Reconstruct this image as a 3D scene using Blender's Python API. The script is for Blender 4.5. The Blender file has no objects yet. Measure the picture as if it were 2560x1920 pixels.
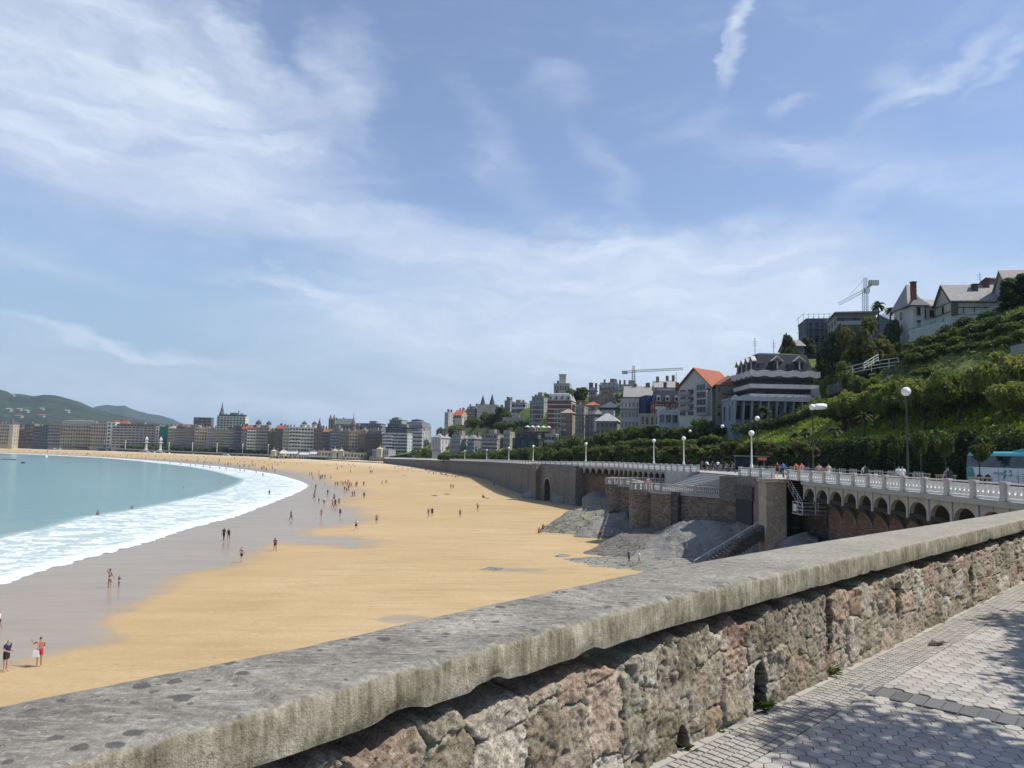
SUN_E, SKY_STR, EXPOSURE = 4.4, .10, .2
SKY_TINT = (1.27,1.27,1.38); HAZE_C = (2.55,3.85,5.2); CLOUD_C = (6.6,7.4,8.6)
HAZE_D = 6.5e-5
import bpy, bmesh, math, random
import numpy as np
from mathutils import Vector, Matrix, noise as mnoise
random.seed(7); rng = np.random.default_rng(7)
S = bpy.context.scene
C = S.collection
R = math.radians
# ------------------------------------------------------------------ camera model (photograph 2560 x 1920)
FPX, HC, ROLL, EYE = 1849.0, 1127.0, R(1.3), 1.6
PITCH = math.atan((HC-960)/FPX)
def ray(px, py):
    x = (px-1280)/FPX; y = -(py-960)/FPX
    x2 = x*math.cos(ROLL)-y*math.sin(ROLL); y2 = x*math.sin(ROLL)+y*math.cos(ROLL)
    return Vector((x2, math.cos(PITCH)-y2*math.sin(PITCH), math.sin(PITCH)+y2*math.cos(PITCH)))
def at(px, py, d):                                   # the point seen at a photo pixel, d metres ahead
    r = ray(px, py); t = d/r.y
    return Vector((r.x*t, d, EYE+r.z*t))
def at_z(px, py, z):
    r = ray(px, py); t = (z-EYE)/r.z
    return Vector((r.x*t, r.y*t, z))
def ppm(d): return FPX/d
cam = bpy.data.cameras.new('camera'); camo = bpy.data.objects.new('camera', cam); C.objects.link(camo)
cam.sensor_fit = 'HORIZONTAL'; cam.sensor_width = 36; cam.lens = FPX/2560*36; cam.clip_end = 20000; cam.clip_start = .05
camo.location = (0,0,EYE)
camo.matrix_world = Matrix.Translation((0,0,EYE)) @ Matrix.Rotation(PITCH+math.pi/2,4,'X') @ Matrix.Rotation(ROLL,4,'Z')
S.camera = camo
# ------------------------------------------------------------------ node helpers
class NT:
    def __init__(s, tree): s.t = tree; s.n = tree.nodes; s.l = tree.links
    def node(s, typ, **kw):
        n = s.n.new(typ)
        for k, v in kw.items(): setattr(n, k, v)
        return n
    def put(s, sock, v):
        if v is None: return
        if hasattr(v, 'is_output'): s.l.new(v, sock)
        elif isinstance(v, (tuple, list)):
            v = tuple(v)
            if sock.type == 'RGBA' and len(v) == 3: v = v+(1,)
            sock.default_value = v
        else: sock.default_value = v
    def math(s, op, a, b=None, c=None, clamp=False):
        n = s.node('ShaderNodeMath', operation=op, use_clamp=clamp); s.put(n.inputs[0], a); s.put(n.inputs[1], b); s.put(n.inputs[2], c)
        return n.outputs[0]
    def vmath(s, op, a, b=None, out=0):
        n = s.node('ShaderNodeVectorMath', operation=op); s.put(n.inputs[0], a); s.put(n.inputs[1], b); return n.outputs[out]
    def mix(s, f, a, b, blend='MIX'):
        n = s.node('ShaderNodeMix', data_type='RGBA', blend_type=blend); s.put(n.inputs[0], f); s.put(n.inputs[6], a); s.put(n.inputs[7], b); return n.outputs[2]
    def noise(s, vec, scale, detail=4, rough=.55, dist=0, out=0):
        n = s.node('ShaderNodeTexNoise'); s.put(n.inputs['Vector'], vec); s.put(n.inputs['Scale'], scale); s.put(n.inputs['Detail'], detail); s.put(n.inputs['Roughness'], rough); s.put(n.inputs['Distortion'], dist)
        return n.outputs[out]
    def voro(s, vec, scale, feature='F1', out='Distance', rnd=1.):
        n = s.node('ShaderNodeTexVoronoi', feature=feature); s.put(n.inputs['Vector'], vec); s.put(n.inputs['Scale'], scale); s.put(n.inputs['Randomness'], rnd)
        return n.outputs[out]
    def mapr(s, v, a, b, c=0., d=1., smooth=True):
        n = s.node('ShaderNodeMapRange', interpolation_type='SMOOTHSTEP' if smooth else 'LINEAR'); s.put(n.inputs[0], v)
        for i, x in enumerate((a,b,c,d)): s.put(n.inputs[i+1], x)
        return n.outputs[0]
    def mapping(s, vec, loc=(0,0,0), rot=(0,0,0), scale=(1,1,1), vt='POINT'):
        n = s.node('ShaderNodeMapping', vector_type=vt); s.put(n.inputs[0], vec); s.put(n.inputs['Location'], loc); s.put(n.inputs['Rotation'], rot); s.put(n.inputs['Scale'], scale)
        return n.outputs[0]
    def ramp(s, f, stops, interp='LINEAR'):
        n = s.node('ShaderNodeValToRGB'); cr = n.color_ramp; cr.interpolation = interp; s.put(n.inputs[0], f)
        while len(cr.elements) < len(stops): cr.elements.new(.5)
        for e, (p, c) in zip(cr.elements, stops): e.position = p; e.color = tuple(c)+(1,) if len(c) == 3 else c
        return n.outputs[0]
    def attr(s, name, out='Fac'):
        n = s.node('ShaderNodeAttribute', attribute_name=name); return n.outputs[out]
    def bump(s, h, strength=.3, dist=.02):
        n = s.node('ShaderNodeBump'); s.put(n.inputs['Height'], h); n.inputs['Strength'].default_value = strength; n.inputs['Distance'].default_value = dist
        return n.outputs[0]
MATS = {}
def newmat(name):
    m = bpy.data.materials.new(name); m.use_nodes = True; t = NT(m.node_tree); t.n.clear()
    o = t.node('ShaderNodeOutputMaterial'); b = t.node('ShaderNodeBsdfPrincipled'); t.l.new(b.outputs[0], o.inputs[0])
    t.obj = t.node('ShaderNodeTexCoord').outputs['Object']; t.pos = t.node('ShaderNodeNewGeometry').outputs['Position']
    t.b = b; t.o = o; b.inputs['Roughness'].default_value = .8
    return m, t
def simple(name, col, rough=.8, var=.22, scale=.6, bump=0., metal=0., fine=0., spec=.5):
    """painted / plain surface with weathered variation"""
    if name in MATS: return MATS[name]
    m, t = newmat(name)
    n = t.noise(t.pos, scale, 5, .6)
    lo = tuple(c*(1-var) for c in col); hi = tuple(min(1,c*(1+var)) for c in col)
    c = t.ramp(n, [(.25, lo), (.75, hi)])
    if fine:
        n2 = t.noise(t.mapping(t.pos, scale=(1,1,.25)), fine, 4, .7); c = t.mix(t.mapr(n2,.35,.65,0,.35), c, tuple(x*.6 for x in col))
    t.put(t.b.inputs['Base Color'], c); t.b.inputs['Roughness'].default_value = rough; t.b.inputs['Metallic'].default_value = metal
    t.b.inputs['Specular IOR Level'].default_value = spec
    if bump: t.put(t.b.inputs['Normal'], t.bump(t.noise(t.pos, scale*8, 5, .6), bump, .05))
    MATS[name] = m; return m
def wallmat(col):                                     # facade paint / stone, cached by colour
    k = 'facade_%02x%02x%02x' % tuple(int(c*255) for c in col)
    return simple(k, tuple(c*.86 for c in col), .85, .14, .25, fine=1.3)
def roofmat(col):
    k = 'roof_%02x%02x%02x' % tuple(int(c*255) for c in col)
    if k in MATS: return MATS[k]
    m, t = newmat(k); n = t.noise(t.pos, 1.2, 5, .7)
    w = t.node('ShaderNodeTexWave', wave_type='BANDS', bands_direction='Z'); t.put(w.inputs['Vector'], t.pos); w.inputs['Scale'].default_value = 1.3; w.inputs['Distortion'].default_value = 1
    c = t.ramp(n, [(.25, tuple(x*.7 for x in col)), (.75, tuple(min(1,x*1.2) for x in col))])
    c = t.mix(t.math('MULTIPLY', w.outputs[0], .25), c, tuple(x*.55 for x in col))
    t.put(t.b.inputs['Base Color'], c); MATS[k] = m; return m
def leafmat(name, cols, trans=.35):
    if name in MATS: return MATS[name]
    m, t = newmat(name); oi = t.node('ShaderNodeObjectInfo').outputs['Random']
    n = t.noise(t.pos, .9, 3, .6); n2 = t.noise(t.pos, 6., 2, .6)
    f = t.math('ADD', t.math('MULTIPLY', n, .6), t.math('ADD', t.math('MULTIPLY', n2, .45), t.math('MULTIPLY', t.math('SUBTRACT', oi, .5), .25)))
    k = len(cols); c = t.ramp(f, [(.3+.45*i/(k-1), x) for i, x in enumerate(cols)])
    t.put(t.b.inputs['Base Color'], c); t.b.inputs['Roughness'].default_value = .65; t.b.inputs['Specular IOR Level'].default_value = .25
    tr = t.node('ShaderNodeBsdfTranslucent'); t.put(tr.inputs[0], t.mix(.5, c, (.16,.2,.02)))
    mx = t.node('ShaderNodeMixShader'); mx.inputs[0].default_value = trans; t.l.new(t.b.outputs[0], mx.inputs[1]); t.l.new(tr.outputs[0], mx.inputs[2]); t.l.new(mx.outputs[0], t.o.inputs[0])
    MATS[name] = m; return m
def rubble(name, cols, mortar, scale=2.2, mw=.06, squash=(1,1,1.7), bump=.8, stain=.45):
    """irregular coursed masonry: one stone per voronoi cell"""
    if name in MATS: return MATS[name]
    m, t = newmat(name)
    v = t.mapping(t.pos, scale=squash)
    vv = t.vmath('ADD', v, t.mapping(t.noise(t.pos, 1.5, 2, .5, out=1), scale=(.25,.25,.25)))
    cell = t.voro(vv, scale, 'F1', 'Color'); edge = t.voro(vv, scale, 'DISTANCE_TO_EDGE', 'Distance')
    sep = t.node('ShaderNodeSeparateColor'); t.l.new(cell, sep.inputs[0])
    k = len(cols); c = t.ramp(sep.outputs[0], [(i/max(1,k-1), x) for i, x in enumerate(cols)])
    n = t.noise(t.pos, 7, 5, .7); c = t.mix(t.mapr(n,.3,.7,0,.5), c, tuple(x*.45 for x in cols[0]))
    c = t.mix(t.mapr(edge, mw*.4, mw, 1, 0), c, mortar)
    st = t.noise(t.mapping(t.pos, scale=(.5,.5,.12)), 1.0, 4, .65); c = t.mix(t.mapr(st,.45,.75,0,stain), c, (.05,.048,.04))
    t.put(t.b.inputs['Base Color'], c); t.b.inputs['Roughness'].default_value = .9
    h = t.math('ADD', t.mapr(edge, 0, mw*1.6, 0, 1), t.math('MULTIPLY', n, .5)); t.put(t.b.inputs['Normal'], t.bump(h, bump, .08))
    MATS[name] = m; return m
# ------------------------------------------------------------------ mesh helpers
class MB:
    def __init__(s): s.v = []; s.f = []; s.m = []; s.cur = 0
    def add(s, vs, fs, mi=None):
        o = len(s.v); s.v += [tuple(v) for v in vs]; s.f += [tuple(i+o for i in f) for f in fs]; s.m += [s.cur if mi is None else mi]*len(fs); return s
    def box(s, c, size, mi=None, rz=0., top=None):
        x, y, z = (k/2 for k in size); tx, ty = (x, y) if top is None else (top[0]/2, top[1]/2)
        vs = [(-x,-y,-z),(x,-y,-z),(x,y,-z),(-x,y,-z),(-tx,-ty,z),(tx,-ty,z),(tx,ty,z),(-tx,ty,z)]
        cr, sr = math.cos(rz), math.sin(rz)
        vs = [(c[0]+a*cr-b*sr, c[1]+a*sr+b*cr, c[2]+d) for a,b,d in vs]
        return s.add(vs, [(0,3,2,1),(4,5,6,7),(0,1,5,4),(1,2,6,5),(2,3,7,6),(3,0,4,7)], mi)
    def prism(s, poly, z0, z1, mi=None, top=None):
        n = len(poly); t = top or poly
        vs = [(p[0],p[1],z0) for p in poly]+[(p[0],p[1],z1) for p in t]
        return s.add(vs, [tuple(range(n-1,-1,-1)), tuple(range(n,2*n))]+[(i,(i+1)%n,n+(i+1)%n,n+i) for i in range(n)], mi)
    def prism_y(s, poly, y0, y1, mi=None):            # polygon in x-z, extruded along y
        n = len(poly); vs = [(p[0],y0,p[1]) for p in poly]+[(p[0],y1,p[1]) for p in poly]
        return s.add(vs, [tuple(range(n)), tuple(range(2*n-1,n-1,-1))]+[((i+1)%n,i,n+i,n+(i+1)%n) for i in range(n)], mi)
    def prism_x(s, poly, x0, x1, mi=None):            # polygon in y-z, extruded along x
        n = len(poly); vs = [(x0,p[0],p[1]) for p in poly]+[(x1,p[0],p[1]) for p in poly]
        return s.add(vs, [tuple(range(n-1,-1,-1)), tuple(range(n,2*n))]+[(i,(i+1)%n,n+(i+1)%n,n+i) for i in range(n)], mi)
    def tube(s, path, rad, n=6, mi=None, cap=True):
        path = [Vector(p) for p in path]; k = len(path)
        if not hasattr(rad, '__len__'): rad = [rad]*k
        vs = []
        for i, p in enumerate(path):
            d = (path[min(i+1,k-1)]-path[max(i-1,0)]).normalized()
            a = d.cross(Vector((0,0,1)) if abs(d.z) < .9 else Vector((1,0,0))).normalized(); b = d.cross(a)
            vs += [p+(a*math.cos(2*math.pi*j/n)+b*math.sin(2*math.pi*j/n))*rad[i] for j in range(n)]
        fs = [(i*n+j, i*n+(j+1)%n, (i+1)*n+(j+1)%n, (i+1)*n+j) for i in range(k-1) for j in range(n)]
        if cap: fs += [tuple(range(n-1,-1,-1)), tuple(range((k-1)*n, k*n))]
        return s.add(vs, fs, mi)
    def lathe(s, prof, n=16, c=(0,0,0), mi=None):     # profile [(r,z)]
        vs = [(c[0]+r*math.cos(2*math.pi*j/n), c[1]+r*math.sin(2*math.pi*j/n), c[2]+z) for r, z in prof for j in range(n)]
        k = len(prof); fs = [(i*n+j, i*n+(j+1)%n, (i+1)*n+(j+1)%n, (i+1)*n+j) for i in range(k-1) for j in range(n)]
        fs += [tuple(range(n-1,-1,-1)), tuple(range((k-1)*n, k*n))]
        return s.add(vs, fs, mi)
    def sphere(s, c, r, mi=None, n=12, sq=1.):
        return s.lathe([(max(.001,r*math.sin(math.pi*i/8)), -r*sq*math.cos(math.pi*i/8)) for i in range(9)], n, c, mi)
    def mesh(s, name, mats, smooth=False):
        me = bpy.data.meshes.new(name); me.from_pydata(s.v, [], s.f)
        for m in (mats if isinstance(mats, (list,tuple)) else [mats]): me.materials.append(m)
        if any(s.m): me.polygons.foreach_set('material_index', s.m)
        if smooth: me.polygons.foreach_set('use_smooth', [True]*len(me.polygons))
        me.update(); return me
    def build(s, name, mats, parent=None, smooth=False, loc=None, rz=0.):
        return link(name, s.mesh(name, mats, smooth), parent, loc, rz)
def link(name, me, parent=None, loc=None, rz=0.):
    o = bpy.data.objects.new(name, me); C.objects.link(o)
    if parent is not None: o.parent = parent
    if loc is not None: o.location = loc
    if rz: o.rotation_euler = (0,0,rz)
    return o
def tag(o, label=None, cat=None, group=None, kind=None):
    for k, v in (('label',label),('category',cat),('group',group),('kind',kind)):
        if v: o[k] = v
    return o
def empty(name, loc, label, cat, group=None, rz=0.):
    o = bpy.data.objects.new(name, None); C.objects.link(o); o.location = loc; o.rotation_euler = (0,0,rz); o.empty_display_size = .2
    return tag(o, label, cat, group)
def copy_tree(o, parent=None):
    c = o.copy(); C.objects.link(c)
    if parent is not None: c.parent = parent
    for ch in list(o.children): copy_tree(ch, c)
    return c
def npmesh(name, co, faces, mats, smooth=True, attrs=None, colors=None):
    """fast mesh from numpy: co (n,3), faces (m,4) or (m,3)"""
    me = bpy.data.meshes.new(name); co = np.asarray(co, np.float32); faces = np.asarray(faces, np.int32); k = faces.shape[1]
    me.vertices.add(len(co)); me.vertices.foreach_set('co', co.ravel()); me.loops.add(faces.size); me.loops.foreach_set('vertex_index', faces.ravel())
    me.polygons.add(len(faces)); me.polygons.foreach_set('loop_start', np.arange(0, faces.size, k, dtype=np.int32)); me.polygons.foreach_set('loop_total', np.full(len(faces), k, np.int32))
    for m in (mats if isinstance(mats, (list,tuple)) else [mats]): me.materials.append(m)
    for n, a in (attrs or {}).items():
        at_ = me.attributes.new(n, 'FLOAT', 'POINT'); at_.data.foreach_set('value', np.asarray(a, np.float32))
    for n, a in (colors or {}).items():
        at_ = me.attributes.new(n, 'FLOAT_COLOR', 'POINT'); at_.data.foreach_set('color', np.asarray(a, np.float32).ravel())
    me.update(calc_edges=True); me.validate()
    if smooth: me.polygons.foreach_set('use_smooth', [True]*len(me.polygons))
    return me
def gridfaces(nr, nc):
    i = np.arange(nr-1)[:,None]*nc+np.arange(nc-1)[None,:]
    return np.stack([i, i+1, i+nc+1, i+nc], -1).reshape(-1,4)
def vnoise(x, y, z=0., octv=4, seed=0):
    """cheap value-noise fbm, numpy"""
    x = np.asarray(x, float); y = np.asarray(y, float); out = np.zeros(np.broadcast(x,y).shape); amp = .5; fr = 1.
    def h(i, j, k): 
        n = np.sin(i*127.1+j*311.7+k*74.7+seed*17.3)*43758.5453; return n-np.floor(n)
    for o in range(octv):
        X = x*fr; Y = y*fr; i = np.floor(X); j = np.floor(Y); u = X-i; v = Y-j; u = u*u*(3-2*u); v = v*v*(3-2*v)
        out = out+amp*((h(i,j,o)*(1-u)+h(i+1,j,o)*u)*(1-v)+(h(i,j+1,o)*(1-u)+h(i+1,j+1,o)*u)*v); amp *= .5; fr *= 2.03
    return out-.47
# ================================================================== SKY, SUN
SUN_EL, SUN_AZ = R(54), R(97)                        # azimuth from +Y (view direction) towards +X
sun_dir = Vector((math.sin(SUN_AZ)*math.cos(SUN_EL), math.cos(SUN_AZ)*math.cos(SUN_EL), math.sin(SUN_EL)))
L = bpy.data.lights.new('sun', 'SUN'); L.energy = SUN_E; L.angle = R(.5); L.color = (1,.955,.88)
lo = bpy.data.objects.new('sun', L); C.objects.link(lo); lo.rotation_euler = sun_dir.to_track_quat('Z','Y').to_euler(); lo.location = (60,-20,90)
wd = bpy.data.worlds.new('World'); S.world = wd; wd.use_nodes = True
w = NT(wd.node_tree); w.n.clear()
wo = w.node('ShaderNodeOutputWorld'); bg = w.node('ShaderNodeBackground'); w.l.new(bg.outputs[0], wo.inputs[0]); bg.inputs[1].default_value = SKY_STR
sky = w.node('ShaderNodeTexSky', sky_type='NISHITA'); sky.sun_disc = False; sky.sun_elevation = SUN_EL; sky.sun_rotation = SUN_AZ
sky.air_density = 1.0; sky.dust_density = .6; sky.ozone_density = 2.0; sky.altitude = 0
dirv = w.node('ShaderNodeTexCoord').outputs['Generated']
sx = w.node('ShaderNodeSeparateXYZ'); w.l.new(dirv, sx.inputs[0])
az = w.math('ARCTAN2', sx.outputs[0], sx.outputs[1]); el = w.math('ARCSINE', sx.outputs[2])
cmb = w.node('ShaderNodeCombineXYZ'); w.put(cmb.inputs[0], az); w.put(cmb.inputs[1], el); uv0 = cmb.outputs[0]
def cvec(v, k): return w.mapping(v, scale=(k,k,k))
warp = w.vmath('SUBTRACT', w.noise(w.mapping(uv0, scale=(1,1.6,1)), 3.2, 5, .6, out=1), (.5,.5,.5))
uv = w.vmath('ADD', uv0, cvec(warp, .16))
warp2 = w.vmath('SUBTRACT', w.noise(w.mapping(uv0, rot=(0,0,.35), scale=(2.2,9,1)), 2.6, 6, .62, out=1), (.5,.5,.5))
uv = w.vmath('ADD', uv, cvec(warp2, .07))
def azel(px, py):
    r = ray(px, py).normalized(); return math.atan2(r.x, r.y), math.asin(r.z)
def blob(px, py, rx, ry, ang, inner=.0, k=1.0):       # soft elliptical veil; sizes in photo pixels, angle clockwise on the photo
    a, e = azel(px, py)
    m = w.mapping(w.vmath('SUBTRACT', uv, (a,e,0)), rot=(0,0,R(ang)), scale=(1,1,0))
    m = w.mapping(m, scale=(FPX/rx, FPX/ry, 0)); d = w.vmath('LENGTH', m, out=1)
    return w.math('MULTIPLY', w.mapr(d, inner, 1.0, 1, 0), min(.85,k*1.3))
acc = None
BL = [(60,130,900,420,12,.05,.62),(420,250,620,250,18,.1,.45),(640,110,330,75,33,.0,.55),(840,190,190,60,60,.0,.40),(560,265,330,75,20,.0,.35),(880,150,120,170,0,.2,.3),
      (300,470,700,110,13,.05,.45),(820,560,640,110,13,.1,.5),(1250,640,620,120,7,.1,.55),(1620,640,620,110,0,.1,.6),(1500,760,900,190,0,.1,.5),(1700,900,1100,230,0,.05,.55),(2250,760,700,120,-6,.1,.35),(1900,760,800,260,3,.0,.5),(150,60,500,200,8,.1,.35),(1150,850,900,160,2,.0,.4),
      (730,735,300,28,9,.0,.4),(880,800,240,40,14,.0,.38),(330,855,420,30,6,.0,.45),(100,640,380,50,9,.0,.2),(900,1020,1900,160,2,.0,.40),
      (1830,70,40,190,12,.0,.55),(1795,130,16,70,8,.0,.35),(2330,165,230,42,-24,.0,.55),(2260,150,90,70,40,.0,.35),(2500,110,130,26,-32,.0,.4),
      (1390,215,130,70,-20,.0,.22),(1500,420,60,210,-40,.0,.22),(1250,400,70,300,-48,.0,.18),(1720,330,200,50,-10,.0,.18),(2010,230,90,30,-20,.0,.25),(2100,500,200,70,-30,.0,.28),(1930,360,330,60,5,.0,.18),(2400,420,500,120,15,.0,.2)]
for b in BL:
    o = blob(*b); acc = o if acc is None else w.math('ADD', w.math('MULTIPLY', acc, w.math('SUBTRACT', 1., o)), o)
st1 = w.noise(w.mapping(uv, rot=(0,0,R(14)), scale=(1.2,7,1)), 2.6, 7, .6)
st2 = w.noise(w.mapping(uv, rot=(0,0,R(30)), scale=(1.5,4,1)), 6., 6, .65)
tex = w.math('ADD', w.math('MULTIPLY', w.mapr(st1,.3,.72), .62), w.math('MULTIPLY', w.mapr(st2,.32,.7), .38))
thin = w.math('MULTIPLY', w.math('MULTIPLY', w.mapr(st1,.46,.8), .22), w.mapr(st2,.3,.7))
cl = w.math('ADD', w.math('MULTIPLY', acc, w.math('ADD', .52, w.math('MULTIPLY', tex, .66))), thin, clamp=True)
cl = w.math('MULTIPLY', w.math('ADD', w.math('MULTIPLY', cl, .90), .10), w.mapr(el, -.01, .03))
hz = w.mapr(el, .36, .02, 0, .88)                    # pale air low over the horizon
skyc = w.mix(1., sky.outputs[0], SKY_TINT, 'MULTIPLY')
skyc = w.mix(hz, skyc, HAZE_C)
skyc = w.mix(w.math('MULTIPLY', cl, .95), skyc, CLOUD_C)
w.l.new(skyc, bg.inputs[0])
S.view_settings.view_transform = 'Standard'; S.view_settings.look = 'None'; S.view_settings.gamma = 1; S.view_settings.use_curve_mapping = False
S.view_settings.exposure = EXPOSURE
S.cycles.use_denoising = True; S.cycles.max_bounces = 6; S.cycles.diffuse_bounces = 3; S.cycles.glossy_bounces = 3; S.cycles.transmission_bounces = 3; S.cycles.transparent_max_bounces = 6; S.cycles.caustics_reflective = False; S.cycles.caustics_refractive = False
# ================================================================== SHORE GEOMETRY
SEA = -11.6
SHORE_PX = [(-200,1500),(0,1458),(90,1427),(253,1384),(362,1355),(470,1320),(579,1293),(669,1259),(723,1239),(757,1223),(767,1214),(752,1205),(723,1196),(687,1186),(615,1175),(542,1166),(452,1158),(362,1150.5),(253,1143),(145,1138),(0,1132),(-200,1124)]
FOAM_PX = [(-200,1395),(0,1337),(90,1320),(181,1293),(325,1272),(470,1243),(542,1225),(590,1207),(600,1198),(565,1188),(520,1176),(470,1167),(420,1161),(330,1151.5),(253,1144.6),(145,1139.3),(0,1133),(-200,1125)]
WET_PX = [(-260,1790),(40,1694),(63,1676),(149,1656),(235,1622),(267,1568),(316,1545),(393,1509),(434,1478),(481,1445),(579,1427),(644,1395),(669,1366),(700,1362),(775,1374),(880,1382),(950,1374),(962,1362),(900,1352),(800,1345),(762,1338),(789,1332),(849,1327),(909,1312),(930,1303),(903,1275),(850,1266),(856,1251),(880,1240),(897,1230),(880,1222),(831,1206),(795,1194),(771,1184),(730,1178),(670,1172),(640,1169),(590,1163),(546,1157),(465,1152),(362,1146.5),(253,1140.5),(145,1136),(0,1130.5),(-200,1122.5)]
def pl(px): return np.array([at_z(x, y, SEA)[:2] for x, y in px])
shore = pl(SHORE_PX); foam = pl(FOAM_PX); wetl = pl(WET_PX)
def dist_poly(P, poly, closed=False):
    P = np.asarray(P, float); best = np.full(len(P), 1e18)
    pts = poly if not closed else np.vstack([poly, poly[:1]])
    for a, b in zip(pts[:-1], pts[1:]):
        d = b-a; t = np.clip(((P-a)@d)/max(1e-9,d@d), 0, 1); q = a+t[:,None]*d; best = np.minimum(best, ((P-q)**2).sum(1))
    return np.sqrt(best)
def inside(P, poly):
    P = np.asarray(P, float); x, y = P[:,0], P[:,1]; r = np.zeros(len(P), bool); n = len(poly)
    for i in range(n):
        a, b = poly[i], poly[(i+1)%n]
        c = (a[1] > y) != (b[1] > y); r ^= c & (x < (b[0]-a[0])*(y-a[1])/(b[1]-a[1]+1e-12)+a[0])
    return r
sea_poly = np.vstack([shore, [[-2500, shore[-1][1]+30], [-2500, shore[0][1]-40]]])
def sdist(P): d = dist_poly(P, shore); return np.where(inside(P, sea_poly), -d, d)     # >0 on the beach
def sand_z(P): d = sdist(P); return SEA+np.minimum(.02*np.maximum(d, -30), 4.2)
def sand_pt(px, py):                                   # photo pixel -> point on the sand
    z = SEA
    for _ in range(14):
        p = at_z(px, py, z); z = .5*z+.5*float(sand_z([p[:2]])[0])
    p = at_z(px, py, z); return p
# sand sheet: polar grid round the camera's foot, fine where it shows large
pxs = np.concatenate([np.arange(-500,-60,40), np.arange(-60,1700,4), np.arange(1700,3000,60)])
pys = np.concatenate([np.arange(1116,1260,1.0), np.arange(1260,1760,2.5), 1760*np.exp(np.linspace(.01,1.6,24))])
co = []
for y in pys:
    for x in pxs: 
        r = (x-1280)/FPX; d = 12.6*FPX/max(2.,(y-1113.)); co.append((r*d, d))
co = np.array(co); zz = sand_z(co); D = sdist(co)
zz += vnoise(co[:,0]*.12, co[:,1]*.12, seed=3)*.12*np.clip(D/30,0,1)
# wetness
wet_poly = np.vstack([wetl, shore[::-1]]); 
dw = dist_poly(co, wetl); inw = inside(co, wet_poly) | (D < 2)
sw = np.where(inw, dw, -dw)+vnoise(co[:,0]*.22, co[:,1]*.22, seed=5)*5.0+vnoise(co[:,0]*.05, co[:,1]*.05, seed=6)*6*np.clip(co[:,1]/200,0,1)
scale = np.clip(co[:,1]/60, .8, 6); wetv = np.clip(sw/(1.4*scale)*.5+.5, 0, 1); wetv = np.where(D<0, 1, wetv)
damp = np.clip((sw+9*scale)/(9*scale), 0, 1)*.6
for px_, py_, rx_, ry_ in ((1010,1548,60,9),(1290,1424,70,4)):      # shallow pools left by the tide
    q = sand_pt(px_, py_); s_ = ppm(q.y); e = ((co[:,0]-q.x)/(rx_/s_))**2+((co[:,1]-q.y)/(ry_/s_*q.y/12))**2
    wetv = np.maximum(wetv, np.clip(1.6-e, 0, .8))
m, t = newmat('beach_sand')
wv = t.attr('wet'); dv = t.attr('damp')
n1 = t.noise(t.pos, .035, 4, .6); n2 = t.noise(t.mapping(t.pos, scale=(.6,2.2,1)), .22, 5, .6); n3 = t.noise(t.pos, 3.5, 4, .7)
dry = t.ramp(t.math('ADD', t.math('MULTIPLY', n1, .5), t.math('MULTIPLY', n2, .5)), [(.35,(.395,.285,.145)),(.5,(.465,.342,.182)),(.65,(.525,.395,.225))])
dry = t.mix(t.mapr(n3,.35,.7,0,.30), dry, (.33,.225,.12))
n5 = t.noise(t.mapping(t.pos, rot=(0,0,.12), scale=(.05,.9,1)), 1., 6, .7); dry = t.mix(t.mapr(n5,.56,.64,0,.30), dry, (.30,.215,.125)); n6 = t.noise(t.pos, .75, 5, .75); dry = t.mix(t.mapr(n6,.58,.72,0,.35), dry, (.31,.215,.115)); dry = t.mix(t.mapr(n6,.42,.28,0,.3), dry, (.62,.49,.31))
fpv = t.voro(t.vmath('ADD', t.mapping(t.pos, scale=(1,1,0)), t.mapping(t.noise(t.pos, .6, 3, .6, out=1), scale=(1.2,1.2,0))), 1.35, 'F1', 'Distance'); fpm = t.math('MULTIPLY', t.mapr(fpv, .20, .09), t.mapr(t.noise(t.mapping(t.pos, rot=(0,0,.4), scale=(.5,1,1)), .16, 4, .6), .47, .58)); dry = t.mix(t.math('MULTIPLY', fpm, .42), dry, (.24,.165,.085))
yy = t.node('ShaderNodeSeparateXYZ'); t.l.new(t.pos, yy.inputs[0]); dry = t.mix(t.attr('upper'), dry, (.62,.52,.37))
dry = t.mix(t.math('MULTIPLY', dv, .8), dry, (.43,.30,.155))
wetc = t.ramp(n2, [(.3,(.28,.215,.14)),(.7,(.34,.265,.178))])
t.put(t.b.inputs['Base Color'], t.mix(wv, dry, wetc))
t.put(t.b.inputs['Roughness'], t.math('SUBTRACT', .85, t.math('MULTIPLY', wv, .60)))
t.put(t.b.inputs['Specular IOR Level'], t.math('ADD', .12, t.math('MULTIPLY', wv, .13)))
t.put(t.b.inputs['Normal'], t.bump(t.math('MULTIPLY', t.math('ADD', n3, t.math('MULTIPLY', n2, 1.5)), t.math('SUBTRACT', 1., t.math('MULTIPLY', wv, .985))), .5, .06))
upper = np.clip((D-70)/60, 0, 1)*np.clip((co[:,1]-240)/150, 0, 1)*.9
me = npmesh('sand', np.column_stack([co, zz]), gridfaces(len(pys), len(pxs)), m, True, {'wet': wetv, 'damp': damp, 'upper': upper})
tag(link('sand', me), kind='structure')
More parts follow.
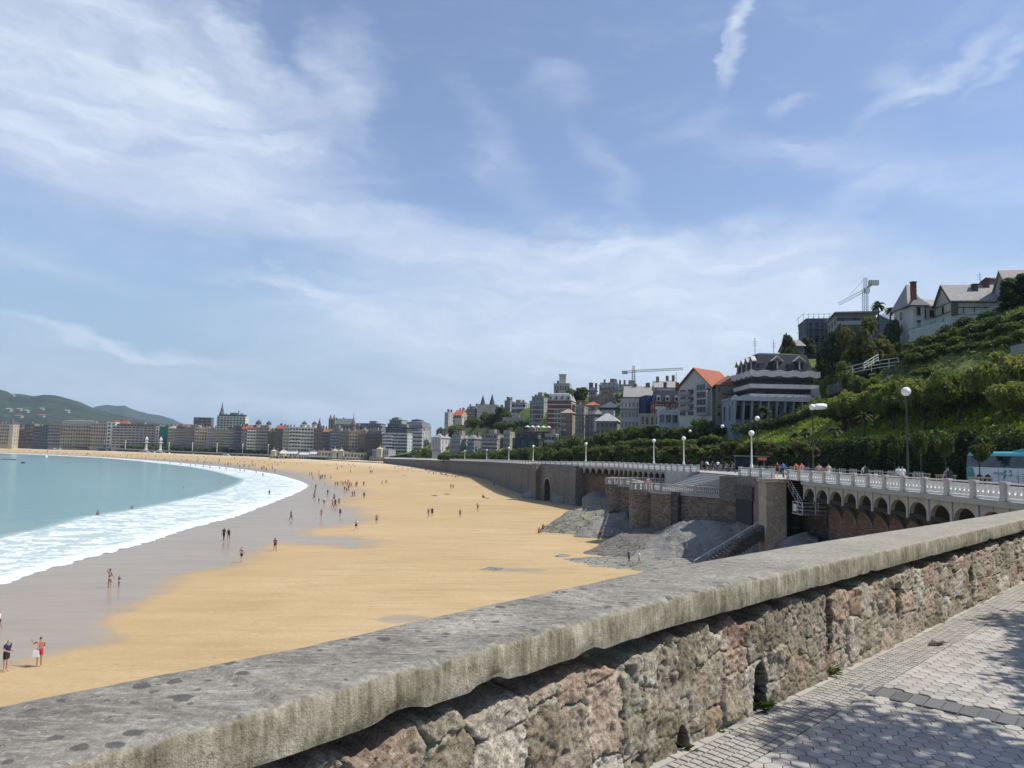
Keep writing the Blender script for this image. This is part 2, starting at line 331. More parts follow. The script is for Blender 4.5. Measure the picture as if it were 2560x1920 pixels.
# ---------------------------------------------------------------- sea
pxs2 = np.concatenate([np.arange(-1400,-40,40), np.arange(-40,800,4)]); pys2 = np.concatenate([np.arange(1120,1180,.8), np.arange(1180,1480,2.0), np.arange(1480,1900,12)])
co = []
for y in pys2:
    for x in pxs2:
        p = at_z(x, max(y, 1111+ (x-1280)*.0227+8), SEA); co.append((p.x, p.y))
co = np.array(co); D = -sdist(co); Df = dist_poly(co, foam); foam_poly = np.vstack([foam, shore[::-1]]); inf = inside(co, foam_poly)
fo = np.where(inf, D/np.maximum(.01, D+Df), 1+Df/25.)
fo = np.where(D < 0, D*.02, fo)
F = gridfaces(len(pys2), len(pxs2)); F = F[(D[F] > -3.5).any(1)]
zz = SEA+.006+np.where(D<0, np.maximum(0,-D)*.02, 0)+.22*np.exp(-((D-1.2)/1.2)**2)*np.clip(co[:,1]/100,.3,1)+vnoise(co[:,0]*.25, co[:,1]*.25, seed=9)*.10*np.clip(D/6,0,1)
m, t = newmat('sea_water')
f = t.attr('foam'); ds = t.attr('offshore')
n1 = t.noise(t.mapping(t.pos, rot=(0,0,.25), scale=(.5,1,1)), .34, 7, .68, .6); n2 = t.noise(t.pos, 1.5, 6, .7); n3 = t.noise(t.pos, .02, 3, .5)
base = t.ramp(t.math('ADD', t.math('MULTIPLY', ds, .85), t.math('MULTIPLY', t.math('SUBTRACT', n3, .5), .35)), [(.0,(.20,.285,.25)),(.10,(.135,.255,.235)),(.35,(.088,.215,.22)),(.75,(.055,.16,.185)),(1.,(.043,.13,.168))])
nn = t.math('ADD', t.math('MULTIPLY', n1, .72), t.math('MULTIPLY', n2, .30))
vl = t.voro(t.vmath('ADD', t.mapping(t.pos, scale=(.6,.9,1)), t.mapping(t.noise(t.pos, .5, 4, .6, out=1), scale=(1.6,1.6,0))), .42, 'DISTANCE_TO_EDGE', 'Distance')
lace = t.mapr(vl, .03, .22, 1, 0)
thr = t.ramp(f, [(.0,(.26,)*3),(.05,(.38,)*3),(.14,(.475,)*3),(.35,(.51,)*3),(.6,(.505,)*3),(.9,(.52,)*3),(1.,(.85,)*3)])
fm = t.mapr(t.math('SUBTRACT', t.math('ADD', nn, t.math('MULTIPLY', lace, .07)), thr), -.035, .085)
fm = t.math('MAXIMUM', fm, t.mapr(f, .035, .012, 0, .97)); fm = t.math('MAXIMUM', fm, t.math('MULTIPLY', t.mapr(f, 1.04, .86, 0, .46), 1.))
fc = t.mix(t.mapr(n2,.3,.7), (.50,.57,.57), (.80,.82,.82))
t.put(t.b.inputs['Base Color'], t.mix(fm, base, fc)); t.put(t.b.inputs['Roughness'], t.math('ADD', .16, t.math('MULTIPLY', fm, .6)))
t.b.inputs['Specular IOR Level'].default_value = .35; t.b.inputs['IOR'].default_value = 1.33
wv_ = t.noise(t.mapping(t.pos, rot=(0,0,.5), scale=(.35,1,1)), .9, 5, .6)
t.put(t.b.inputs['Normal'], t.bump(t.math('ADD', wv_, t.math('MULTIPLY', fm, .8)), .35, .25))
tr = t.node('ShaderNodeBsdfTransparent'); mx = t.node('ShaderNodeMixShader')
edge = t.mapr(t.math('ADD', f, t.math('MULTIPLY', t.math('SUBTRACT', t.noise(t.pos, .5, 4, .6), .5), .05)), -.016, -.010)
t.put(mx.inputs[0], edge); t.l.new(tr.outputs[0], mx.inputs[1]); t.l.new(t.b.outputs[0], mx.inputs[2]); t.l.new(mx.outputs[0], t.o.inputs[0])
me = npmesh('sea', np.column_stack([co, zz]), F, m, True, {'foam': fo, 'offshore': np.clip(D/330,0,1)})
tag(link('sea', me), kind='structure')
# wide ground sheet under everything, out to the hills
mb = MB(); mb.add([(-6500,-1600,-13.5),(6500,-1600,-13.5),(6500,9000,-13.5),(-6500,9000,-13.5)], [(0,1,2,3)])
tag(mb.build('ground', simple('far_ground', (.10,.13,.08), .9, .3, .01)), kind='structure')
# ================================================================== NEAR PARAPET WALL AND PAVEMENT
U = np.array([.7071,.7071]); Nn = np.array([-.7071,.7071])      # along the wall, and towards the sea
def wl(s, off): return U*s+Nn*off
def interp(s, tab): return np.interp(s, [a for a,_ in tab], [b for _,b in tab])
FR = [(-4,1.95),(.4,1.98),(1,2.02),(1.6,2.08),(2.6,2.15),(3.5,2.20),(6,2.2),(10,2.185),(16,2.17),(24,2.15)]
OU = [(-4,2.5),(.5,2.55),(1.5,2.57),(2.5,2.68),(4,2.80),(6,2.81),(8,2.76),(10,2.70),(14,2.65),(24,2.6)]
def ztop(s): return .85-.0*s
parapet = empty('parapet_wall', (0,3,0), 'old rubble stone parapet with lichen spotted concrete coping beside the pavement', 'parapet')
# --- coping: cross-section swept along s, slightly chipped edges
ss = np.concatenate([np.arange(-2.0,.3,.06), np.arange(.3,4.5,.02), np.arange(4.5,12,.06), np.arange(12,24.01,.3)])
sec = []
NT_ = 22
for s in ss:
    fo_, ou_ = interp(s,FR), interp(s,OU)
    row = [(fo_+.004, -.15),(fo_+.0,-.13),(fo_-.003,-.10),(fo_,-.06),(fo_+.002,-.025),(fo_+.008,-.008)]
    row += [(fo_+.02+(ou_-fo_-.04)*k/NT_, 0.) for k in range(NT_+1)]
    row += [(ou_-.006,-.01),(ou_,-.03),(ou_,-.15),(fo_+.004,-.15)]
    sec.append(row)
nr, nc = len(ss), len(sec[0]); co = np.zeros((nr*nc,3))
for i, s in enumerate(ss):
    for j, (o, z) in enumerate(sec[i]):
        p = wl(s, o); co[i*nc+j] = (p[0], p[1], ztop(s)+z)
sarr = np.repeat(ss, nc); jarr = np.tile(np.arange(nc), nr)
nz = vnoise(sarr*9, jarr*.37, seed=11); nz2 = vnoise(sarr*38, jarr*.9, seed=12, octv=3)
front = jarr < 6; top = (jarr >= 6) & (jarr < 6+NT_+1)
disp = np.where(front, nz*.012+nz2*.006, 0); co[:,0] -= disp*Nn[0]; co[:,1] -= disp*Nn[1]
co[:,2] += np.where(top, nz*.006+nz2*.003, 0)
chip = np.clip(vnoise(sarr*5.5, 0*sarr, seed=14)+vnoise(sarr*23, 0*sarr, seed=15)*.6-.10, 0, 1)*.10      # broken upper arris
co[:,2] -= np.where((jarr==5)|(jarr==6), chip*.5, 0)
co[:,2] += np.where(jarr<=1, vnoise(sarr*7, 0*sarr, seed=16)*.012+np.clip(vnoise(sarr*2.2,0*sarr,seed=18)-.20,0,1)*.22, 0)
co[nc-1::nc,2] = co[0::nc,2]   # ragged underside
for js in (1.12,3.05,5.2,7.4,9.7): co[:,2] -= np.where((np.abs(sarr-js-vnoise(jarr*.3,0*jarr,seed=int(js*10))*.05) < .011) & (jarr > 4) & (jarr < 6+NT_), .016, 0)
F = gridfaces(nr, nc)
m, t = newmat('coping_concrete')
g = t.node('ShaderNodeNewGeometry'); nrm = t.node('ShaderNodeSeparateXYZ'); t.l.new(g.outputs['Normal'], nrm.inputs[0]); upf = t.mapr(nrm.outputs[2], .45, .8)
n1 = t.noise(t.pos, 2.2, 6, .65); n2 = t.noise(t.mapping(t.pos, rot=(0,0,R(-45)), scale=(9,34,9)), 1., 5, .7); n3 = t.noise(t.pos, 28, 5, .7); n4 = t.noise(t.pos, 130, 3, .7)
topc = t.ramp(t.math('ADD', t.math('MULTIPLY', n1, .55), t.math('MULTIPLY', n3, .45)), [(.33,(.085,.08,.073)),(.45,(.16,.152,.138)),(.55,(.235,.225,.205)),(.68,(.44,.425,.385))])
topc = t.mix(t.mapr(n2,.45,.68,0,.55), topc, (.42,.40,.355))
n5 = t.noise(t.pos, 62, 4, .75); topc = t.mix(t.mapr(n5,.52,.68,0,.6), topc, (.10,.096,.088)); topc = t.mix(t.mapr(n5,.42,.30,0,.5), topc, (.52,.50,.45))
sv = t.vmath('ADD', t.mapping(t.pos, scale=(1,1,.0)), t.mapping(t.noise(t.pos, 9, 4, .6, out=1), scale=(.07,.07,0)))
vd = t.voro(sv, 11., 'F1', 'Distance'); vc = t.node('ShaderNodeSeparateColor'); t.l.new(t.voro(sv, 11., 'F1', 'Color'), vc.inputs[0])
rad = t.mapr(vc.outputs[0], .35, 1., -.02, .38, False); spot = t.mapr(t.math('SUBTRACT', t.math('ADD', vd, t.math('MULTIPLY', t.math('SUBTRACT', n3, .5), .22)), rad), .01, -.06, 0, .78)
sv2 = t.vmath('ADD', sv, (3.3,1.7,0)); vd2 = t.voro(sv2, 24, 'F1', 'Distance'); vc2 = t.node('ShaderNodeSeparateColor'); t.l.new(t.voro(sv2, 24, 'F1', 'Color'), vc2.inputs[0])
spot2 = t.mapr(t.math('SUBTRACT', vd2, t.mapr(vc2.outputs[1], .6, 1., -.05, .4, False)), .0, -.06, 0, .7)
sfade = t.mapr(t.vmath('LENGTH', t.pos, out=1), 3.5, 7.5, 1, .25)
topc = t.mix(t.math('MULTIPLY', t.math('MAXIMUM', spot, spot2), sfade), topc, (.055,.053,.052))
yl = t.math('MULTIPLY', t.mapr(t.voro(t.vmath('ADD', sv, (7.1,.4,0)), 2.3, 'F1', 'Distance'), .10, .04), t.mapr(n3,.40,.58)); topc = t.mix(t.math('MULTIPLY', yl, .8), topc, (.36,.22,.035))
far_ = t.mapr(t.vmath('LENGTH', t.pos, out=1), 4, 8); topc = t.mix(t.math('MULTIPLY', far_, .55), topc, t.ramp(n3, [(.3,(.27,.26,.225)),(.7,(.42,.40,.35))]))
fs = t.noise(t.mapping(t.pos, scale=(30,30,5)), 1., 5, .72); fr2 = t.noise(t.pos, 5, 5, .65)
frc = t.ramp(t.math('ADD', t.math('MULTIPLY', fs, .5), t.math('MULTIPLY', fr2, .5)), [(.35,(.075,.070,.045)),(.46,(.19,.178,.13)),(.55,(.30,.285,.23)),(.66,(.50,.48,.41))])
frc = t.mix(t.mapr(n3,.56,.72,0,.7), frc, (.10,.095,.06))
t.put(t.b.inputs['Base Color'], t.mix(1., t.mix(upf, frc, topc), (1.04,1.0,.92), 'MULTIPLY')); t.b.inputs['Roughness'].default_value = .92
h = t.math('ADD', t.math('MULTIPLY', n3, 1.), t.math('ADD', t.math('MULTIPLY', n4, .5), t.math('MULTIPLY', fs, .6)))
t.put(t.b.inputs['Normal'], t.bump(h, .75, .012))
link('coping', npmesh('coping', co, F, m, True), parapet).location = (0,-3,0)
# --- rubble face: stones as a displaced grid
S0, S1 = -.3, 23.0
sg = np.concatenate([np.arange(S0,.9,.03), np.arange(.9,6.,.009), np.arange(6.,8.5,.016), np.arange(8.5,13,.03), np.arange(13,S1,.07)])
zg = np.arange(-.06,.74,.0085)
SS, ZZ = np.meshgrid(sg, zg, indexing='ij'); s_, z_ = SS.ravel(), ZZ.ravel()
r2 = np.random.default_rng(21)
# stone centres: jittered upright blocks of unequal size
cen = []
s0 = S0-.3
while s0 < S1+.4:
    wdt = r2.uniform(.12,.34); z0 = -.12
    while z0 < .82:
        hgt = r2.uniform(.12,.40); cen.append((s0+wdt/2+r2.uniform(-.035,.035), z0+hgt/2+r2.uniform(-.02,.02), 1/wdt, 1/hgt, r2.random(), r2.random())); z0 += hgt
    s0 += wdt
cen = np.array(cen)
ws = s_+vnoise(s_*6, z_*6, seed=31)*.07; wz = z_+vnoise(s_*6+9, z_*6, seed=32)*.07
d1 = np.full(len(s_), 9.); d2 = np.full(len(s_), 9.); idx = np.zeros(len(s_), int)
order = np.argsort(cen[:,0])
for k in order:
    c = cen[k]; lo_, hi_ = np.searchsorted(sg, [c[0]-.45, c[0]+.45]); a, b = lo_*len(zg), hi_*len(zg)
    if b <= a: continue
    dx = np.abs(ws[a:b]-c[0])*c[2]*1.0; dz = np.abs(wz[a:b]-c[1])*c[3]; d = (dx**3+dz**3)**(1/3)
    D1 = d1[a:b]; D2 = d2[a:b]; I = idx[a:b]
    nw = d < D1; D2[:] = np.where(nw, D1, np.minimum(D2, d)); I[:] = np.where(nw, k, I); D1[:] = np.where(nw, d, D1)
edge = np.clip((d2-d1)/.22, 0, 1); tone, prot = cen[idx,4], cen[idx,5]
rough_ = vnoise(s_*15, z_*12, seed=33, octv=5); fine = vnoise(s_*58, z_*52, seed=34, octv=3)
prof = edge**.5
ledge = np.clip(vnoise(s_*5, z_*5, seed=46)*4+.5, 0, 1)
dsp = np.clip(edge*3.2,0,1)*(.004+.042*(prot-.35)*ledge)+rough_*.034+fine*.022+np.abs(vnoise(s_*13,z_*9,seed=47,octv=4))*.03-.012
pit = np.clip(vnoise(s_*20, z_*15, seed=35, octv=4)-.10, 0, 1)*np.clip(vnoise(s_*1.6, z_*2, seed=36)*2+.5,0,1); dsp -= pit*.24
crk = np.clip((.16-edge)/.16,0,1)*np.clip(vnoise(s_*3.1,z_*3.3,seed=37)*5+.85,0,1); dsp -= crk*.040+np.clip((.10-edge)/.10,0,1)*.012
# recessed drain holes with weeds, and the two deep pockets
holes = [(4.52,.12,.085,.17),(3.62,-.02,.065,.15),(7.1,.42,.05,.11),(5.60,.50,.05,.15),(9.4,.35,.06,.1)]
hole = np.zeros(len(s_)); hole_shade = np.zeros(len(s_))
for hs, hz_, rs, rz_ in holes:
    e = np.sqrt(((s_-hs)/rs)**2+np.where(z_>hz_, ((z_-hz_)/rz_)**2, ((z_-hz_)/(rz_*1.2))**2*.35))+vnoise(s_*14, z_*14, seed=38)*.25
    hole = np.maximum(hole, np.clip((1.05-e)/.10, 0, 1)); hole_shade = np.maximum(hole_shade, np.clip((1.10-e)/.06, 0, 1))  # second mask paints shade into the hole colour, out onto the jambs
dsp = dsp*(1-hole)-hole*.34
topfade = np.clip((z_-.60)/.12, 0, 1); dsp -= topfade*.02
ragged = .60+vnoise(s_*6, 0*s_, seed=39)*.16+vnoise(s_*30, 0*s_, seed=40)*.03                      # the mortar bed under the coping is weathered back
dsp -= np.clip((z_-ragged)/.018, 0, 1)*.21
off = np.interp(s_, [a for a,_ in FR], [b for _,b in FR])+.052-dsp
co = np.column_stack([U[0]*s_+Nn[0]*off, U[1]*s_+Nn[1]*off, z_])
pal = np.array([(.42,.325,.265),(.50,.46,.40),(.20,.175,.13),(.38,.285,.225),(.33,.31,.255),(.30,.255,.205),(.36,.30,.24),(.30,.235,.185),(.27,.235,.18),(.40,.36,.31),(.24,.20,.15),(.36,.265,.205),(.22,.19,.15),(.34,.29,.235),(.26,.23,.17),(.45,.42,.37),(.30,.20,.16),(.28,.25,.20),(.33,.29,.24)])
colr = pal[(tone*len(pal)*.999).astype(int)]
white = np.clip(vnoise(s_*9+4, z_*7, seed=41, octv=5)*3.2-.25, 0, 1)[:,None]*np.clip(edge*1.5,0,1)[:,None]
colr = colr*(1-white*.75)+np.array((.60,.57,.51))*white*.75
mc = np.array((.33,.315,.255))*(1+vnoise(s_*20, z_*20, seed=42)[:,None]*.7); mm = np.clip((.36+vnoise(s_*4,z_*4,seed=48)*1.6-edge)/.16, 0, 1)[:,None]*.9; colr = colr*(1-mm)+mc*mm
moss = np.clip(vnoise(s_*2.4, z_*3, seed=43, octv=5)*3.4+.12-z_*1.15, 0, 1)[:,None]; colr = colr*(1-moss*.55)+np.array((.105,.105,.045))*moss*.55
colr *= (1+fine[:,None]*.7)*(1+vnoise(s_*1.1, z_*1.3, seed=44)[:,None]*.35)
colr = colr*(1-crk[:,None]*.72)*(1-np.clip(pit*2.6,0,.75)[:,None]); colr = np.clip(colr*np.array([1.08,1.05,.98])*(1-.95*hole_shade)[:,None], .008, .8)
m, t = newmat('rubble_stone'); ca = t.attr('stone', 'Color'); n3 = t.noise(t.pos, 55, 4, .7); n4 = t.noise(t.mapping(t.pos, scale=(1,1,.7)), 20, 6, .75)
c = t.mix(t.mapr(n3,.47,.66,0,.75), ca, t.mix(.75, ca, (.03,.028,.022))); c = t.mix(t.mapr(n4,.53,.68,0,.7), c, t.mix(1., c, (1.9,1.85,1.75), 'MULTIPLY')); n5 = t.noise(t.pos, 120, 3, .7); c = t.mix(t.mapr(n5,.55,.68,0,.5), c, (.06,.055,.045))
t.put(t.b.inputs['Base Color'], c); t.b.inputs['Roughness'].default_value = .95
t.put(t.b.inputs['Normal'], t.bump(t.math('ADD', n3, n4), .9, .012))
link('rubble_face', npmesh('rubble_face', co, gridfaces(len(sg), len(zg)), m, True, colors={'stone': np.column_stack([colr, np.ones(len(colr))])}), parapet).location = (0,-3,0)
# core of the wall behind the face, down the sea side to the beach
mb = MB(); core = [wl(s, interp(s,FR)+.36) for s in np.arange(-2,24.1,1)]+[wl(s, interp(s,OU)-.03) for s in np.arange(24,-2.1,-1)]
mb.prism([tuple(p) for p in core], -12, .695); mb.build('core', rubble('sea_stone', [(.20,.15,.11),(.28,.22,.17),(.16,.13,.10),(.30,.19,.14)], (.17,.15,.12)), parapet, loc=(0,-3,0))
# weeds growing out of the holes
def weed(s, z, n, r, label, nm='weed'):
    mb = MB(); o_ = float(interp(s,FR))+.06; p = wl(s, o_)
    for i in range(n):
        a = random.uniform(-.8,.8); ln = random.uniform(.4,1)*r; q = Vector((random.uniform(-.05,.05), 0, random.uniform(-.02,.03)))
        d = Vector((.7071+a*.6, -.7071+a*.6, random.uniform(.2,1.2))).normalized(); wv = d.cross(Vector((0,0,1))).normalized()*ln*.14
        e = q+d*ln; mid = q+d*ln*.5; mb.add([q, mid+wv, e-Vector((0,0,ln*.25)), mid-wv], [(0,1,2,3)])
    o = mb.build(nm, leafmat('weed_leaf', [(.05,.09,.02),(.10,.16,.035),(.16,.20,.06)])); o.location = (p[0], p[1], z); return tag(o, label, 'weed', 'weeds on the parapet wall')
weed(4.50,.03,46,.10,'leafy weed growing in the arched drain hole of the stone parapet'); weed(3.64,-.02,40,.11,'leafy weed at the foot of the parapet, nearest the bottom picture edge')
weed(5.62,.04,70,.07,'mossy green tuft at the foot of the parapet beyond the drain hole'); weed(4.02,.03,24,.05,'thin sprig of weed at the parapet foot between two weedy holes')
mb = MB(); p = wl(7.25, 2.02)                                   # dry leaf on the paving
mb.add([(-.07,-.02,.012),(0,-.045,.03),(.09,.0,.012),(.0,.04,.035)], [(0,1,2,3)]); mb.add([(.03,.03,.01),(.1,.05,.03),(.13,.02,.015),(.07,.0,.02)], [(0,1,2,3)])
tag(mb.build('dry_leaf', simple('dry_leaf', (.05,.03,.015), .7), loc=(p[0],p[1],.012)), 'curled dark dry leaf lying on the brick edging by the wall', 'leaf')
# --- pavement: bed, brick edging rows, hexagon slabs, one dark slab strip
mbed = simple('paving_joint', (.17,.165,.15), .95, .3, 6); 
mb = MB(); poly = [tuple(wl(-4,2.3)),tuple(wl(24,2.3)),(46,30),(46,-14),(-14,-14)][::-1]
mb.prism(poly, -.6, .0); tag(mb.build('paving_bed', mbed), kind='structure')
def tilemesh(name, polys, tone, mat, h0=.004, bev=.006):
    """polys: list of (n,2) same-n arrays -> raised slabs with a small chamfer"""
    P = np.array(polys); n = P.shape[1]; cen_ = P.mean(1, keepdims=True); dvec = P-cen_; ln = np.linalg.norm(dvec, axis=2, keepdims=True)
    top = cen_+dvec*(1-bev/ln); tl = (np.array(tone)-.5)*.004
    k = len(P); z1 = np.full((k,n), h0+.008)+tl[:,None]; z0 = np.full((k,n), .001)
    co = np.concatenate([np.concatenate([P, z0[...,None]],2), np.concatenate([P, z1[...,None]-.002],2), np.concatenate([top, z1[...,None]],2)],1).reshape(-1,3)
    me = bpy.data.meshes.new(name); fs = []
    for i in range(k):
        b = i*3*n; fs += [(b+j, b+(j+1)%n, b+n+(j+1)%n, b+n+j) for j in range(n)]+[(b+n+j, b+n+(j+1)%n, b+2*n+(j+1)%n, b+2*n+j) for j in range(n)]+[tuple(range(b+2*n, b+3*n))]
    me.from_pydata([tuple(v) for v in co], [], fs); me.materials.append(mat)
    a = me.attributes.new('tone', 'FLOAT', 'POINT'); a.data.foreach_set('value', np.repeat(np.array(tone, np.float32), 3*n)); me.update(); return me
def pavemat(name, stops, sc=18):
    m, t = newmat(name); a = t.attr('tone'); n = t.noise(t.pos, sc, 5, .7); n2 = t.noise(t.pos, 1.1, 4, .6); n3 = t.noise(t.pos, 240, 2, .6)
    c = t.ramp(t.math('ADD', t.math('MULTIPLY', a, .35), t.math('ADD', t.math('MULTIPLY', n2, .4), t.math('MULTIPLY', n, .3))), stops)
    c = t.mix(t.mapr(n,.55,.8,0,.3), c, (.10,.095,.085)); sp = t.noise(t.pos, 4.5, 6, .75); c = t.mix(t.mapr(sp,.62,.72,0,.4), c, (.12,.11,.09))
    t.put(t.b.inputs['Base Color'], c); t.b.inputs['Roughness'].default_value = .85; t.put(t.b.inputs['Normal'], t.bump(t.math('ADD', n, n3), .35, .004)); return m
mhex = pavemat('hex_slab', [(.3,(.285,.265,.232)),(.5,(.375,.352,.31)),(.75,(.46,.43,.38))])
mbr = pavemat('edging_brick', [(.3,(.27,.255,.225)),(.55,(.36,.34,.30)),(.8,(.42,.40,.355))]); mdk = pavemat('dark_slab', [(.3,(.10,.10,.10)),(.7,(.155,.155,.152))])
polys, tn = [], []
B0 = 2.17                                                # edging runs parallel to the wall foot
rows = [(-.10+.0565*k, -.10+.0565*k+.050, .30 if k == 0 else .058) for k in range(6)]
B0 = 2.165
for k, (a, b, ln) in enumerate(rows):
    if ln == 1: continue
    s = -1+.05*(k%2)
    while s < 17:
        q = [wl(s, B0-a), wl(s, B0-b), wl(s+ln-.012, B0-b), wl(s+ln-.012, B0-a)]; polys.append([tuple(x) for x in q]); tn.append(random.random()*.8+(.35 if k == 0 else 0)); s += ln
tag(link('brick_edging', tilemesh('brick_edging', polys, tn, mbr)), kind='structure')
EDGE = 1.925
# dark strip crossing the paving
qa = np.array(at_z(2130,1718,0)[:2]); qb = np.array(at_z(2560,1810,0)[:2]); sd = (qb-qa)/np.linalg.norm(qb-qa); sn = np.array([-sd[1], sd[0]]); qa = qa-sd*.03
def strip_d(p): return float((np.array(p)-qa)@sn), float((np.array(p)-qa)@sd)
polys, tn = [], []; s = 0
while s < 4.5:
    c0 = qa+sd*s; c1 = qa+sd*(s+.092); hw = .11
    polys.append([tuple(c0-sn*hw), tuple(c1-sn*hw), tuple(c1+sn*hw), tuple(c0+sn*hw)]); tn.append(random.random()); s += .10
tag(link('dark_paving_strip', tilemesh('dark_paving_strip', polys, tn, mdk)), kind='structure')
polys, tn = [], []; hr = .054; g = .003                     # hexagons: flat sides across the wall direction
dx_ = hr*1.5; dy_ = hr*math.sqrt(3)
for i in range(0, 170):
    for j in range(-1, 118):
        s = i*dy_+(j%2)*dy_/2; o = EDGE-.02-j*dx_; p = wl(s, o)
        if p[0] > 11.5 or p[1] > 14 or p[1] < 2.4 or p[0] > .80*p[1]+.3: continue
        a, b = strip_d(p)
        if b > -.05 and abs(a) < .11+hr*.55: continue
        hx = []
        for k in range(6):
            ang = math.pi/3*k; so = s+(hr-g)*math.sin(ang); oo = min(EDGE-.004, o+(hr-g)*math.cos(ang)); hx.append(tuple(wl(so, oo)))
        polys.append(hx); tn.append(random.random())
ar = np.array(polys[0]); area = sum(ar[k][0]*ar[(k+1)%6][1]-ar[(k+1)%6][0]*ar[k][1] for k in range(6))
if area < 0: polys = [q[::-1] for q in polys]
tag(link('hexagon_paving', tilemesh('hexagon_paving', polys, tn, mhex)), kind='structure')
# ================================================================== PROMENADE LINE, TERRAIN
def smooth_tab(x, xs, ys): return float(np.interp(x, xs, ys))
NEARV = [(25.2,20),(25.5,30),(26.0,40),(27.3,60),(27.4,74),(26.6,86),(26.2,103),(24.6,122),(20.8,150),(15.6,165),(9.0,182),(6.9,192)]
NEARZ = [.50,.52,.545,.44,.38,.34,.25,.05,-.15,-.35,-.7,-.85]
FARV = [(1300,1234,1150.5),(1210,1196,1148.5),(1147,1184,1147),(1088,1175,1146),(1028,1166,1144.5),(971,1159,1143),(900,1155,1142),(790,1149,1140),(680,1143,1135.5),(480,1135,1128),(240,1126,1118),(0,1117.5,1108.5),(-220,1111,1103)]
P = [list(v)+[z] for v, z in zip(NEARV, NEARZ)]; FOOT = {}
for px, yf, yr in FARV:
    q = sand_pt(px, yf); r = at(px, yr, q.y); P.append([q.x, q.y, r.z]); FOOT[px] = q
P = np.array(P)
print('path', np.round(P,1).tolist())
seg = np.linalg.norm(np.diff(P[:,:2],axis=0),axis=1); PS = np.concatenate([[0],np.cumsum(seg)])
def pth(s):                                            # smooth point, rail height and inland normal at arclength s
    x, y, z = (float(np.interp(s, PS, P[:,k])) for k in range(3))
    a = [float(np.interp(s-6, PS, P[:,k])) for k in (0,1)]; b = [float(np.interp(s+6, PS, P[:,k])) for k in (0,1)]
    dx, dy = b[0]-a[0], b[1]-a[1]; n = math.hypot(dx,dy) or 1
    return x, y, z, dy/n, -dx/n, dx/n, dy/n            # normal = right of travel = inland
def s_of_y(Y): return float(np.interp(Y, P[:,1], PS))
def s_of_px(px, lo=0, hi=None):
    best = min(np.linspace(0, PS[-1], 1500), key=lambda s: abs((pth(s)[0]/pth(s)[1])*FPX+1280-px)); return float(best)
WS = [(0,22.5),(100,22.5),(150,27),(220,28),(2000,28)]
PROF_T = [0,.5,8,18,30,48,60,90,140]; PROF_Z = [4.6,4.9,6.9,13,22.5,31,36,42,46]
def gfac(s): return float(np.interp(s, [0,116,138,165,190,300,350,430,500,560,640,2000],[1,1,.72,.70,.95,1,1.2,1.5,1.6,.4,.02,.02]))
def hcap(s): return float(np.interp(s, [0,110,130,160,200,300,350,430,500,560,640],[46,44,39,33,30,29,33,27,16,3,-4]))
def ter(s, t):
    x, y, z, nx, ny, _, _ = pth(s); w_ = float(np.interp(s,[a for a,_ in WS],[b for _,b in WS])); zp = z-1.0
    if t <= w_-.3: zz_ = zp-(.12 if t > 10 else 0)
    else: g_ = gfac(s); zz_ = min(zp+4.6*min(g_,1)+g_*(float(np.interp(t-w_, PROF_T, PROF_Z))-4.6), hcap(s))
    return x+nx*t, y+ny*t, zz_
def ter_xy(X, Y):
    d = np.hypot(P[:,0]-X, P[:,1]-Y); best = (1e9,0)
    for i in range(len(P)-1):
        a, b = P[i,:2], P[i+1,:2]; v = b-a; t = np.clip(((X-a[0])*v[0]+(Y-a[1])*v[1])/(v@v),0,1); q = a+v*t; dd = math.hypot(X-q[0],Y-q[1])
        if dd < best[0]: best = (dd, PS[i]+t*np.linalg.norm(v))
    return ter(best[1], best[0])[2]
def strip(name, t0, t1, mat, s0, s1, ds, dz=0., kind='structure', nt=2, tfun=None):
    sv = np.concatenate([np.arange(s0, min(s1,320), ds), np.arange(max(s0,min(s1,320)), s1+.1, ds*3)]); tv = np.linspace(t0, t1, nt); co = []
    for s in sv:
        for t_ in tv: x, y, z = ter(s, t_); co.append((x,y,z+dz))
    return tag(link(name, npmesh(name, np.array(co), gridfaces(len(sv), nt)[:,::-1], mat, False)), kind=kind)
strip('promenade', .3, 9.9, simple('promenade_paving', (.36,.35,.33), .85, .12, 2.), 0, PS[-1], 5)
strip('road', 10., 21.8, simple('asphalt', (.055,.055,.057), .9, .2, 1.), 0, 470, 5, .0)
# hill behind the retaining wall
m, t = newmat('hill_grass'); n1 = t.noise(t.mapping(t.pos, scale=(1,1,1.6)), .35, 6, .65); n2 = t.noise(t.pos, 2.6, 5, .7)
c = t.ramp(t.math('ADD', t.math('MULTIPLY', n1, .6), t.math('MULTIPLY', n2, .4)), [(.30,(.03,.05,.012)),(.45,(.085,.125,.02)),(.56,(.16,.205,.032)),(.70,(.25,.29,.055))])
t.put(t.b.inputs['Base Color'], c); t.put(t.b.inputs['Normal'], t.bump(t.math('ADD', n1, n2), 1., .6))
sv = np.concatenate([np.arange(0,230,2.0), np.arange(230,560,8), np.arange(560,PS[-1],40)]); tv = np.concatenate([np.arange(0,26,1.0), np.arange(26,70,3), np.arange(70,141,10)]); co = []
for s in sv:
    w_ = float(np.interp(s,[a for a,_ in WS],[b for _,b in WS]))
    for k, t_ in enumerate(tv):
        x, y, z = ter(s, w_+t_); b_ = float(vnoise(np.array([s*.16]), np.array([t_*.22]), seed=51)[0])*2.2*min(1,gfac(s))*min(1,t_/4); co.append((x,y,z+b_))
HILL_V, HILL_F = np.array(co), gridfaces(len(sv), len(tv))[:,::-1]
tag(link('hillside', npmesh('hillside', HILL_V, HILL_F, m, True)), kind='structure')
from mathutils.bvhtree import BVHTree
HB = BVHTree.FromPolygons([tuple(v) for v in HILL_V], [tuple(int(i) for i in f) for f in HILL_F])
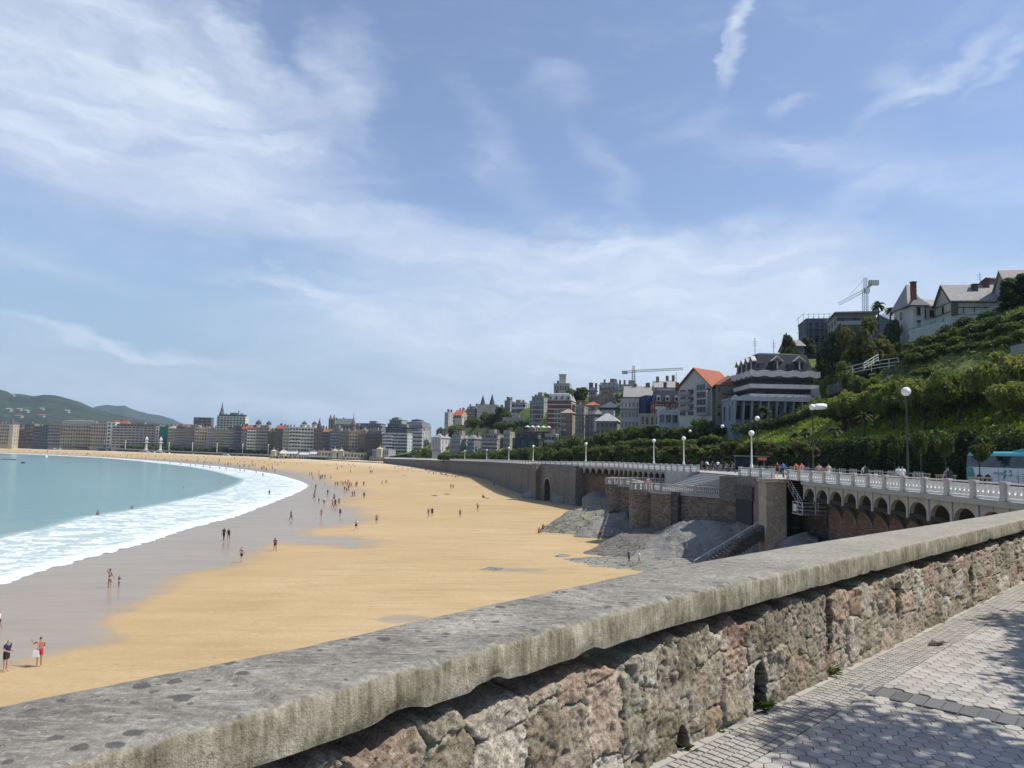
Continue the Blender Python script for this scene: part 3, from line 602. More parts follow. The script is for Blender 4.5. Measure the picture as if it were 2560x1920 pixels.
def ground_at(x, y):
    h = HB.ray_cast(Vector((x,y,200)), Vector((0,0,-1)))
    return h[0].z if h[0] else ter_xy(x,y)
# dark ivy-grown retaining wall along the road
mb = MB(); ivy = rubble('ivy_stone', [(.045,.05,.03),(.07,.065,.05),(.035,.04,.03),(.06,.06,.045)], (.05,.05,.04), 1.2)
sv = np.concatenate([np.arange(0,260,6.), np.arange(260,PS[-1],25)])
for a, b in zip(sv[:-1], sv[1:]):
    if a > 500: break
    wa, wb = (float(np.interp(q,[u for u,_ in WS],[v for _,v in WS])) for q in (a,b)); x0,y0,z0,nx,ny,_,_ = pth(a); x1,y1,z1,mx_,my_,_,_ = pth(b)
    A = (x0+nx*(wa-.35), y0+ny*(wa-.35)); B = (x1+mx_*(wb-.35), y1+my_*(wb-.35)); A2 = (x0+nx*(wa+.3), y0+ny*(wa+.3)); B2 = (x1+mx_*(wb+.3), y1+my_*(wb+.3))
    ha, hb = z0-1+4.75*min(1,gfac(a)), z1-1+4.75*min(1,gfac(b))
    mb.add([(A[0],A[1],z0-2),(B[0],B[1],z1-2),(B[0],B[1],hb),(A[0],A[1],ha),(B2[0],B2[1],hb),(A2[0],A2[1],ha)], [(0,3,2,1),(3,5,4,2)])
tag(mb.build('retaining_wall', ivy), 'long dark ivy grown retaining wall along the road below the green slope', 'wall')
# ================================================================== SEA WALLS
mw_far = rubble('weathered_seawall', [(.185,.16,.135),(.22,.195,.165),(.16,.14,.115),(.25,.21,.17)], (.17,.155,.135), .8, .05, (1,1,1.6), .5, .55)
mw_red = rubble('red_rubble', [(.20,.115,.075),(.26,.165,.11),(.16,.085,.06),(.23,.15,.11),(.30,.21,.14)], (.145,.10,.075), 1.5, .07, (1,1,1.8), .9, .35)
mw_grey = rubble('grey_ashlar', [(.21,.19,.165),(.27,.25,.215),(.17,.15,.13),(.24,.21,.175)], (.13,.12,.105), 1.2, .06, (1,1,1.7), .7, .45)
mw_brick = rubble('banded_masonry', [(.17,.125,.095),(.22,.17,.125),(.13,.10,.08),(.27,.20,.14),(.30,.25,.20)], (.30,.265,.22), 1.6, .075, (.75,.75,2.2), .9, .35)
mw_dark = rubble('dark_masonry', [(.09,.08,.07),(.13,.115,.10),(.07,.06,.055),(.17,.15,.13)], (.06,.055,.05), 1.6, .07, (.8,.8,2.), .9, .5)
mconc = simple('grey_concrete', (.36,.355,.33), .85, .14, .8, .2, fine=2.)
mwhite = simple('white_paint', (.86,.85,.81), .6, .06, 1.5, fine=3.); mpost = simple('grey_painted_post', (.50,.475,.445), .75, .1, 2., fine=3.)
def wall_run(name, label, s0, s1, mat, zfoot, top=1.05, thick=1.2, ds=4, off=0.):
    mb = MB(); sv = np.append(np.arange(s0, s1, ds), s1)
    for a, b in zip(sv[:-1], sv[1:]):
        x0,y0,z0,nx,ny,_,_ = pth(a); x1,y1,z1,mx_,my_,_,_ = pth(b)
        q = [(x0+nx*off,y0+ny*off),(x1+mx_*off,y1+my_*off),(x1+mx_*(off+thick),y1+my_*(off+thick)),(x0+nx*(off+thick),y0+ny*(off+thick))]
        f0, f1 = zfoot(a), zfoot(b); ta, tb = z0-top, z1-top
        mb.add([(*q[0],f0),(*q[1],f1),(*q[1],tb),(*q[0],ta),(*q[2],tb),(*q[3],ta)], [(0,3,2,1),(3,5,4,2)])
    return tag(mb.build(name, mat), label, 'sea wall')
SF0, SF1 = s_of_px(1352), s_of_px(965); SE = PS[-1]
wall_run('sea_wall', 'long weathered brown sea wall curving behind the far beach', SF0, SF1, mw_far, lambda s: -11.5, 1.15)
# small blind arches (corbel table) under the far railing
far_wall = bpy.data.objects['sea_wall']; mbc = MB(); mbc.box((0,0,0),(.35,.42,1.0)); CM = mbc.mesh('corbel', simple('corbel_stone', (.24,.215,.185), .9)); s = SF0
for k in range(98):
    x,y,z,nx,ny,dx,dy = pth(s); link('corbel', CM, far_wall, (x-nx*.22, y-ny*.22, z-1.65), math.atan2(dy,dx)); s += 1.5 if k < 60 else 2.6
# --- balustrade: shared panel and post meshes
def panel_mesh(L, n):
    mb = MB(); mb.box((L/2,0,.93),(L,.13,.07)); mb.box((L/2,0,.10),(L,.12,.13)); mb.box((L/2,0,.80),(L,.05,.05)); mb.box((L/2,0,.22),(L,.05,.05))
    pit = L/n
    for i in range(n):
        cx = pit*(i+.5); ro, ri, hz = pit*.44, pit*.20, .27; N_ = 20
        vs = []
        for y in (-.035,.035):
            vs += [(cx+ro*math.cos(2*math.pi*j/N_), y, .51+hz*math.sin(2*math.pi*j/N_)) for j in range(N_)]+[(cx+ri*math.cos(2*math.pi*j/N_), y, .51+hz*.48*math.sin(2*math.pi*j/N_)) for j in range(N_)]
        fs = []
        for j in range(N_):
            k = (j+1)%N_; fs += [(j,k,N_+k,N_+j),(2*N_+k,2*N_+j,3*N_+j,3*N_+k),(k,j,2*N_+j,2*N_+k),(N_+j,N_+k,3*N_+k,3*N_+j)]
        mb.add(vs, fs)
        for sx_ in (-1,1):
            for sz_ in (-1,1):                           # corner leaves between the ovals
                mb.add([(cx+sx_*pit*.48,-.02,.51+sz_*.29),(cx+sx_*pit*.18,-.02,.51+sz_*.29),(cx+sx_*pit*.34,-.02,.51+sz_*.20),(cx+sx_*pit*.48,-.02,.51+sz_*.10),(cx+sx_*pit*.48,.02,.51+sz_*.29),(cx+sx_*pit*.18,.02,.51+sz_*.29),(cx+sx_*pit*.34,.02,.51+sz_*.20),(cx+sx_*pit*.48,.02,.51+sz_*.10)],
                       [(0,1,2,3),(7,6,5,4),(0,4,5,1),(1,5,6,2),(2,6,7,3)])
        if i: mb.box((pit*i,0,.51),(.035,.05,.60))
    return mb.mesh('railing_panel', mwhite)
def post_mesh():
    mb = MB(); mb.box((0,0,.48),(.42,.30,.96)); mb.box((0,0,.99),(.50,.36,.07)); mb.box((0,0,.07),(.48,.35,.14)); mb.box((0,-.16,.5),(.26,.02,.55)); return mb.mesh('railing_post', mpost)
PM, POST = {}, post_mesh()
def rail(name, label, s0, s1, bay, n, group='white balustrade runs of the promenade'):
    nb = max(1,int(round((s1-s0)/bay))); L = (s1-s0)/nb; key = (round(L,2), n)
    x,y,z,*_ = pth(s0); root = empty(name, (x,y,z-1), label, 'balustrade', group)
    for i in range(nb+1):
        s = s0+i*L; x1,y1,z1,_,_,_,_ = pth(s)
        po = link('post', POST, root, (x1-x,y1-y,z1-z))
        x2,y2,z2,_,_,_,_ = pth(min(s+L, s1)); a = math.atan2(y2-y1,x2-x1) if i < nb else a
        po.rotation_euler = (0,0,a)
        if i < nb:
            d3 = math.dist((x1,y1),(x2,y2))
            if key not in PM: PM[key] = panel_mesh(1.0*L-.42, n)
            pa = link('panel', PM[key], root, (x1-x+math.cos(a)*.21, y1-y+math.sin(a)*.21, z1-z)); pa.rotation_euler = (0,-math.atan2(z2-z1,d3),a)
    return root
sA, sB, sC, sD, sE_ = s_of_y(22), s_of_y(73.2), s_of_y(77.0), s_of_y(86), s_of_y(103.5)
sTUN = s_of_y(183)
rail('balustrade', 'white openwork balustrade above the arcade, nearest run beside the parked bus', sA, sB, 2.85, 5)
rail('balustrade', 'short white balustrade run over the square pier, between the narrow and the wide stairs', sC, sD, 2.85, 5)
rail('balustrade', 'white balustrade run beyond the wide stairs, above the small arches', sE_, sTUN, 3.0, 4)
s_far1 = s_of_px(1120)
rail('balustrade', 'far white balustrade on top of the weathered sea wall', sTUN, s_far1, 3.6, 4)
# very far stretch: thin white rail seen as a line
mb = MB(); sv = np.arange(s_far1, s_of_px(968), 4.)
for a in sv:
    x,y,z,nx,ny,dx,dy = pth(a); mb.box((x,y,z-.06),(4.05,.16,.12), rz=math.atan2(dy,dx)); mb.box((x,y,z-.9),(4.05,.14,.14), rz=math.atan2(dy,dx)); mb.box((x,y,z-.5),(.5,.3,1.0), rz=math.atan2(dy,dx))
    for k in range(3): mb.box((x+dx*(1+k*.9),y+dy*(1+k*.9),z-.5),(.35,.08,.7), rz=math.atan2(dy,dx))
tag(mb.build('balustrade', mwhite), 'farthest stretch of white balustrade, thin line above the wall near the pavilion', 'balustrade', 'white balustrade runs of the promenade')
# --- arcades: spandrel arches carried on ribs in front of an older rubble wall
def arcade(name, label, s0, s1, bay, rise, deep, drop, wallmat_, wlabel, foot, sp=1.42):
    nb = int(round((s1-s0)/bay)); L = (s1-s0)/nb; x,y,z,*_ = pth(s0); root = empty(name, (x,y,z-1), label, 'arcade')
    K = 14
    for i in range(nb):
        a, b = pth(s0+i*L), pth(s0+(i+1)*L); hw = L/2-.20
        def P3(u, dpt, zz): f = u/L; return (a[0]+(b[0]-a[0])*f+a[3]*dpt-x, a[1]+(b[1]-a[1])*f+a[4]*dpt-y, (a[2]+(b[2]-a[2])*f)-z+1-1.0+zz)
        mb = MB(); zs = -sp; za = zs+rise
        arc = [(L/2+hw*math.cos(math.pi*(1-k/K)), zs+rise*math.sin(math.pi*k/K)) for k in range(K+1)]
        for d0 in (0.,):
            top = -.32
            vs = [P3(u,0,zq) for u,zq in arc]+[P3(u,0,top) for u,_ in arc]; mb.add(vs, [(k,k+1,K+2+k,K+1+k) for k in range(K)])
            vs = [P3(u,0,zq) for u,zq in arc]+[P3(u,.30,zq) for u,zq in arc]; mb.add(vs, [(k+1,k,K+1+k,K+2+k) for k in range(K)])
            for (u0,u1) in ((0,L/2-hw),(L/2+hw,L)): mb.add([P3(u0,0,zs-.28),P3(u1,0,zs-.28),P3(u1,0,top),P3(u0,0,top),P3(u0,.3,zs-.28),P3(u1,.3,zs-.28)], [(0,1,2,3),(1,0,4,5)])
            # raised pilaster, recessed field lines and the cornice
            mb.add([P3(-.13,-.07,zs-.30),P3(.13,-.07,zs-.30),P3(.13,-.07,top),P3(-.13,-.07,top),P3(-.13,.02,zs-.3),P3(.13,.02,zs-.3),P3(.13,.02,top),P3(-.13,.02,top)], [(0,1,2,3),(4,0,3,7),(1,5,6,2),(4,5,1,0)])
            mb.add([P3(L/2-.05,-.03,za-.02),P3(L/2+.05,-.03,za-.02),P3(L/2+.05,-.03,top),P3(L/2-.05,-.03,top),P3(L/2-.05,.0,za),P3(L/2+.05,.0,za),P3(L/2+.05,0,top),P3(L/2-.05,0,top)], [(0,1,2,3),(4,0,3,7),(1,5,6,2)])
            mb.add([P3(0,-.22,-.32),P3(L,-.22,-.32),P3(L,-.22,0),P3(0,-.22,0),P3(0,.3,-.32),P3(L,.3,-.32),P3(L,.3,.0),P3(0,.3,.0)], [(0,1,2,3),(1,0,4,5),(3,2,6,7)])
        mb.build('spandrel', mconc, root)
        mb = MB(); N2 = 7                                # vault sinking back to the old wall
        rows = []
        for j in range(N2+1):
            q = j/N2; dz = -drop*(1-math.cos(q*math.pi/2)); dp = .28+(deep-.25)*math.sin(q*math.pi/2)
            rows += [P3(u,dp,zq+dz) for u,zq in arc]
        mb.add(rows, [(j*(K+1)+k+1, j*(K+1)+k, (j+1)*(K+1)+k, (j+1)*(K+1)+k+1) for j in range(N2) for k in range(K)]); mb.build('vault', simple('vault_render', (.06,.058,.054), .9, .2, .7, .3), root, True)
        mb = MB(); pr = []
        for j in range(N2+1):
            q = j/N2; pr.append((.0+deep*math.sin(q*math.pi/2), zs-.28-(drop)*(1-math.cos(q*math.pi/2))))
        for e in (-.10,.10): pass
        vs = [P3(-.14,d_,zq) for d_,zq in pr]+[P3(.14,d_,zq) for d_,zq in pr]+[P3(-.14,d_,zq+.32) for d_,zq in pr]+[P3(.14,d_,zq+.32) for d_,zq in pr]; n = N2+1
        fs = []
        for k in range(N2): fs += [(k,k+1,n+k+1,n+k),(2*n+k,2*n+k+1,k+1,k),(n+k,n+k+1,3*n+k+1,3*n+k)]
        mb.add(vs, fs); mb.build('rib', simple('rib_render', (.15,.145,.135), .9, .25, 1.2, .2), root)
    mb = MB()
    for i in range(nb):
        a, b = pth(s0+i*L), pth(s0+(i+1)*L); q = lambda p_, dp, zz: (p_[0]+p_[3]*dp, p_[1]+p_[4]*dp, zz)
        mb.add([q(a,deep,foot),q(b,deep,foot),q(b,deep,b[2]-1.2),q(a,deep,a[2]-1.2)], [(0,3,2,1)])
    a = pth(s0+nb*L); mb.add([q(a,deep,foot),q(a,deep+9,foot),q(a,deep+9,a[2]-1.2),q(a,deep,a[2]-1.2)], [(0,3,2,1)])
    tag(mb.build('rubble_wall', wallmat_), wlabel, 'wall'); return root
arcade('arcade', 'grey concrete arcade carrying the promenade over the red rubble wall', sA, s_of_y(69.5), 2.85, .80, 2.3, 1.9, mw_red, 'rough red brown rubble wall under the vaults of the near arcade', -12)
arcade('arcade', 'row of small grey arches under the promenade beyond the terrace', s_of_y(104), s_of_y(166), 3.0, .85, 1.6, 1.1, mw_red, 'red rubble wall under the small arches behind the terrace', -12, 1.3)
# --- headland with tunnel mouth
a, b = pth(s_of_y(166)), pth(s_of_y(184)); dv = Vector((b[0]-a[0], b[1]-a[1])); Lh = dv.length; ang = math.atan2(dv.y, dv.x)
root = empty('headland_wall', (a[0],a[1],0), 'grey stone headland wall with an arched tunnel mouth at sand level', 'sea wall', rz=ang)
def archface(mb, u0, u1, z0, z1, cu, hw, zs, y=0., K=18):
    arc = [(cu-hw, z0)]+[(cu-hw*math.cos(math.pi*k/K), zs+hw*math.sin(math.pi*k/K)) for k in range(K+1)]+[(cu+hw, z0)]
    mb.add([(u0,y,z0),(cu-hw,y,z0),(cu-hw,y,zs),(cu-hw,y,z1),(u0,y,z1),(u0,y,zs)], [(0,1,2,3,4,5)]); mb.add([(u1,y,z0),(cu+hw,y,z0),(cu+hw,y,zs),(cu+hw,y,z1),(u1,y,z1)], [(4,3,2,1,0)])
    up = arc[1:-1]; n = len(up); mb.add([(p[0],y,p[1]) for p in up]+[(p[0],y,z1) for p in up], [(k,k+1,n+k+1,n+k) for k in range(n-1)]); return arc
mb = MB(); zt = a[2]-1.05; cu = Lh*.80; arc = archface(mb, -.5, Lh+3, -12, zt, cu, 1.7, -6.6, .9)
mb.prism([(-.5,.9),(-.5,-3),(-.52,-3),(-.52,.9)], -12, zt); mb.add([(Lh+3,.9,-12),(Lh+3,-2,-12),(Lh+3,-2,zt),(Lh+3,.9,zt)], [(0,1,2,3)]); mb.add([(-.5,.9,zt),(Lh+3,.9,zt),(Lh+3,-2,zt),(-.5,-2,zt)], [(0,1,2,3)])
mb.build('wall', mw_grey, root)
mb = MB(); n = len(arc); mb.add([(p[0],.9,p[1]) for p in arc]+[(p[0],-7,p[1]) for p in arc], [(k,n+k,n+k+1,k+1) for k in range(n-1)]+[tuple(range(n,2*n))]); mb.build('tunnel', mw_dark, root)
mb = MB()
arc2 = [(cu-2.1*math.cos(math.pi*k/18), -6.6+2.1*math.sin(math.pi*k/18)) for k in range(19)]; arc1 = [(cu-1.7*math.cos(math.pi*k/18), -6.6+1.7*math.sin(math.pi*k/18)) for k in range(19)]
mb.add([(p[0],.98,p[1]) for p in arc1]+[(p[0],.98,p[1]) for p in arc2]+[(p[0],.88,p[1]) for p in arc2], [(k,k+1,20+k,19+k) for k in range(18)]+[(19+k,20+k,39+k,38+k) for k in range(18)]); mb.build('arch_ring', simple('arch_stone', (.30,.26,.215), .9), root)
mb = MB(); mb.box((Lh+1.6,1.5,(zt-12)/2),(2.4,1.4,zt+12)); mb.build('buttress', mw_far, root)
# ================================================================== TERRACE WITH ROUND BASTIONS
TZ = -3.2
terr = empty('lookout_terrace', (20,100,TZ), 'stone lookout terrace with round bastions below the wide stairs', 'terrace')
o3 = Vector((20,100,TZ))
mb = MB(); polyT = [(15.8,119.5),(16.2,115),(18.3,113.0),(18.6,97.6),(19.6,96.6),(26.7,88.2),(29,88.2),(29,120)]
mb.prism([(x-20,y-100) for x,y in polyT], -8.8, -.02); b_ = mb.build('platform', mw_brick, terr)
def tower(x, y, r, zb, nm='bastion'):
    mb = MB(); mb.lathe([(.02,zb-TZ-.9),(r*.62,zb-TZ-.5),(r*.96,zb-TZ+.6),(r,zb-TZ+1.6),(r,-.75),(r+.10,-.7),(r+.10,-.45),(r+.02,-.4),(r+.02,.0),(.02,.0)], 28, (x-20,y-100,0)); return mb.build(nm, mw_brick, terr, False)
tower(16.9,116.2,1.95,-9.2); tower(18.2,100.6,2.05,-9.3)
# dark passage and the three plain pilasters on the front wall
fx = lambda t_: (19.6+7.1*t_, 96.6-8.4*t_)
mb = MB(); p0 = fx(.24); mb.box((p0[0]-20-.1,p0[1]-100-.1,-2.6),(1.1,1.1,5.4), rz=R(-50)); mb.build('pilaster', mw_dark, terr)
# opening with back wall (modelled as an inset box face set slightly proud, its shade painted near-black)
mb = MB(); a_, b_2 = fx(.60), fx(.93); d = Vector((b_2[0]-a_[0], b_2[1]-a_[1])); mid = ((a_[0]+b_2[0])/2-20, (a_[1]+b_2[1])/2-100)
mb.box((26.12-20,82.8-100,.75),(.5,6.2,1.5)); mb.build('dark_parapet', mw_dark, terr)
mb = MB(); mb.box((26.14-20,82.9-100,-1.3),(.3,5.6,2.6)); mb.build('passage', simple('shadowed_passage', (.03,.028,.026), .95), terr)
mb = MB()
for k in range(len(polyT)-3):
    a_, b_2 = Vector(polyT[k]), Vector(polyT[k+1]); m_ = (a_+b_2)/2; mb.box((m_.x-20, m_.y-100, -.16), ((b_2-a_).length+.3,.5,.30), rz=math.atan2(b_2.y-a_.y, b_2.x-a_.x))
mb.build('cornice', mconc, terr)
# terrace balustrades of turned balusters
def turned(name, label, pts, z, grp='stone balustrades of the terrace', dark=False):
    root = empty(name, (pts[0][0],pts[0][1],z), label, 'balustrade', grp); mb1, mb2, mb3 = MB(), MB(), MB(); x0,y0 = pts[0]
    for (xa,ya),(xb,yb) in zip(pts[:-1],pts[1:]):
        L_ = math.hypot(xb-xa,yb-ya); an = math.atan2(yb-ya,xb-xa); mb1.box(((xa+xb)/2-x0,(ya+yb)/2-y0,.92),(L_+.1,.28,.12), rz=an); mb1.box(((xa+xb)/2-x0,(ya+yb)/2-y0,.07),(L_+.1,.26,.14), rz=an)
        n = int(L_/.30)
        for i in range(n):
            f = (i+.5)/n; mb2.lathe([(.05,.14),(.06,.2),(.10,.36),(.09,.48),(.045,.66),(.06,.76),(.06,.86)], 6, (xa+(xb-xa)*f-x0, ya+(yb-ya)*f-y0, 0))
        nb = max(1,int(L_/3.4))
        for i in range(nb+1): mb3.box((xa+(xb-xa)*i/nb-x0, ya+(yb-ya)*i/nb-y0, .5),(.34,.34,1.0), rz=an); mb3.build('pedestal', mconc, root); mb3 = MB()
    mb1.build('handrail', simple('pale_stone', (.42,.40,.36), .85), root); mb2.build('balusters', simple('worn_baluster', (.56,.54,.50), .85), root)['kind'] = 'stuff'; return root
arcp = lambda cx,cy,r,a0,a1,n: [(cx+r*math.cos(R(a0+(a1-a0)*k/n)), cy+r*math.sin(R(a0+(a1-a0)*k/n))) for k in range(n+1)]
turned('balustrade', 'worn stone balustrade round the nearer bastion and front edge of the terrace', [(18.4,103.2)]+arcp(18.2,100.6,1.95,190,300,5)+[(19.7,96.75),(23.1,92.6),(26.4,88.75)], TZ)
turned('balustrade', 'worn stone balustrade round the farther bastion of the terrace', arcp(16.9,116.2,1.85,100,300,6)+[(18.4,112.6),(18.5,104)], TZ)
turned('balustrade', 'stone balustrade at the back of the terrace under the white railing', [(16.5,119.5),(21,120.5),(25,118)], TZ)
# wide stairs from the promenade down to the terrace
mb = MB(); n = 14; zt = pth(s_of_y(95))[2]-1.0; zb = TZ
for i in range(n):
    x1 = 26.6-i*.40; yf = 89.0+(26.7-x1)*1.18; mb.prism([(x1-.40,yf+.47),(x1+.0,yf),(x1,103),(x1-.40,103)], TZ-.3, zt-(zt-zb)*(i+1)/(n+1))
tag(mb.build('wide_stairs', simple('stair_stone', (.33,.32,.30), .85, .12, 1.)), 'wide flight of grey stone steps down from the promenade to the terrace', 'stairs')
mb = MB(); mb.prism([(25.0,88.9),(27.2,86.2),(27.6,87.3),(25.3,89.7)], TZ-.5, zt-.1)
tag(mb.build('stair_wall', mw_grey), 'grey stone side wall of the wide stairs, next to the red marker', 'wall')
mb = MB(); zc = pth(sE_)[2]-1; mb.box((24.0,104.0,(zc+TZ)/2),(4.6,.5,zc-TZ)); tag(mb.build('stair_wall', mconc), 'pale concrete side wall at the far end of the wide stairs', 'wall')
# red round marker post with a pole
rx = at(1857,1211,91); root = empty('rescue_post', (rx.x,rx.y,TZ), 'bright red rounded rescue post at the foot of the wide stairs', 'rescue post')
mb = MB(); mb.lathe([(.36,-.2),(.38,.1),(.38,1.25),(.30,1.55),(.12,1.72),(.02,1.75)], 16); mb.build('body', simple('red_plastic', (.55,.02,.03), .4, .08), root, True)
mb = MB(); mb.tube([(0,0,1.6),(0,0,2.3)], .05); mb.build('pole', simple('dark_metal', (.04,.04,.042), .5), root)
# pier between the two stairs, with its weathered rock foot
pz = pth(s_of_y(80))[2]-1.0
mb = MB(); mb.prism([(25.9,75.3),(27.9,75.2),(27.9,77.4),(25.9,77.6)], -12, pz-.35); mb.prism([(25.75,75.1),(28,75.0),(28,77.6),(25.75,77.8)], pz-.35, pz+.02)
pr = mb.build('square_pier', rubble('tan_pier_stone', [(.46,.37,.275),(.52,.43,.33),(.38,.31,.235),(.48,.40,.31)], (.34,.29,.23), 1.6, .05, (1,1,1.4), .6, .3)); tag(pr, 'tall square tan stone pier between the narrow and the wide stairs', 'pier')
mb = MB(); mb.prism([(26.1,77.65),(28.2,77.65),(29.2,87.2),(26.3,86.4)], -12, pz-.1); tag(mb.build('pier_wall', mw_grey), 'grey ashlar wall behind the square pier under the short white railing', 'wall')
# recess with narrow metal stairs to a landing
mb = MB(); mb.add([(30.2,77.5,-12),(30.2,68,-12),(30.2,68,-.7),(30.2,77.5,-.7)], [(3,2,1,0)]); mb.add([(27.9,77.2,-12),(30.2,77.2,-12),(30.2,77.2,-.7),(27.9,77.2,-.7)], [(0,1,2,3)])
mb.add([(29.55,69.6,-12),(30.3,69.4,-12),(30.3,69.4,-1.2),(29.55,69.6,-1.2)], [(3,2,1,0)]); tag(mb.build('recess_wall', mw_dark), 'dark stone back wall of the recess beside the square pier', 'wall')
st = empty('metal_stairs', (28.4,74,0), 'narrow metal stairs with railings in the dark recess beside the pier', 'stairs')
mst = simple('galvanised_steel', (.30,.31,.32), .45, .1, 4, metal=.6); q0 = pth(s_of_y(75))[2]-1.0
mb = MB(); n = 14
for i in range(n): mb.box((.35+.02*i, 1.6-i*.26, q0-.2-i*.2),(1.5,.27,.05))
mb.build('tread', mst, st); mb = MB()
for x in (-.45,1.1): mb.tube([(x,1.8,q0-.1),(x+.25,-2.1,q0-3.0)], .06)
mb.build('stringer', mst, st)
mb = MB()
for x in (-.45,1.1):
    mb.tube([(x,1.8,q0+.9),(x+.25,-2.1,q0-2.0)], .035); mb.tube([(x,1.8,q0+.45),(x+.25,-2.1,q0-2.45)], .025)
    for k in range(5): f = k/4; mb.tube([(x+.25*f,1.8-3.9*f,q0-.1-2.9*f),(x+.25*f,1.8-3.9*f,q0+.9-2.9*f)], .025)
mb.build('handrail', simple('pale_steel', (.62,.62,.60), .45, .1, 4), st)
mb = MB(); mb.box((.1,-3.3,q0-3.1),(2.6,2.4,.1)); mb.build('landing', mst, st)
mb = MB()
for h in (.35,.7,1.05): mb.tube([(-1.1,-2.1,q0-3.05+h),(-1.1,-4.5,q0-3.05+h),(1.3,-4.5,q0-3.05+h)], .028)
for x, y in ((-1.1,-2.1),(-1.1,-3.3),(-1.1,-4.5),(.1,-4.5),(1.3,-4.5)): mb.tube([(x,y,q0-3.1),(x,y,q0-2.0)], .03)
mb.build('landing_rail', simple('pale_steel', (.62,.62,.60)), st)
mb = MB(); mb.box((-1.13,-2.7,q0-2.55),(.03,.7,.7)); mb.build('notice', simple('notice_white', (.6,.62,.62), .5), st)
# stone stairs cut down the rock to the beach, with a handrail
bs = empty('rock_stairs', (20,74.5,-9), 'dark stone stairs climbing the rock to the pier, with a thin handrail', 'stairs')
A3, B3 = at(1775,1402,75.), at(1925,1308,76.); n = 19; mb = MB()
for i in range(n):
    f = (i+.5)/n; c_ = A3.lerp(B3, f); mb.box((c_.x-20, c_.y-74.5+.75, c_.z+9-.6),((B3.x-A3.x)/n+.002,1.5,1.2))
mb.build('steps', mw_dark, bs)
mb = MB(); H0, H1 = at(1735,1402,77.6), at(1922,1290,78); o_ = Vector((20,74.5,-9)); mb.tube([H0-o_,H1-o_], .04)
for k in range(6): p_ = H0.lerp(H1,k/5)-o_; mb.tube([p_,p_-Vector((0,0,1.1))], .03)
mb.build('handrail', simple('pale_steel', (.62,.62,.60)), bs)
# ================================================================== ROCKS
def rockmat(name, cols, crack=.5, layer=0.):
    if name in MATS: return MATS[name]
    m, t = newmat(name); n1 = t.noise(t.pos, .5, 6, .65); n2 = t.noise(t.pos, 4, 6, .7)
    c = t.ramp(t.math('ADD', t.math('MULTIPLY', n1, .6), t.math('MULTIPLY', n2, .4)), [(.3,cols[0]),(.5,cols[1]),(.7,cols[2])])
    v = t.voro(t.vmath('ADD', t.mapping(t.pos, rot=(0,0,.7), scale=(.7,1.5,.9)), t.mapping(t.noise(t.pos, .8, 4, .6, out=1), scale=(.7,.7,.7))), .75, 'DISTANCE_TO_EDGE', 'Distance')
    ck = t.mapr(v, .0, .05, crack, 0); c = t.mix(ck, c, (.035,.034,.03))
    st = t.noise(t.mapping(t.pos, scale=(1.2,1.2,.16)), .8, 5, .7); c = t.mix(t.mapr(st,.55,.78,0,.55), c, tuple(x*.35 for x in cols[1]))
    br = t.noise(t.pos, .23, 4, .6); c = t.mix(t.mapr(br,.60,.68,0,.7), c, (.16,.10,.06))
    t.put(t.b.inputs['Base Color'], c); t.b.inputs['Roughness'].default_value = .88
    t.put(t.b.inputs['Normal'], t.bump(t.math('ADD', t.math('ADD', n2, n1), t.math('MULTIPLY', ck, -2.)), .8, .22)); MATS[name] = m; return m
rk_l = rockmat('cracked_pale_rock', [(.17,.16,.12),(.26,.248,.19),(.34,.325,.26)], .85); rk_g = rockmat('smooth_grey_rock', [(.17,.16,.14),(.25,.237,.21),(.33,.315,.285)], .16); rk_f = rockmat('flat_shore_rock', [(.18,.17,.135),(.27,.258,.21),(.36,.345,.285)], .6)
def rock(label, rows, mat, amp=.35, n=10, down=3.0, seed=1, sc=.35):
    """rows: list of rows of (px,py,d), top row first; a displaced surface with skirts going back and down"""
    G = np.array([[tuple(at(*p)) for p in r] for r in rows]); nr, nc_ = G.shape[:2]
    u = np.linspace(0, nr-1, (nr-1)*n+1); v = np.linspace(0, nc_-1, (nc_-1)*n+1)
    def lerp2(A): 
        B = np.stack([np.stack([np.interp(v, range(nc_), A[i,:,k]) for k in range(3)],-1) for i in range(nr)])
        return np.stack([np.stack([np.interp(u, range(nr), B[:,j,k]) for k in range(3)],-1) for j in range(len(v))],1)
    Q = lerp2(G); 
    for _ in range(4): Q[1:-1,1:-1] = (Q[:-2,1:-1]+Q[2:,1:-1]+Q[1:-1,:-2]+Q[1:-1,2:]+Q[1:-1,1:-1])/5
    X, Y, Z = Q[...,0], Q[...,1], Q[...,2]; e = vnoise(X*sc*1.6+Z*sc*.9, Y*sc+Z*sc*1.3, seed=seed, octv=5); e2 = np.abs(vnoise(X*sc*3+Z*2.2*sc, Y*sc*2+Z*sc*3, seed=seed+1, octv=4)); lay = vnoise(X*.25+seed, Z*2.6+X*.5, seed=seed+2, octv=4)
    Q[...,2] += (e*amp*1.6-e2*amp*1.2); Q[...,1] -= e*amp+lay*amp*1.3; Q[...,0] += e2*amp*.5
    back = Q[0]+np.array([0,3.5,-.8]); back2 = back+np.array([0,.5,-6]); front = Q[-1]+np.array([0,.8,-down])
    A = np.concatenate([[back2],[back],Q,[front]]); A = np.concatenate([A[:,:1]+np.array([.3,1.2,-down]), A, A[:,-1:]+np.array([0,1.2,-down])],1)
    o = link('shore_rock', npmesh('shore_rock', A.reshape(-1,3), gridfaces(A.shape[0], A.shape[1])[:,::-1], mat, False)); return tag(o, label, 'rock', 'rocks at the foot of the terrace')
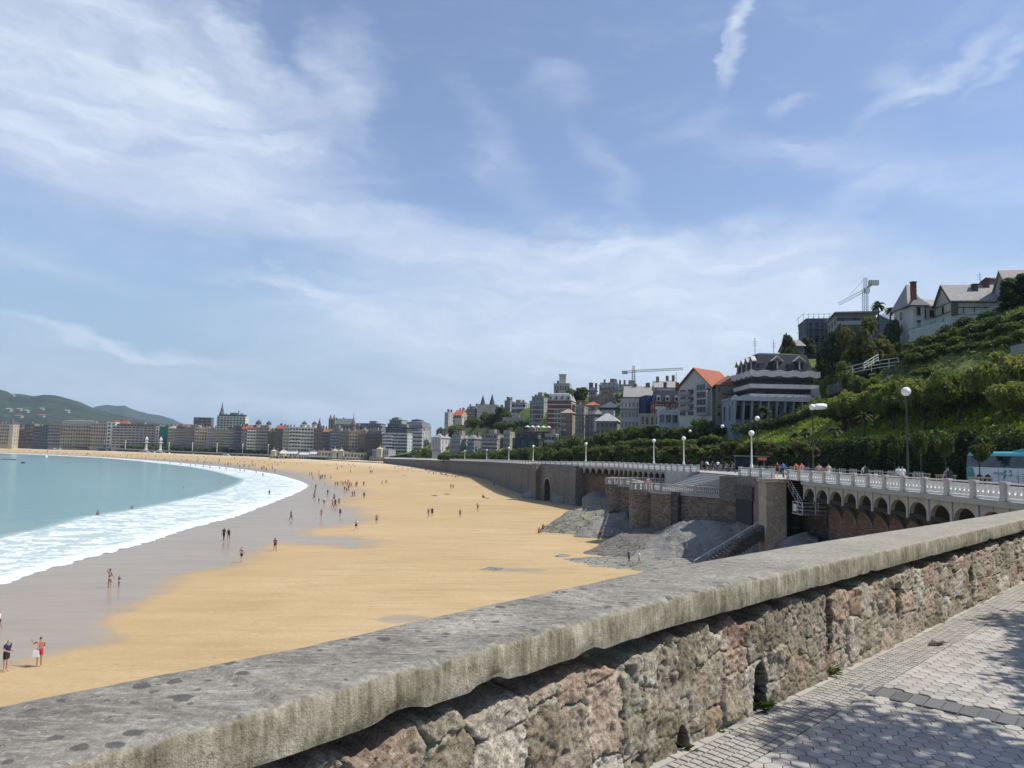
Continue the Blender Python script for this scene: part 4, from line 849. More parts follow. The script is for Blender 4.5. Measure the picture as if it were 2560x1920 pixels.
rock('pale cracked rock slab rising from the sand to the farther bastion', [[(1352,1322,114.5),(1420,1277,116.5),(1482,1262,117.5),(1538,1254,117.5)],[(1350,1330,113),(1420,1300,113),(1480,1285,113.5),(1537,1268,114.5)],[(1345,1338,112),(1400,1342,110.5),(1432,1338,110.),(1500,1300,111.)]], rk_l, .30, 14, seed=61, sc=.6)
rock('smooth grey shaded rock face right of the pale cracked slab', [[(1434,1338,108.5),(1480,1306,110),(1525,1282,112),(1565,1280,112)],[(1433,1341,107.5),(1480,1325,108),(1530,1312,109),(1575,1305,110)],[(1432,1342,107),(1480,1341,106),(1530,1341,106),(1580,1345,106)]], rk_g, .26, 14, seed=63, sc=.6)
rock('grey brown rock between the two bastions and the sand', [[(1440,1392,90),(1500,1358,95),(1580,1318,99),(1650,1312,98)],[(1436,1394,89),(1510,1378,90),(1580,1350,93),(1650,1335,93)],[(1432,1396,88),(1510,1392,87),(1590,1385,87),(1660,1375,87)]], rockmat('brown_stained_rock', [(.10,.09,.07),(.17,.158,.13),(.25,.235,.195)], .5), .30, 12, seed=65)
rock('large smooth grey rock face under the terrace front, streaked dark', [[(1640,1330,95),(1700,1302,91.5),(1770,1300,89),(1835,1310,87),(1880,1272,86.5),(1925,1290,80)],[(1600,1362,91),(1690,1345,88),(1770,1340,86.5),(1840,1345,84),(1890,1320,82),(1930,1340,79.2)],[(1575,1396,85),(1680,1396,84),(1760,1396,83),(1840,1390,81.5),(1900,1385,79.5),(1935,1385,78.4)]], rk_g, .42, 16, seed=67, sc=.55)
rock('flat pale shore rock shelf where two people walk', [[(1400,1398,85.5),(1480,1392,86),(1580,1390,85.5),(1700,1392,84),(1800,1396,82)],[(1380,1420,80.5),(1470,1415,80.5),(1580,1412,80.5),(1700,1412,79),(1810,1415,77)],[(1360,1440,76),(1460,1440,75.5),(1560,1445,74.5),(1700,1450,73),(1830,1450,71)]], rk_f, .12, 14, down=1.2, seed=69, sc=.8)
rock('rounded grey boulder in front of the tunnel headland', [[(1388,1228,180),(1420,1207,181),(1450,1203,181),(1478,1215,178)],[(1384,1234,176),(1415,1222,176),(1450,1218,176),(1480,1226,174)],[(1380,1240,173),(1410,1240,171),(1445,1242,169),(1482,1240,168)]], rk_g, .4, 14, seed=71, sc=.4)
rock('lower grey boulder beside the round one, against the red wall', [[(1458,1240,160),(1485,1226,161),(1505,1228,160),(1515,1240,156)],[(1457,1244,156),(1485,1236,156),(1507,1238,156),(1522,1246,152)],[(1455,1248,153),(1480,1249,151),(1505,1250,150),(1530,1252,149)]], rk_g, .3, 14, seed=73, sc=.5)
rock('low dark rock at the foot of the weathered sea wall by the buttress', [[(1308,1234,196),(1330,1222,196),(1352,1216,195)],[(1307,1236,193),(1330,1230,192),(1354,1226,191)],[(1305,1239,190),(1330,1239,188),(1358,1238,186)]], rk_g, .2, 10, seed=75, sc=.25)
rock('fractured grey rock in the dark recess below the metal stairs', [[(1962,1352,72.6),(1985,1338,73),(2015,1330,73),(2045,1345,71)],[(1960,1368,70),(1990,1360,70),(2020,1355,70),(2048,1368,68)],[(1955,1392,66),(1990,1390,66),(2020,1390,65),(2055,1390,64)]], rk_g, .3, 9, seed=77)
for q, w_, lab in ((( 1230,1424),2.2,'low seaweed dark rock patch in the sand, left end of the shore shelf'),((1405,1392),1.6,'small low rock poking out of the sand by the brown rock')):
    p = sand_pt(*q); s_ = ppm(p.y)
    rock(lab, [[(q[0]-w_*s_*.8,q[1]-2,p.y+1.2),(q[0],q[1]-7,p.y+1.4),(q[0]+w_*s_,q[1]-3,p.y+1.2)],[(q[0]-w_*s_,q[1]+1,p.y),(q[0],q[1]-1,p.y),(q[0]+w_*s_,q[1]+1,p.y)],[(q[0]-w_*s_,q[1]+3,p.y-.6),(q[0],q[1]+4,p.y-.8),(q[0]+w_*s_,q[1]+3,p.y-.6)]], rk_f, .08, 8, down=.8, seed=80, sc=.7)
# ================================================================== VEGETATION
def leaf_cards(centers, radii, n, size, seed, flat=1., shell=.55, droop=0., aspect=1.6):
    """n leaf cards spread over the shells of a set of lumps; returns verts, quads"""
    g = np.random.default_rng(seed); centers = np.array(centers, float); radii = np.array(radii, float)
    w_ = radii**2; k = g.choice(len(centers), n, p=w_/w_.sum()); v = g.normal(size=(n,3)); v /= np.linalg.norm(v,axis=1)[:,None]
    rr = (shell+(1-shell)*g.random(n)**.6)*(1+g.normal(size=n)*.10); p = centers[k]+v*(radii[k]*rr)[:,None]*np.array([1,1,flat])
    nrm = v*.8+g.normal(size=(n,3))*.75+np.array([0,0,.35]); nrm /= np.linalg.norm(nrm,axis=1)[:,None]
    a = np.cross(nrm, g.normal(size=(n,3))); a /= np.linalg.norm(a,axis=1)[:,None]; a[:,2] -= droop; b = np.cross(nrm, a)
    s = size*(.6+.8*g.random(n))[:,None]; a = a*s*aspect*.5; b = b*s*.5
    V = np.stack([p-a, p+b*.9, p+a, p-b*.9],1).reshape(-1,3); F = np.arange(4*n).reshape(-1,4); return V, F
def crown(kind, seed):
    g = np.random.default_rng(seed); cs, rs = [], []
    if kind == 'tamarisk':                               # loose spreading crown, unit height 1 (crown .3-1), width ~1.25
        for _ in range(26):
            a = g.uniform(0,2*math.pi); r = .52*math.sqrt(g.random()); z = .46+.42*g.random()*(1-r*1.1); cs.append((r*math.cos(a), r*math.sin(a), z)); rs.append(g.uniform(.11,.21))
        return leaf_cards(cs, rs, 14000, .036, seed, .8, .35, .15, 2.4)
    if kind == 'dense':
        for _ in range(34):
            a = g.uniform(0,2*math.pi); z = .16+.76*g.random(); r = .43*math.sqrt(max(0,1-((z-.48)/.56)**2))*math.sqrt(g.random()); cs.append((r*math.cos(a), r*math.sin(a), z)); rs.append(g.uniform(.09,.18))
        return leaf_cards(cs, rs, 9000, .042, seed, .85, .5)
    if kind == 'shade':                                  # clipped walk tree: clear stem, fine leaves
        for _ in range(46):
            a = g.uniform(0,2*math.pi); r = .42*math.sqrt(g.random()); z = .52+.38*g.random(); cs.append((r*math.cos(a), r*math.sin(a), z)); rs.append(g.uniform(.08,.15))
        return leaf_cards(cs, rs, 42000, .0145, seed, .8, .35, .1, 1.9)
    if kind == 'street':
        for _ in range(16):
            a = g.uniform(0,2*math.pi); r = .20*math.sqrt(g.random()); z = .56+.34*g.random(); cs.append((r*math.cos(a), r*math.sin(a), z)); rs.append(g.uniform(.05,.11))
        return leaf_cards(cs, rs, 2600, .034, seed, 1.1, .3, .1, 2.)
    if kind == 'bush':
        for _ in range(18):
            a = g.uniform(0,2*math.pi); r = .42*math.sqrt(g.random()); z = .25+.5*g.random()*(1-r); cs.append((r*math.cos(a), r*math.sin(a), z)); rs.append(g.uniform(.14,.26))
        return leaf_cards(cs, rs, 3200, .075, seed, .9, .45)
    if kind == 'far':
        for _ in range(22):
            a = g.uniform(0,2*math.pi); r = .45*math.sqrt(g.random()); z = .25+.6*g.random()*(1-r*.6); cs.append((r*math.cos(a), r*math.sin(a), z)); rs.append(g.uniform(.10,.22))
        return leaf_cards(cs, rs, 3600, .062, seed, .9, .45)
MTRUNK = simple('bark', (.085,.068,.052), .95, .3, 3., .5)
LM = {'tamarisk': leafmat('tamarisk_leaf', [(.07,.10,.024),(.18,.215,.045),(.28,.295,.072),(.35,.345,.11)], .5), 'dense': leafmat('evergreen_leaf', [(.014,.026,.011),(.032,.056,.017),(.06,.09,.024),(.095,.12,.034)], .25),
      'street': leafmat('street_leaf', [(.05,.066,.018),(.095,.12,.03),(.14,.165,.05)]), 'bush': leafmat('bush_leaf', [(.045,.068,.016),(.115,.15,.033),(.185,.22,.055)]), 'far': leafmat('far_tree_leaf', [(.03,.052,.017),(.075,.11,.028),(.135,.17,.042),(.19,.205,.065)], .35),
      'olive': leafmat('olive_leaf', [(.05,.05,.018),(.095,.095,.026),(.15,.14,.045)]), 'pale': leafmat('pale_leaf', [(.06,.085,.018),(.11,.15,.03),(.17,.21,.05)])}
def trunkmesh(kind, seed):
    g = random.Random(seed); mb = MB()
    if kind == 'tamarisk':
        top = Vector((.04,.02,.34)); mb.tube([(0,0,-.25),(.02,0,.1),(.0,.03,.22),top], [.045,.038,.033,.026], 7)
        for k in range(7):
            a = g.uniform(0,6.28); r = g.uniform(.2,.42); z = g.uniform(.55,.8); q = Vector((r*math.cos(a), r*math.sin(a), z)); mb.tube([top-Vector((0,0,g.uniform(0,.12))), top.lerp(q,.5)+Vector((0,0,-.03)), q], [.020,.013,.005], 5)
    elif kind == 'street':
        mb.tube([(0,0,-.05),(.006,0,.3),(0,.005,.58)], [.014,.012,.010], 6)
        for k in range(6): a = g.uniform(0,6.28); mb.tube([(0,0,.5+.02*k),(.10*math.cos(a),.10*math.sin(a),.72)], [.007,.003], 4)
    elif kind == 'shade':
        mb.tube([(0,0,-.05),(.006,0,.3),(0,.005,.55)], [.026,.02,.017], 9)
        for k in range(9): a = k*.7; mb.tube([(0,0,.46+.012*k),(.16*math.cos(a),.16*math.sin(a),.6),(.34*math.cos(a),.34*math.sin(a),.76)], [.011,.008,.004], 5)
    else:
        mb.tube([(0,0,-.3),(0,0,.3),(.02,0,.62)], [.04,.032,.012], 7)
        for k in range(5): a = g.uniform(0,6.28); mb.tube([(0,0,.25+.05*k),(.25*math.cos(a),.25*math.sin(a),.5+.05*k)], [.016,.005], 5)
    return mb.mesh('trunk', MTRUNK, True)
PROTO = {}
def proto(kind, var, mat=None):
    k = (kind, var, mat)
    if k not in PROTO:
        sd = {'tamarisk':100,'dense':200,'street':300,'bush':400,'far':500,'shade':600}[kind]+var; V, F = crown(kind, sd); PROTO[k] = (npmesh('crown', V, F, LM[mat or kind], False), trunkmesh(kind, sd))
    return PROTO[k]
TREES = []
def tree(kind, x, y, z, h, wd_, label, name='tree', cat='tree', var=0, mat=None, group=None):
    cm, tm = proto(kind, var, mat); root = empty(name, (x,y,z), label, cat, group, rz=random.uniform(0,6.28))
    sc = (wd_, wd_, h)
    for nm, me in (('crown',cm),('trunk',tm)):
        o = link(nm, me, root); o.scale = sc
    TREES.append(root); return root
WF = {'tamarisk':1.02,'dense':.95,'street':.5,'bush':1.15,'far':1.15}
def tree_px(kind, x0, x1, ytop, ybase, d, label, name='tree', cat='tree', mat=None, group=None, ground=True):
    p = at((x0+x1)/2, ybase, d); top = at((x0+x1)/2, ytop, d).z; z = p.z
    if ground:
        g = ground_at(p.x, p.y)
        z = max(g-.2, z-9) if g < z else min(g-.2, top-2.5)
    h = top-z; wd_ = (x1-x0)/ppm(d)/WF[kind]
    return tree(kind, p.x, p.y, z, h, wd_, label, name, cat, random.randrange(3), mat, group)
ordw = ['nearest','second','third','fourth','fifth','sixth','seventh','eighth','ninth','tenth','eleventh','twelfth','thirteenth','fourteenth','fifteenth','sixteenth','seventeenth','eighteenth']
G1 = 'tamarisk trees on the green slope'
for i, (x0,x1,yt,yb,d,lab) in enumerate([
    (2092,2156,955,1045,120,'leafy olive green tree on the slope, leftmost, beside the dark modern block'),(2132,2200,925,1010,132,'tree on the slope just under the white path railing'),
    (2146,2222,952,1058,114,'rounded olive tree mid slope between the leftmost tree and the tall globe lamp'),(2196,2270,942,1072,107,'tree on the slope directly left of the tall globe lamp'),
    (2262,2362,926,1068,99,'spreading tree on the slope directly right of the tall globe lamp, forked trunk'),(2335,2455,905,1062,93,'wide spreading tree on the slope with dark trunk, second from the right edge'),
    (2432,2580,860,1035,87,'tallest spreading tree at the right edge of the slope above the bus'),(2500,2640,935,1062,79,'lower tree on the slope at the right picture edge'),(2385,2470,940,1040,104,'smaller tree half hidden behind the wide spreading trees on the slope'),(2290,2345,915,985,124,'tree under the right end of the white path railing')]):
    tree_px('tamarisk', x0,x1,yt,yb,d,lab,'tamarisk_tree',group=G1)
for i in range(10):
    px = 2110+i*48; yt = 975-i*8.5+random.uniform(-12,12); d = 126-i*4.4; tree_px('tamarisk', px-62, px+62, yt, yt+88, d+random.uniform(-3,3), 'mid height tree in the thicket on the slope, %s from the left'%ordw[i].replace('nearest','first'), 'tamarisk_tree', mat=random.choice([None,None,'olive']), group=G1)
for kind,x0,x1,yt,yb,d,lab,mat in [
    ('dense',2046,2124,818,915,186,'dark dense evergreen beside the roof of the dark modern block',None),('dense',2108,2218,793,915,156,'large olive brown tree below the flat roofed house on the hill','olive'),
    ('dense',1994,2040,843,890,222,'small dark tree between the modern block roof and the evergreen',None),('dense',1952,1996,834,875,212,'thin pale tree on the skyline left of the scaffolded house','olive'),
    ('bush',2214,2272,870,925,150,'rounded green bush at the end of the white path railing',None),('dense',2494,2600,690,775,140,'black green tree at the right picture edge in front of the top gabled house',None),
    ('dense',2086,2140,905,950,150,'bushy ivy clump at the left end of the path railing','pale'),('bush',2050,2100,915,970,156,'light green shrubs beside the white side wall of the modern block','pale'),
    ('bush',2216,2260,835,880,158,'dark shrub under the hill villa with the tall chimney',None),('bush',2262,2330,800,850,160,'dark shrub below the white terrace wall of the hill villa',None),('bush',2180,2236,850,905,158,'green shrub beside the large olive brown tree',None),('dense',2205,2250,800,850,168,'dark tree in front of the grey modern annex on the hill',None)]:
    tree_px(kind,x0,x1,yt,yb,d,lab,'shrub' if kind == 'bush' else 'tree','shrub' if kind == 'bush' else 'tree',mat)
# hedges: long leaf masses following the terraces of the hill
def hedge(label, pts, h, thick, mat='dense', n=5200, size=.34, name='hedge'):
    cs, rs = [], []; P0 = at(*pts[0])
    for (a,b) in zip(pts[:-1],pts[1:]):
        A, B = at(*a), at(*b); L_ = (B-A).length; k = max(2,int(L_/1.1))
        for i in range(k):
            c_ = A.lerp(B,(i+random.random())/k)
            for q in range(max(1,int(h/1.6))): cs.append((c_.x-P0.x+random.uniform(-.4,.4)*thick, c_.y-P0.y+random.uniform(-.4,.4)*thick, c_.z-P0.z-.6-q*1.5+random.uniform(-.4,.3))); rs.append(random.uniform(.8,1.25)*min(1.3,thick))
    V, F = leaf_cards(cs, rs, n, size, int(P0.x*7)%1000, .95, .45); o = link(name, npmesh(name, V, F, LM[mat], False)); o.location = P0; return tag(o, label, 'hedge', 'hedges on the hill')
hedge('long dark hedge below the white terrace wall of the hill villas', [(2335,832,152),(2420,800,148),(2500,775,144),(2600,745,140)], 4.6, 1.6, n=9000)
hedge('bright topped hedge on the lower bank, left of the triple globe lamp', [(2262,880,142),(2340,858,137),(2410,838,131),(2482,818,126)], 3.6, 1.4, 'far', n=7000)
hedge('dark hedge under the lower wall at the right picture edge', [(2470,836,124),(2530,815,120),(2600,790,116)], 3.2, 1.4, n=3500)
hedge('dark bank of shrubs between the two hedges of the hill', [(2262,905,139),(2360,880,133),(2450,858,127)], 2.4, 1.3, n=3500)
hedge('low hedge along the foot of the grey colonnaded block', [(1846,1068,170),(1930,1052,166),(2010,1033,160),(2110,1008,150)], 3.0, 1.3, n=5000)
hedge('ivy hanging over the retaining wall behind the young street trees', [(2060,1096,128),(2180,1092,110),(2300,1086,94),(2420,1080,80),(2580,1070,70)], 6.0, 1.0, n=9000, size=.26)
hedge('ivy on the retaining wall left of the bus shelter', [(1700,1118,190),(1800,1112,168),(1900,1106,150),(2060,1098,128)], 4.5, 1.0, n=7000, size=.3)
# ivy and shrubs covering the retaining wall
def ivywall(label, s0, s1, n, size, mat):
    cs, rs = [], []; q0 = Vector(ter(s0,22))
    for s in np.arange(s0,s1,.9):
        w_ = float(np.interp(s,[a for a,_ in WS],[b for _,b in WS])); hh = 4.6*min(1,gfac(s))
        for k in range(4): x,y,z = ter(s+random.uniform(-.5,.5), w_-.7-random.random()*.8*(k<2)); cs.append((x-q0.x,y-q0.y,z-q0.z+.5+hh*k/3.4)); rs.append(random.uniform(.7,1.15))
    V, F = leaf_cards(cs, rs, n, size, int(s0), .95, .4); o = link('ivy', npmesh('ivy', V, F, LM[mat], False)); o.location = q0; tag(o, label, 'ivy', 'ivy on the retaining wall')
ivywall('dark ivy on the retaining wall behind the coach and the young street trees', s_of_y(52), s_of_y(104), 17000, .24, 'dense')
ivywall('dark ivy on the retaining wall between the tall globe lamp and the wide stairs', s_of_y(104), s_of_y(150), 14000, .28, 'dense')
ivywall('green ivy on the retaining wall left of the wide stairs, far end', s_of_y(150), s_of_y(330), 15000, .45, 'far')
# young street trees with timber guards, along the kerb
def guard(x, y, z, label):
    root = empty('tree_guard', (x,y,z), label, 'tree guard', 'timber guards round the young street trees'); m_ = simple('guard_timber', (.42,.33,.20), .85, .2, 3)
    mb = MB()
    for sx_ in (-.55,.55):
        for sy_ in (-.55,.55): mb.box((sx_,sy_,.5),(.1,.1,1.0))
    for sx_ in (-.2,.2): mb.box((sx_,-.55,.46),(.1,.06,.92)); mb.box((-.55,sx_,.46),(.06,.1,.92))
    mb.build('stakes', m_, root)['kind'] = 'stuff'; mb = MB()
    for s_ in (-1,1): mb.box((0,s_*.6,.95),(1.35,.05,.12)); mb.box((s_*.6,0,.95),(.05,1.15,.12)); 
    mb.build('rail', m_, root)
for i, (px,yt,d,lab) in enumerate([(2450,1079,62.,'in front of the bus, fullest crown'),(2364,1077,70,'just left of the rear of the bus'),(2303,1074,77,'second left of the bus'),(2237,1087,85,'left of the tall globe lamp'),(2184,1087,93,'farther left of the tall globe lamp')]):
    p = at(px,1190,d); z = ter_xy(p.x,p.y); h = at(px,yt,d).z-z
    tree('street', p.x, p.y, z, h, (4.6 if i == 0 else 3.4), 'young street tree with slender trunk, '+lab, 'street_tree', 'tree', i%3, None, 'young street trees along the promenade')
    guard(p.x, p.y, z, 'pale timber guard round the young tree '+lab.split(',')[0])
ordw = ['nearest','second','third','fourth','fifth','sixth','seventh','eighth','ninth','tenth','eleventh','twelfth','thirteenth','fourteenth','fifteenth','sixteenth','seventeenth','eighteenth']
for i in range(16):
    s = s_of_y(98)+i*6.6; x,y,z = ter(s, 13.2); tree('street', x, y, z, random.uniform(4.3,5.4), random.uniform(7.4,9.2), 'bushy round young kerb tree, %s in the row left of the tall globe lamp'%ordw[i], 'street_tree','tree', i%3, 'street' if i%2 else 'olive', 'young street trees along the promenade')
# belt of trees in front of the hill buildings
TOPX = [1100,1150,1200,1260,1310,1345,1400,1470,1500,1550,1600,1650,1700,1740,1780,1830]; TOPY = [1131,1129,1127,1121,1112,1105,1090,1073,1080,1064,1055,1058,1060,1046,1040,1075]
px = 1108; i = 0
places = ['below the columned white pavilion','below the grey stone villas','below the dark glass building','below the brick and cream block','in front of the beige stone house','in front of the octagonal grey house','in front of the white villa','in front of the white low house','below the orange gabled house']
cnt = {}
while px < 1830:
    d = float(np.interp(px, [1100,1200,1350,1500,1700,1830],[390,350,275,232,196,182])); w_ = float(np.interp(px,[1100,1350,1830],[30,50,80])); yt = float(np.interp(px,TOPX,TOPY))+random.uniform(-3,5)
    pl_ = places[min(8,int(np.interp(px,[1100,1170,1230,1350,1420,1480,1550,1640,1740,1830],range(10))))]; cnt[pl_] = cnt.get(pl_,0)+1
    tree_px('far', px-w_/2, px+w_/2, yt, 1142 if px < 1500 else 1136, d, 'leafy tree %s, %s from the left'%(pl_, ordw[cnt[pl_]-1].replace('nearest','first')), group='trees in front of the hill buildings', mat=random.choice([None,None,'pale','olive']) if px > 1300 else None)
    if px > 1330:                                        # lower front row fills the gaps
        yt2 = yt+(1140-yt)*.42; cnt[pl_+'f'] = cnt.get(pl_+'f',0)+1
        tree_px('far', px-w_*.2, px+w_*.75, yt2, 1143, d*.93, 'low bushy front row tree %s, %s from left'%(pl_, ordw[cnt[pl_+'f']-1].replace('nearest','first')), group='trees in front of the hill buildings', mat=random.choice([None,'pale']))
    px += w_*.62; i += 1
for x0,x1,yt,yb,d,mat,lab in [(1116,1160,1056,1084,520,'pale','light green tree below the orange roofed house on the far hill'),(1165,1200,1038,1078,505,'olive','yellowish tree right of the orange roofed house on the far hill'),(1196,1254,1022,1082,470,'olive','big brownish tree in front of the twin spires'),(1236,1266,1006,1032,462,None,'green tree right of the twin spires'),(1250,1284,1022,1048,440,None,'green tree left of the white terraced house'),
    (1342,1379,975,996,420,None,'flat topped pine on the skyline left of the castle'),(1408,1474,963,1018,395,None,'large dark tree right of the castle on the hill'),(1440,1478,998,1024,372,'pale','green tree behind the beige stone house'),(1536,1566,976,1004,340,'pale','green tree in front of the flat skyline villas'),(1560,1592,968,985,350,None,'dark tree on the skyline by the first crane mast'),(1052,1082,1116,1142,470,None,'dark tree left of the columned pavilion'),(1028,1056,1120,1143,480,None,'dark tree below the white gridded building'),(1088,1116,1060,1086,530,None,'dark tree left of the light green tree on the far hill'),(1236,1300,1046,1085,430,None,'dark tree below the white terraced house'),(1296,1330,1048,1070,410,None,'dark tree right below the white terraced house'),(1505,1540,975,1000,352,None,'dark tree beside the hat roofed tower')]:
    tree_px('far',x0,x1,yt,yb,d,lab,'tree',mat=mat)
# shrubs covering the upper bank below the villas
for i in range(30):
    px = 2285+(i%10)*30+random.uniform(-8,8); row = i//10; f = (px-2285)/280; y = [905-62*f, 890-72*f, 872-78*f][row]+random.uniform(-6,6); d = 135-26*f+row*4
    tree_px('bush' if i%3 else 'far', px-32, px+32, y-24, y+18, d, 'shrub on the upper bank below the hill villas, %s row, %s from the left'%(('lower','middle','upper')[row], ordw[i%10].replace('nearest','first')), 'shrub','shrub', random.choice(['dense',None,'far']), 'shrubs on the upper bank')
# palms
def palm(label, px, yt, yb, d, nf=26, fl=1.5):
    b_, t_ = at(px,yb,d), at(px,yt,d); h = t_.z-b_.z-fl*.45; root = empty('palm_tree', b_, label, 'palm tree', 'palm trees on the slope'); mb = MB(); mb.tube([(0,0,-3),(0,0,h*.5),(.05,0,h)], [.22,.19,.16], 7); mb.build('trunk', MTRUNK, root, True); mb = MB()
    for k in range(nf):
        a = random.uniform(0,6.28); e = random.uniform(-.5,1.2); L_ = fl*random.uniform(.8,1.1); prev = None; side = Vector((-math.sin(a),math.cos(a),0))
        pts = [Vector((.05,0,h))+Vector((math.cos(a)*math.cos(e),math.sin(a)*math.cos(e),math.sin(e)))*L_*f-Vector((0,0,.55*L_*f*f)) for f in (0,.33,.66,1)]
        for u, v in zip(pts[:-1],pts[1:]):
            for s_ in (-1,1): mb.add([u,v,v+side*s_*.22*L_/1.5-Vector((0,0,.1)),u+side*s_*.26*L_/1.5-Vector((0,0,.1))],[(0,1,2,3)])
    mb.build('fronds', leafmat('palm_leaf', [(.02,.035,.012),(.05,.075,.02),(.09,.115,.035)]), root)['kind'] = 'stuff'
palm('tall palm on the skyline beside the right crane', 2196,752,795,176,34,1.9); palm('shaggy palm clump right of the skyline palm', 2226,766,800,178,26,1.8); palm('palm in front of the grey colonnaded block', 1907,1012,1064,172,30,2.1)
palm('small palm on the grass left of the long capped lamp', 2012,1068,1098,125,24,1.2); palm('small spiky palm on the grass slope by the ridge', 2086,1062,1092,112,24,1.2); palm('spiky plant on the slope under the leftmost tree', 2160,1028,1058,104,24,1.3); palm('spiky yucca beside the low hedge', 1985,1078,1100,132,20,1.2)
# far row of clipped tamarisks on the distant promenade
for i in range(34):
    px = 8+i*20.4; d = float(np.interp(px,[0,240,480,690],[P[-2][1]+8,P[-3][1]+8,P[-4][1]+8,P[-5][1]+10])); s_ = min(range(len(P)-1), key=lambda k: abs(P[k][0]/P[k][1]*FPX+1280-px))
    yb = float(np.interp(px,[0,240,480,690],[1112,1121,1131,1139])); tree_px('far', px-13, px+13, yb-15+random.uniform(-3,2), yb+2, d, 'dark low tree in the distant promenade row in front of the city blocks', 'promenade_tree', ground=False, group='distant promenade trees')
# grass tufts on the sunny slope
g = np.random.default_rng(77); cs = []
while len(cs) < 26000:
    s = g.uniform(s_of_y(60), s_of_y(190)); w_ = float(np.interp(s,[a for a,_ in WS],[b for _,b in WS])); t_ = g.uniform(.5,17)
    if vnoise(np.array([s*.16]), np.array([t_*.22]), seed=51)[0]+g.normal()*.12 < -.12: continue
    x,y,z = ter(s, w_+t_); b_ = float(vnoise(np.array([s*.16]), np.array([t_*.22]), seed=51)[0])*2.2*min(1,gfac(s))*min(1,t_/4); cs.append((x,y,z+b_+.05))
V, F = leaf_cards(cs, np.full(len(cs),.22), 26000, .30, 78, .6, .1, -.3, 2.6)
tag(link('slope_grass', npmesh('slope_grass', V, F, leafmat('slope_grass_blade', [(.16,.21,.025),(.29,.35,.043),(.39,.44,.08)], .38), False)), 'long bright grass and ground cover on the sunny slope', 'grass', kind='stuff')
# rougher ground cover higher up the bank
cs = []
while len(cs) < 15000:
    s = g.uniform(s_of_y(86), s_of_y(172)); w_ = float(np.interp(s,[a for a,_ in WS],[b for _,b in WS])); x,y,z = ter(s, w_+g.uniform(15,56)); cs.append((x,y,z+.12))
V, F = leaf_cards(cs, np.full(len(cs),.5), 15000, .50, 79, .6, .1, -.2, 1.8)
tag(link('bank_undergrowth', npmesh('bank_undergrowth', V, F, LM['bush'], False)), 'low green undergrowth covering the upper bank of the hill', 'undergrowth', kind='stuff')
# shade trees beside the camera (to the right of the frame): they cast the dappled shade on the paving
for i,(x,y,h,wd_) in enumerate([(7.45,3.05,5.2,5.2),(8.85,4.75,5.2,5.2),(10.5,6.5,5.3,5.2),(12.5,8.5,5.4,5.2),(15.5,11.4,5.5,5.2),(10.2,2.8,5.4,5.4)]):
    tree('shade', x, y, 0, h, wd_, 'clipped shade tree standing right of the paved walk, %s of six'%ordw[i], 'shade_tree','tree', i%3, 'bush', 'shade trees right of the walk')
# ================================================================== LAMPS
mlampw = simple('lamp_white', (.78,.78,.75), .45, .04); mdarkpole = simple('lamp_dark_green', (.035,.045,.04), .5, .15)
mg, t = newmat('lamp_globe'); t.put(t.b.inputs['Base Color'], (.86,.86,.82)); t.b.inputs['Roughness'].default_value = .25; t.b.inputs['Subsurface Weight'].default_value = .2
mb = MB(); mb.lathe([(.16,0),(.17,.25),(.11,.4),(.085,.5),(.075,1.8),(.06,3.2),(.10,3.25),(.10,3.32),(.05,3.36),(.05,3.42)], 12); LPW = mb.mesh('post', mlampw, True)
mb = MB(); mb.sphere((0,0,3.68), .30, n=16); LGW = mb.mesh('globe', mg, True)
mb = MB(); mb.lathe([(.15,0),(.16,.5),(.10,.7),(.08,.9),(.07,3.2),(.055,7.0),(.10,7.05),(.12,7.12),(.06,7.18)], 12); LPD = mb.mesh('post', mdarkpole, True)
mb = MB(); mb.sphere((0,0,7.48), .36, n=18); LGD = mb.mesh('globe', mg, True)
mb = MB(); mb.lathe([(.365,7.465),(.375,7.475),(.365,7.49)], 18); LBD = mb.mesh('band', simple('lamp_band', (.55,.55,.5), .5))
labw = ['nearest white globe lamp, on the balustrade by the red rescue post','white globe lamp on the balustrade above the wide stairs, left end','white globe lamp on the balustrade, second left of the wide stairs','white globe lamp on the balustrade above the small arches','white globe lamp on the balustrade over the tunnel headland','white globe lamp on the far balustrade, first beyond the tunnel','white globe lamp on the far balustrade, second beyond the tunnel','white globe lamp on the far balustrade, third beyond the tunnel']
for px, lab in zip((1879,1710,1635,1469,1337,1276,1221,1167), labw):
    s = s_of_px(px); x,y,z,nx,ny,_,_ = pth(s); root = empty('promenade_lamp', (x,y,z-.05), lab, 'street lamp', 'white globe lamps on the balustrade'); link('post', LPW, root); link('globe', LGW, root); root.scale = (1.05,1.05,1.05)
def dlamp(px, yg, lab, d=None):
    H_ = HC+(px-1280)*.0227; d = d or 5.7*FPX/(H_-yg); p = at(px,yg,d); root = empty('street_lamp', (p.x,p.y,p.z-7.48), lab, 'street lamp', 'tall dark globe lamps along the road'); link('post', LPD, root); link('globe', LGD, root); link('band', LBD, root); return root
dlamp(2265,979,'tallest nearest globe lamp on a dark pole, above the walkers',58)
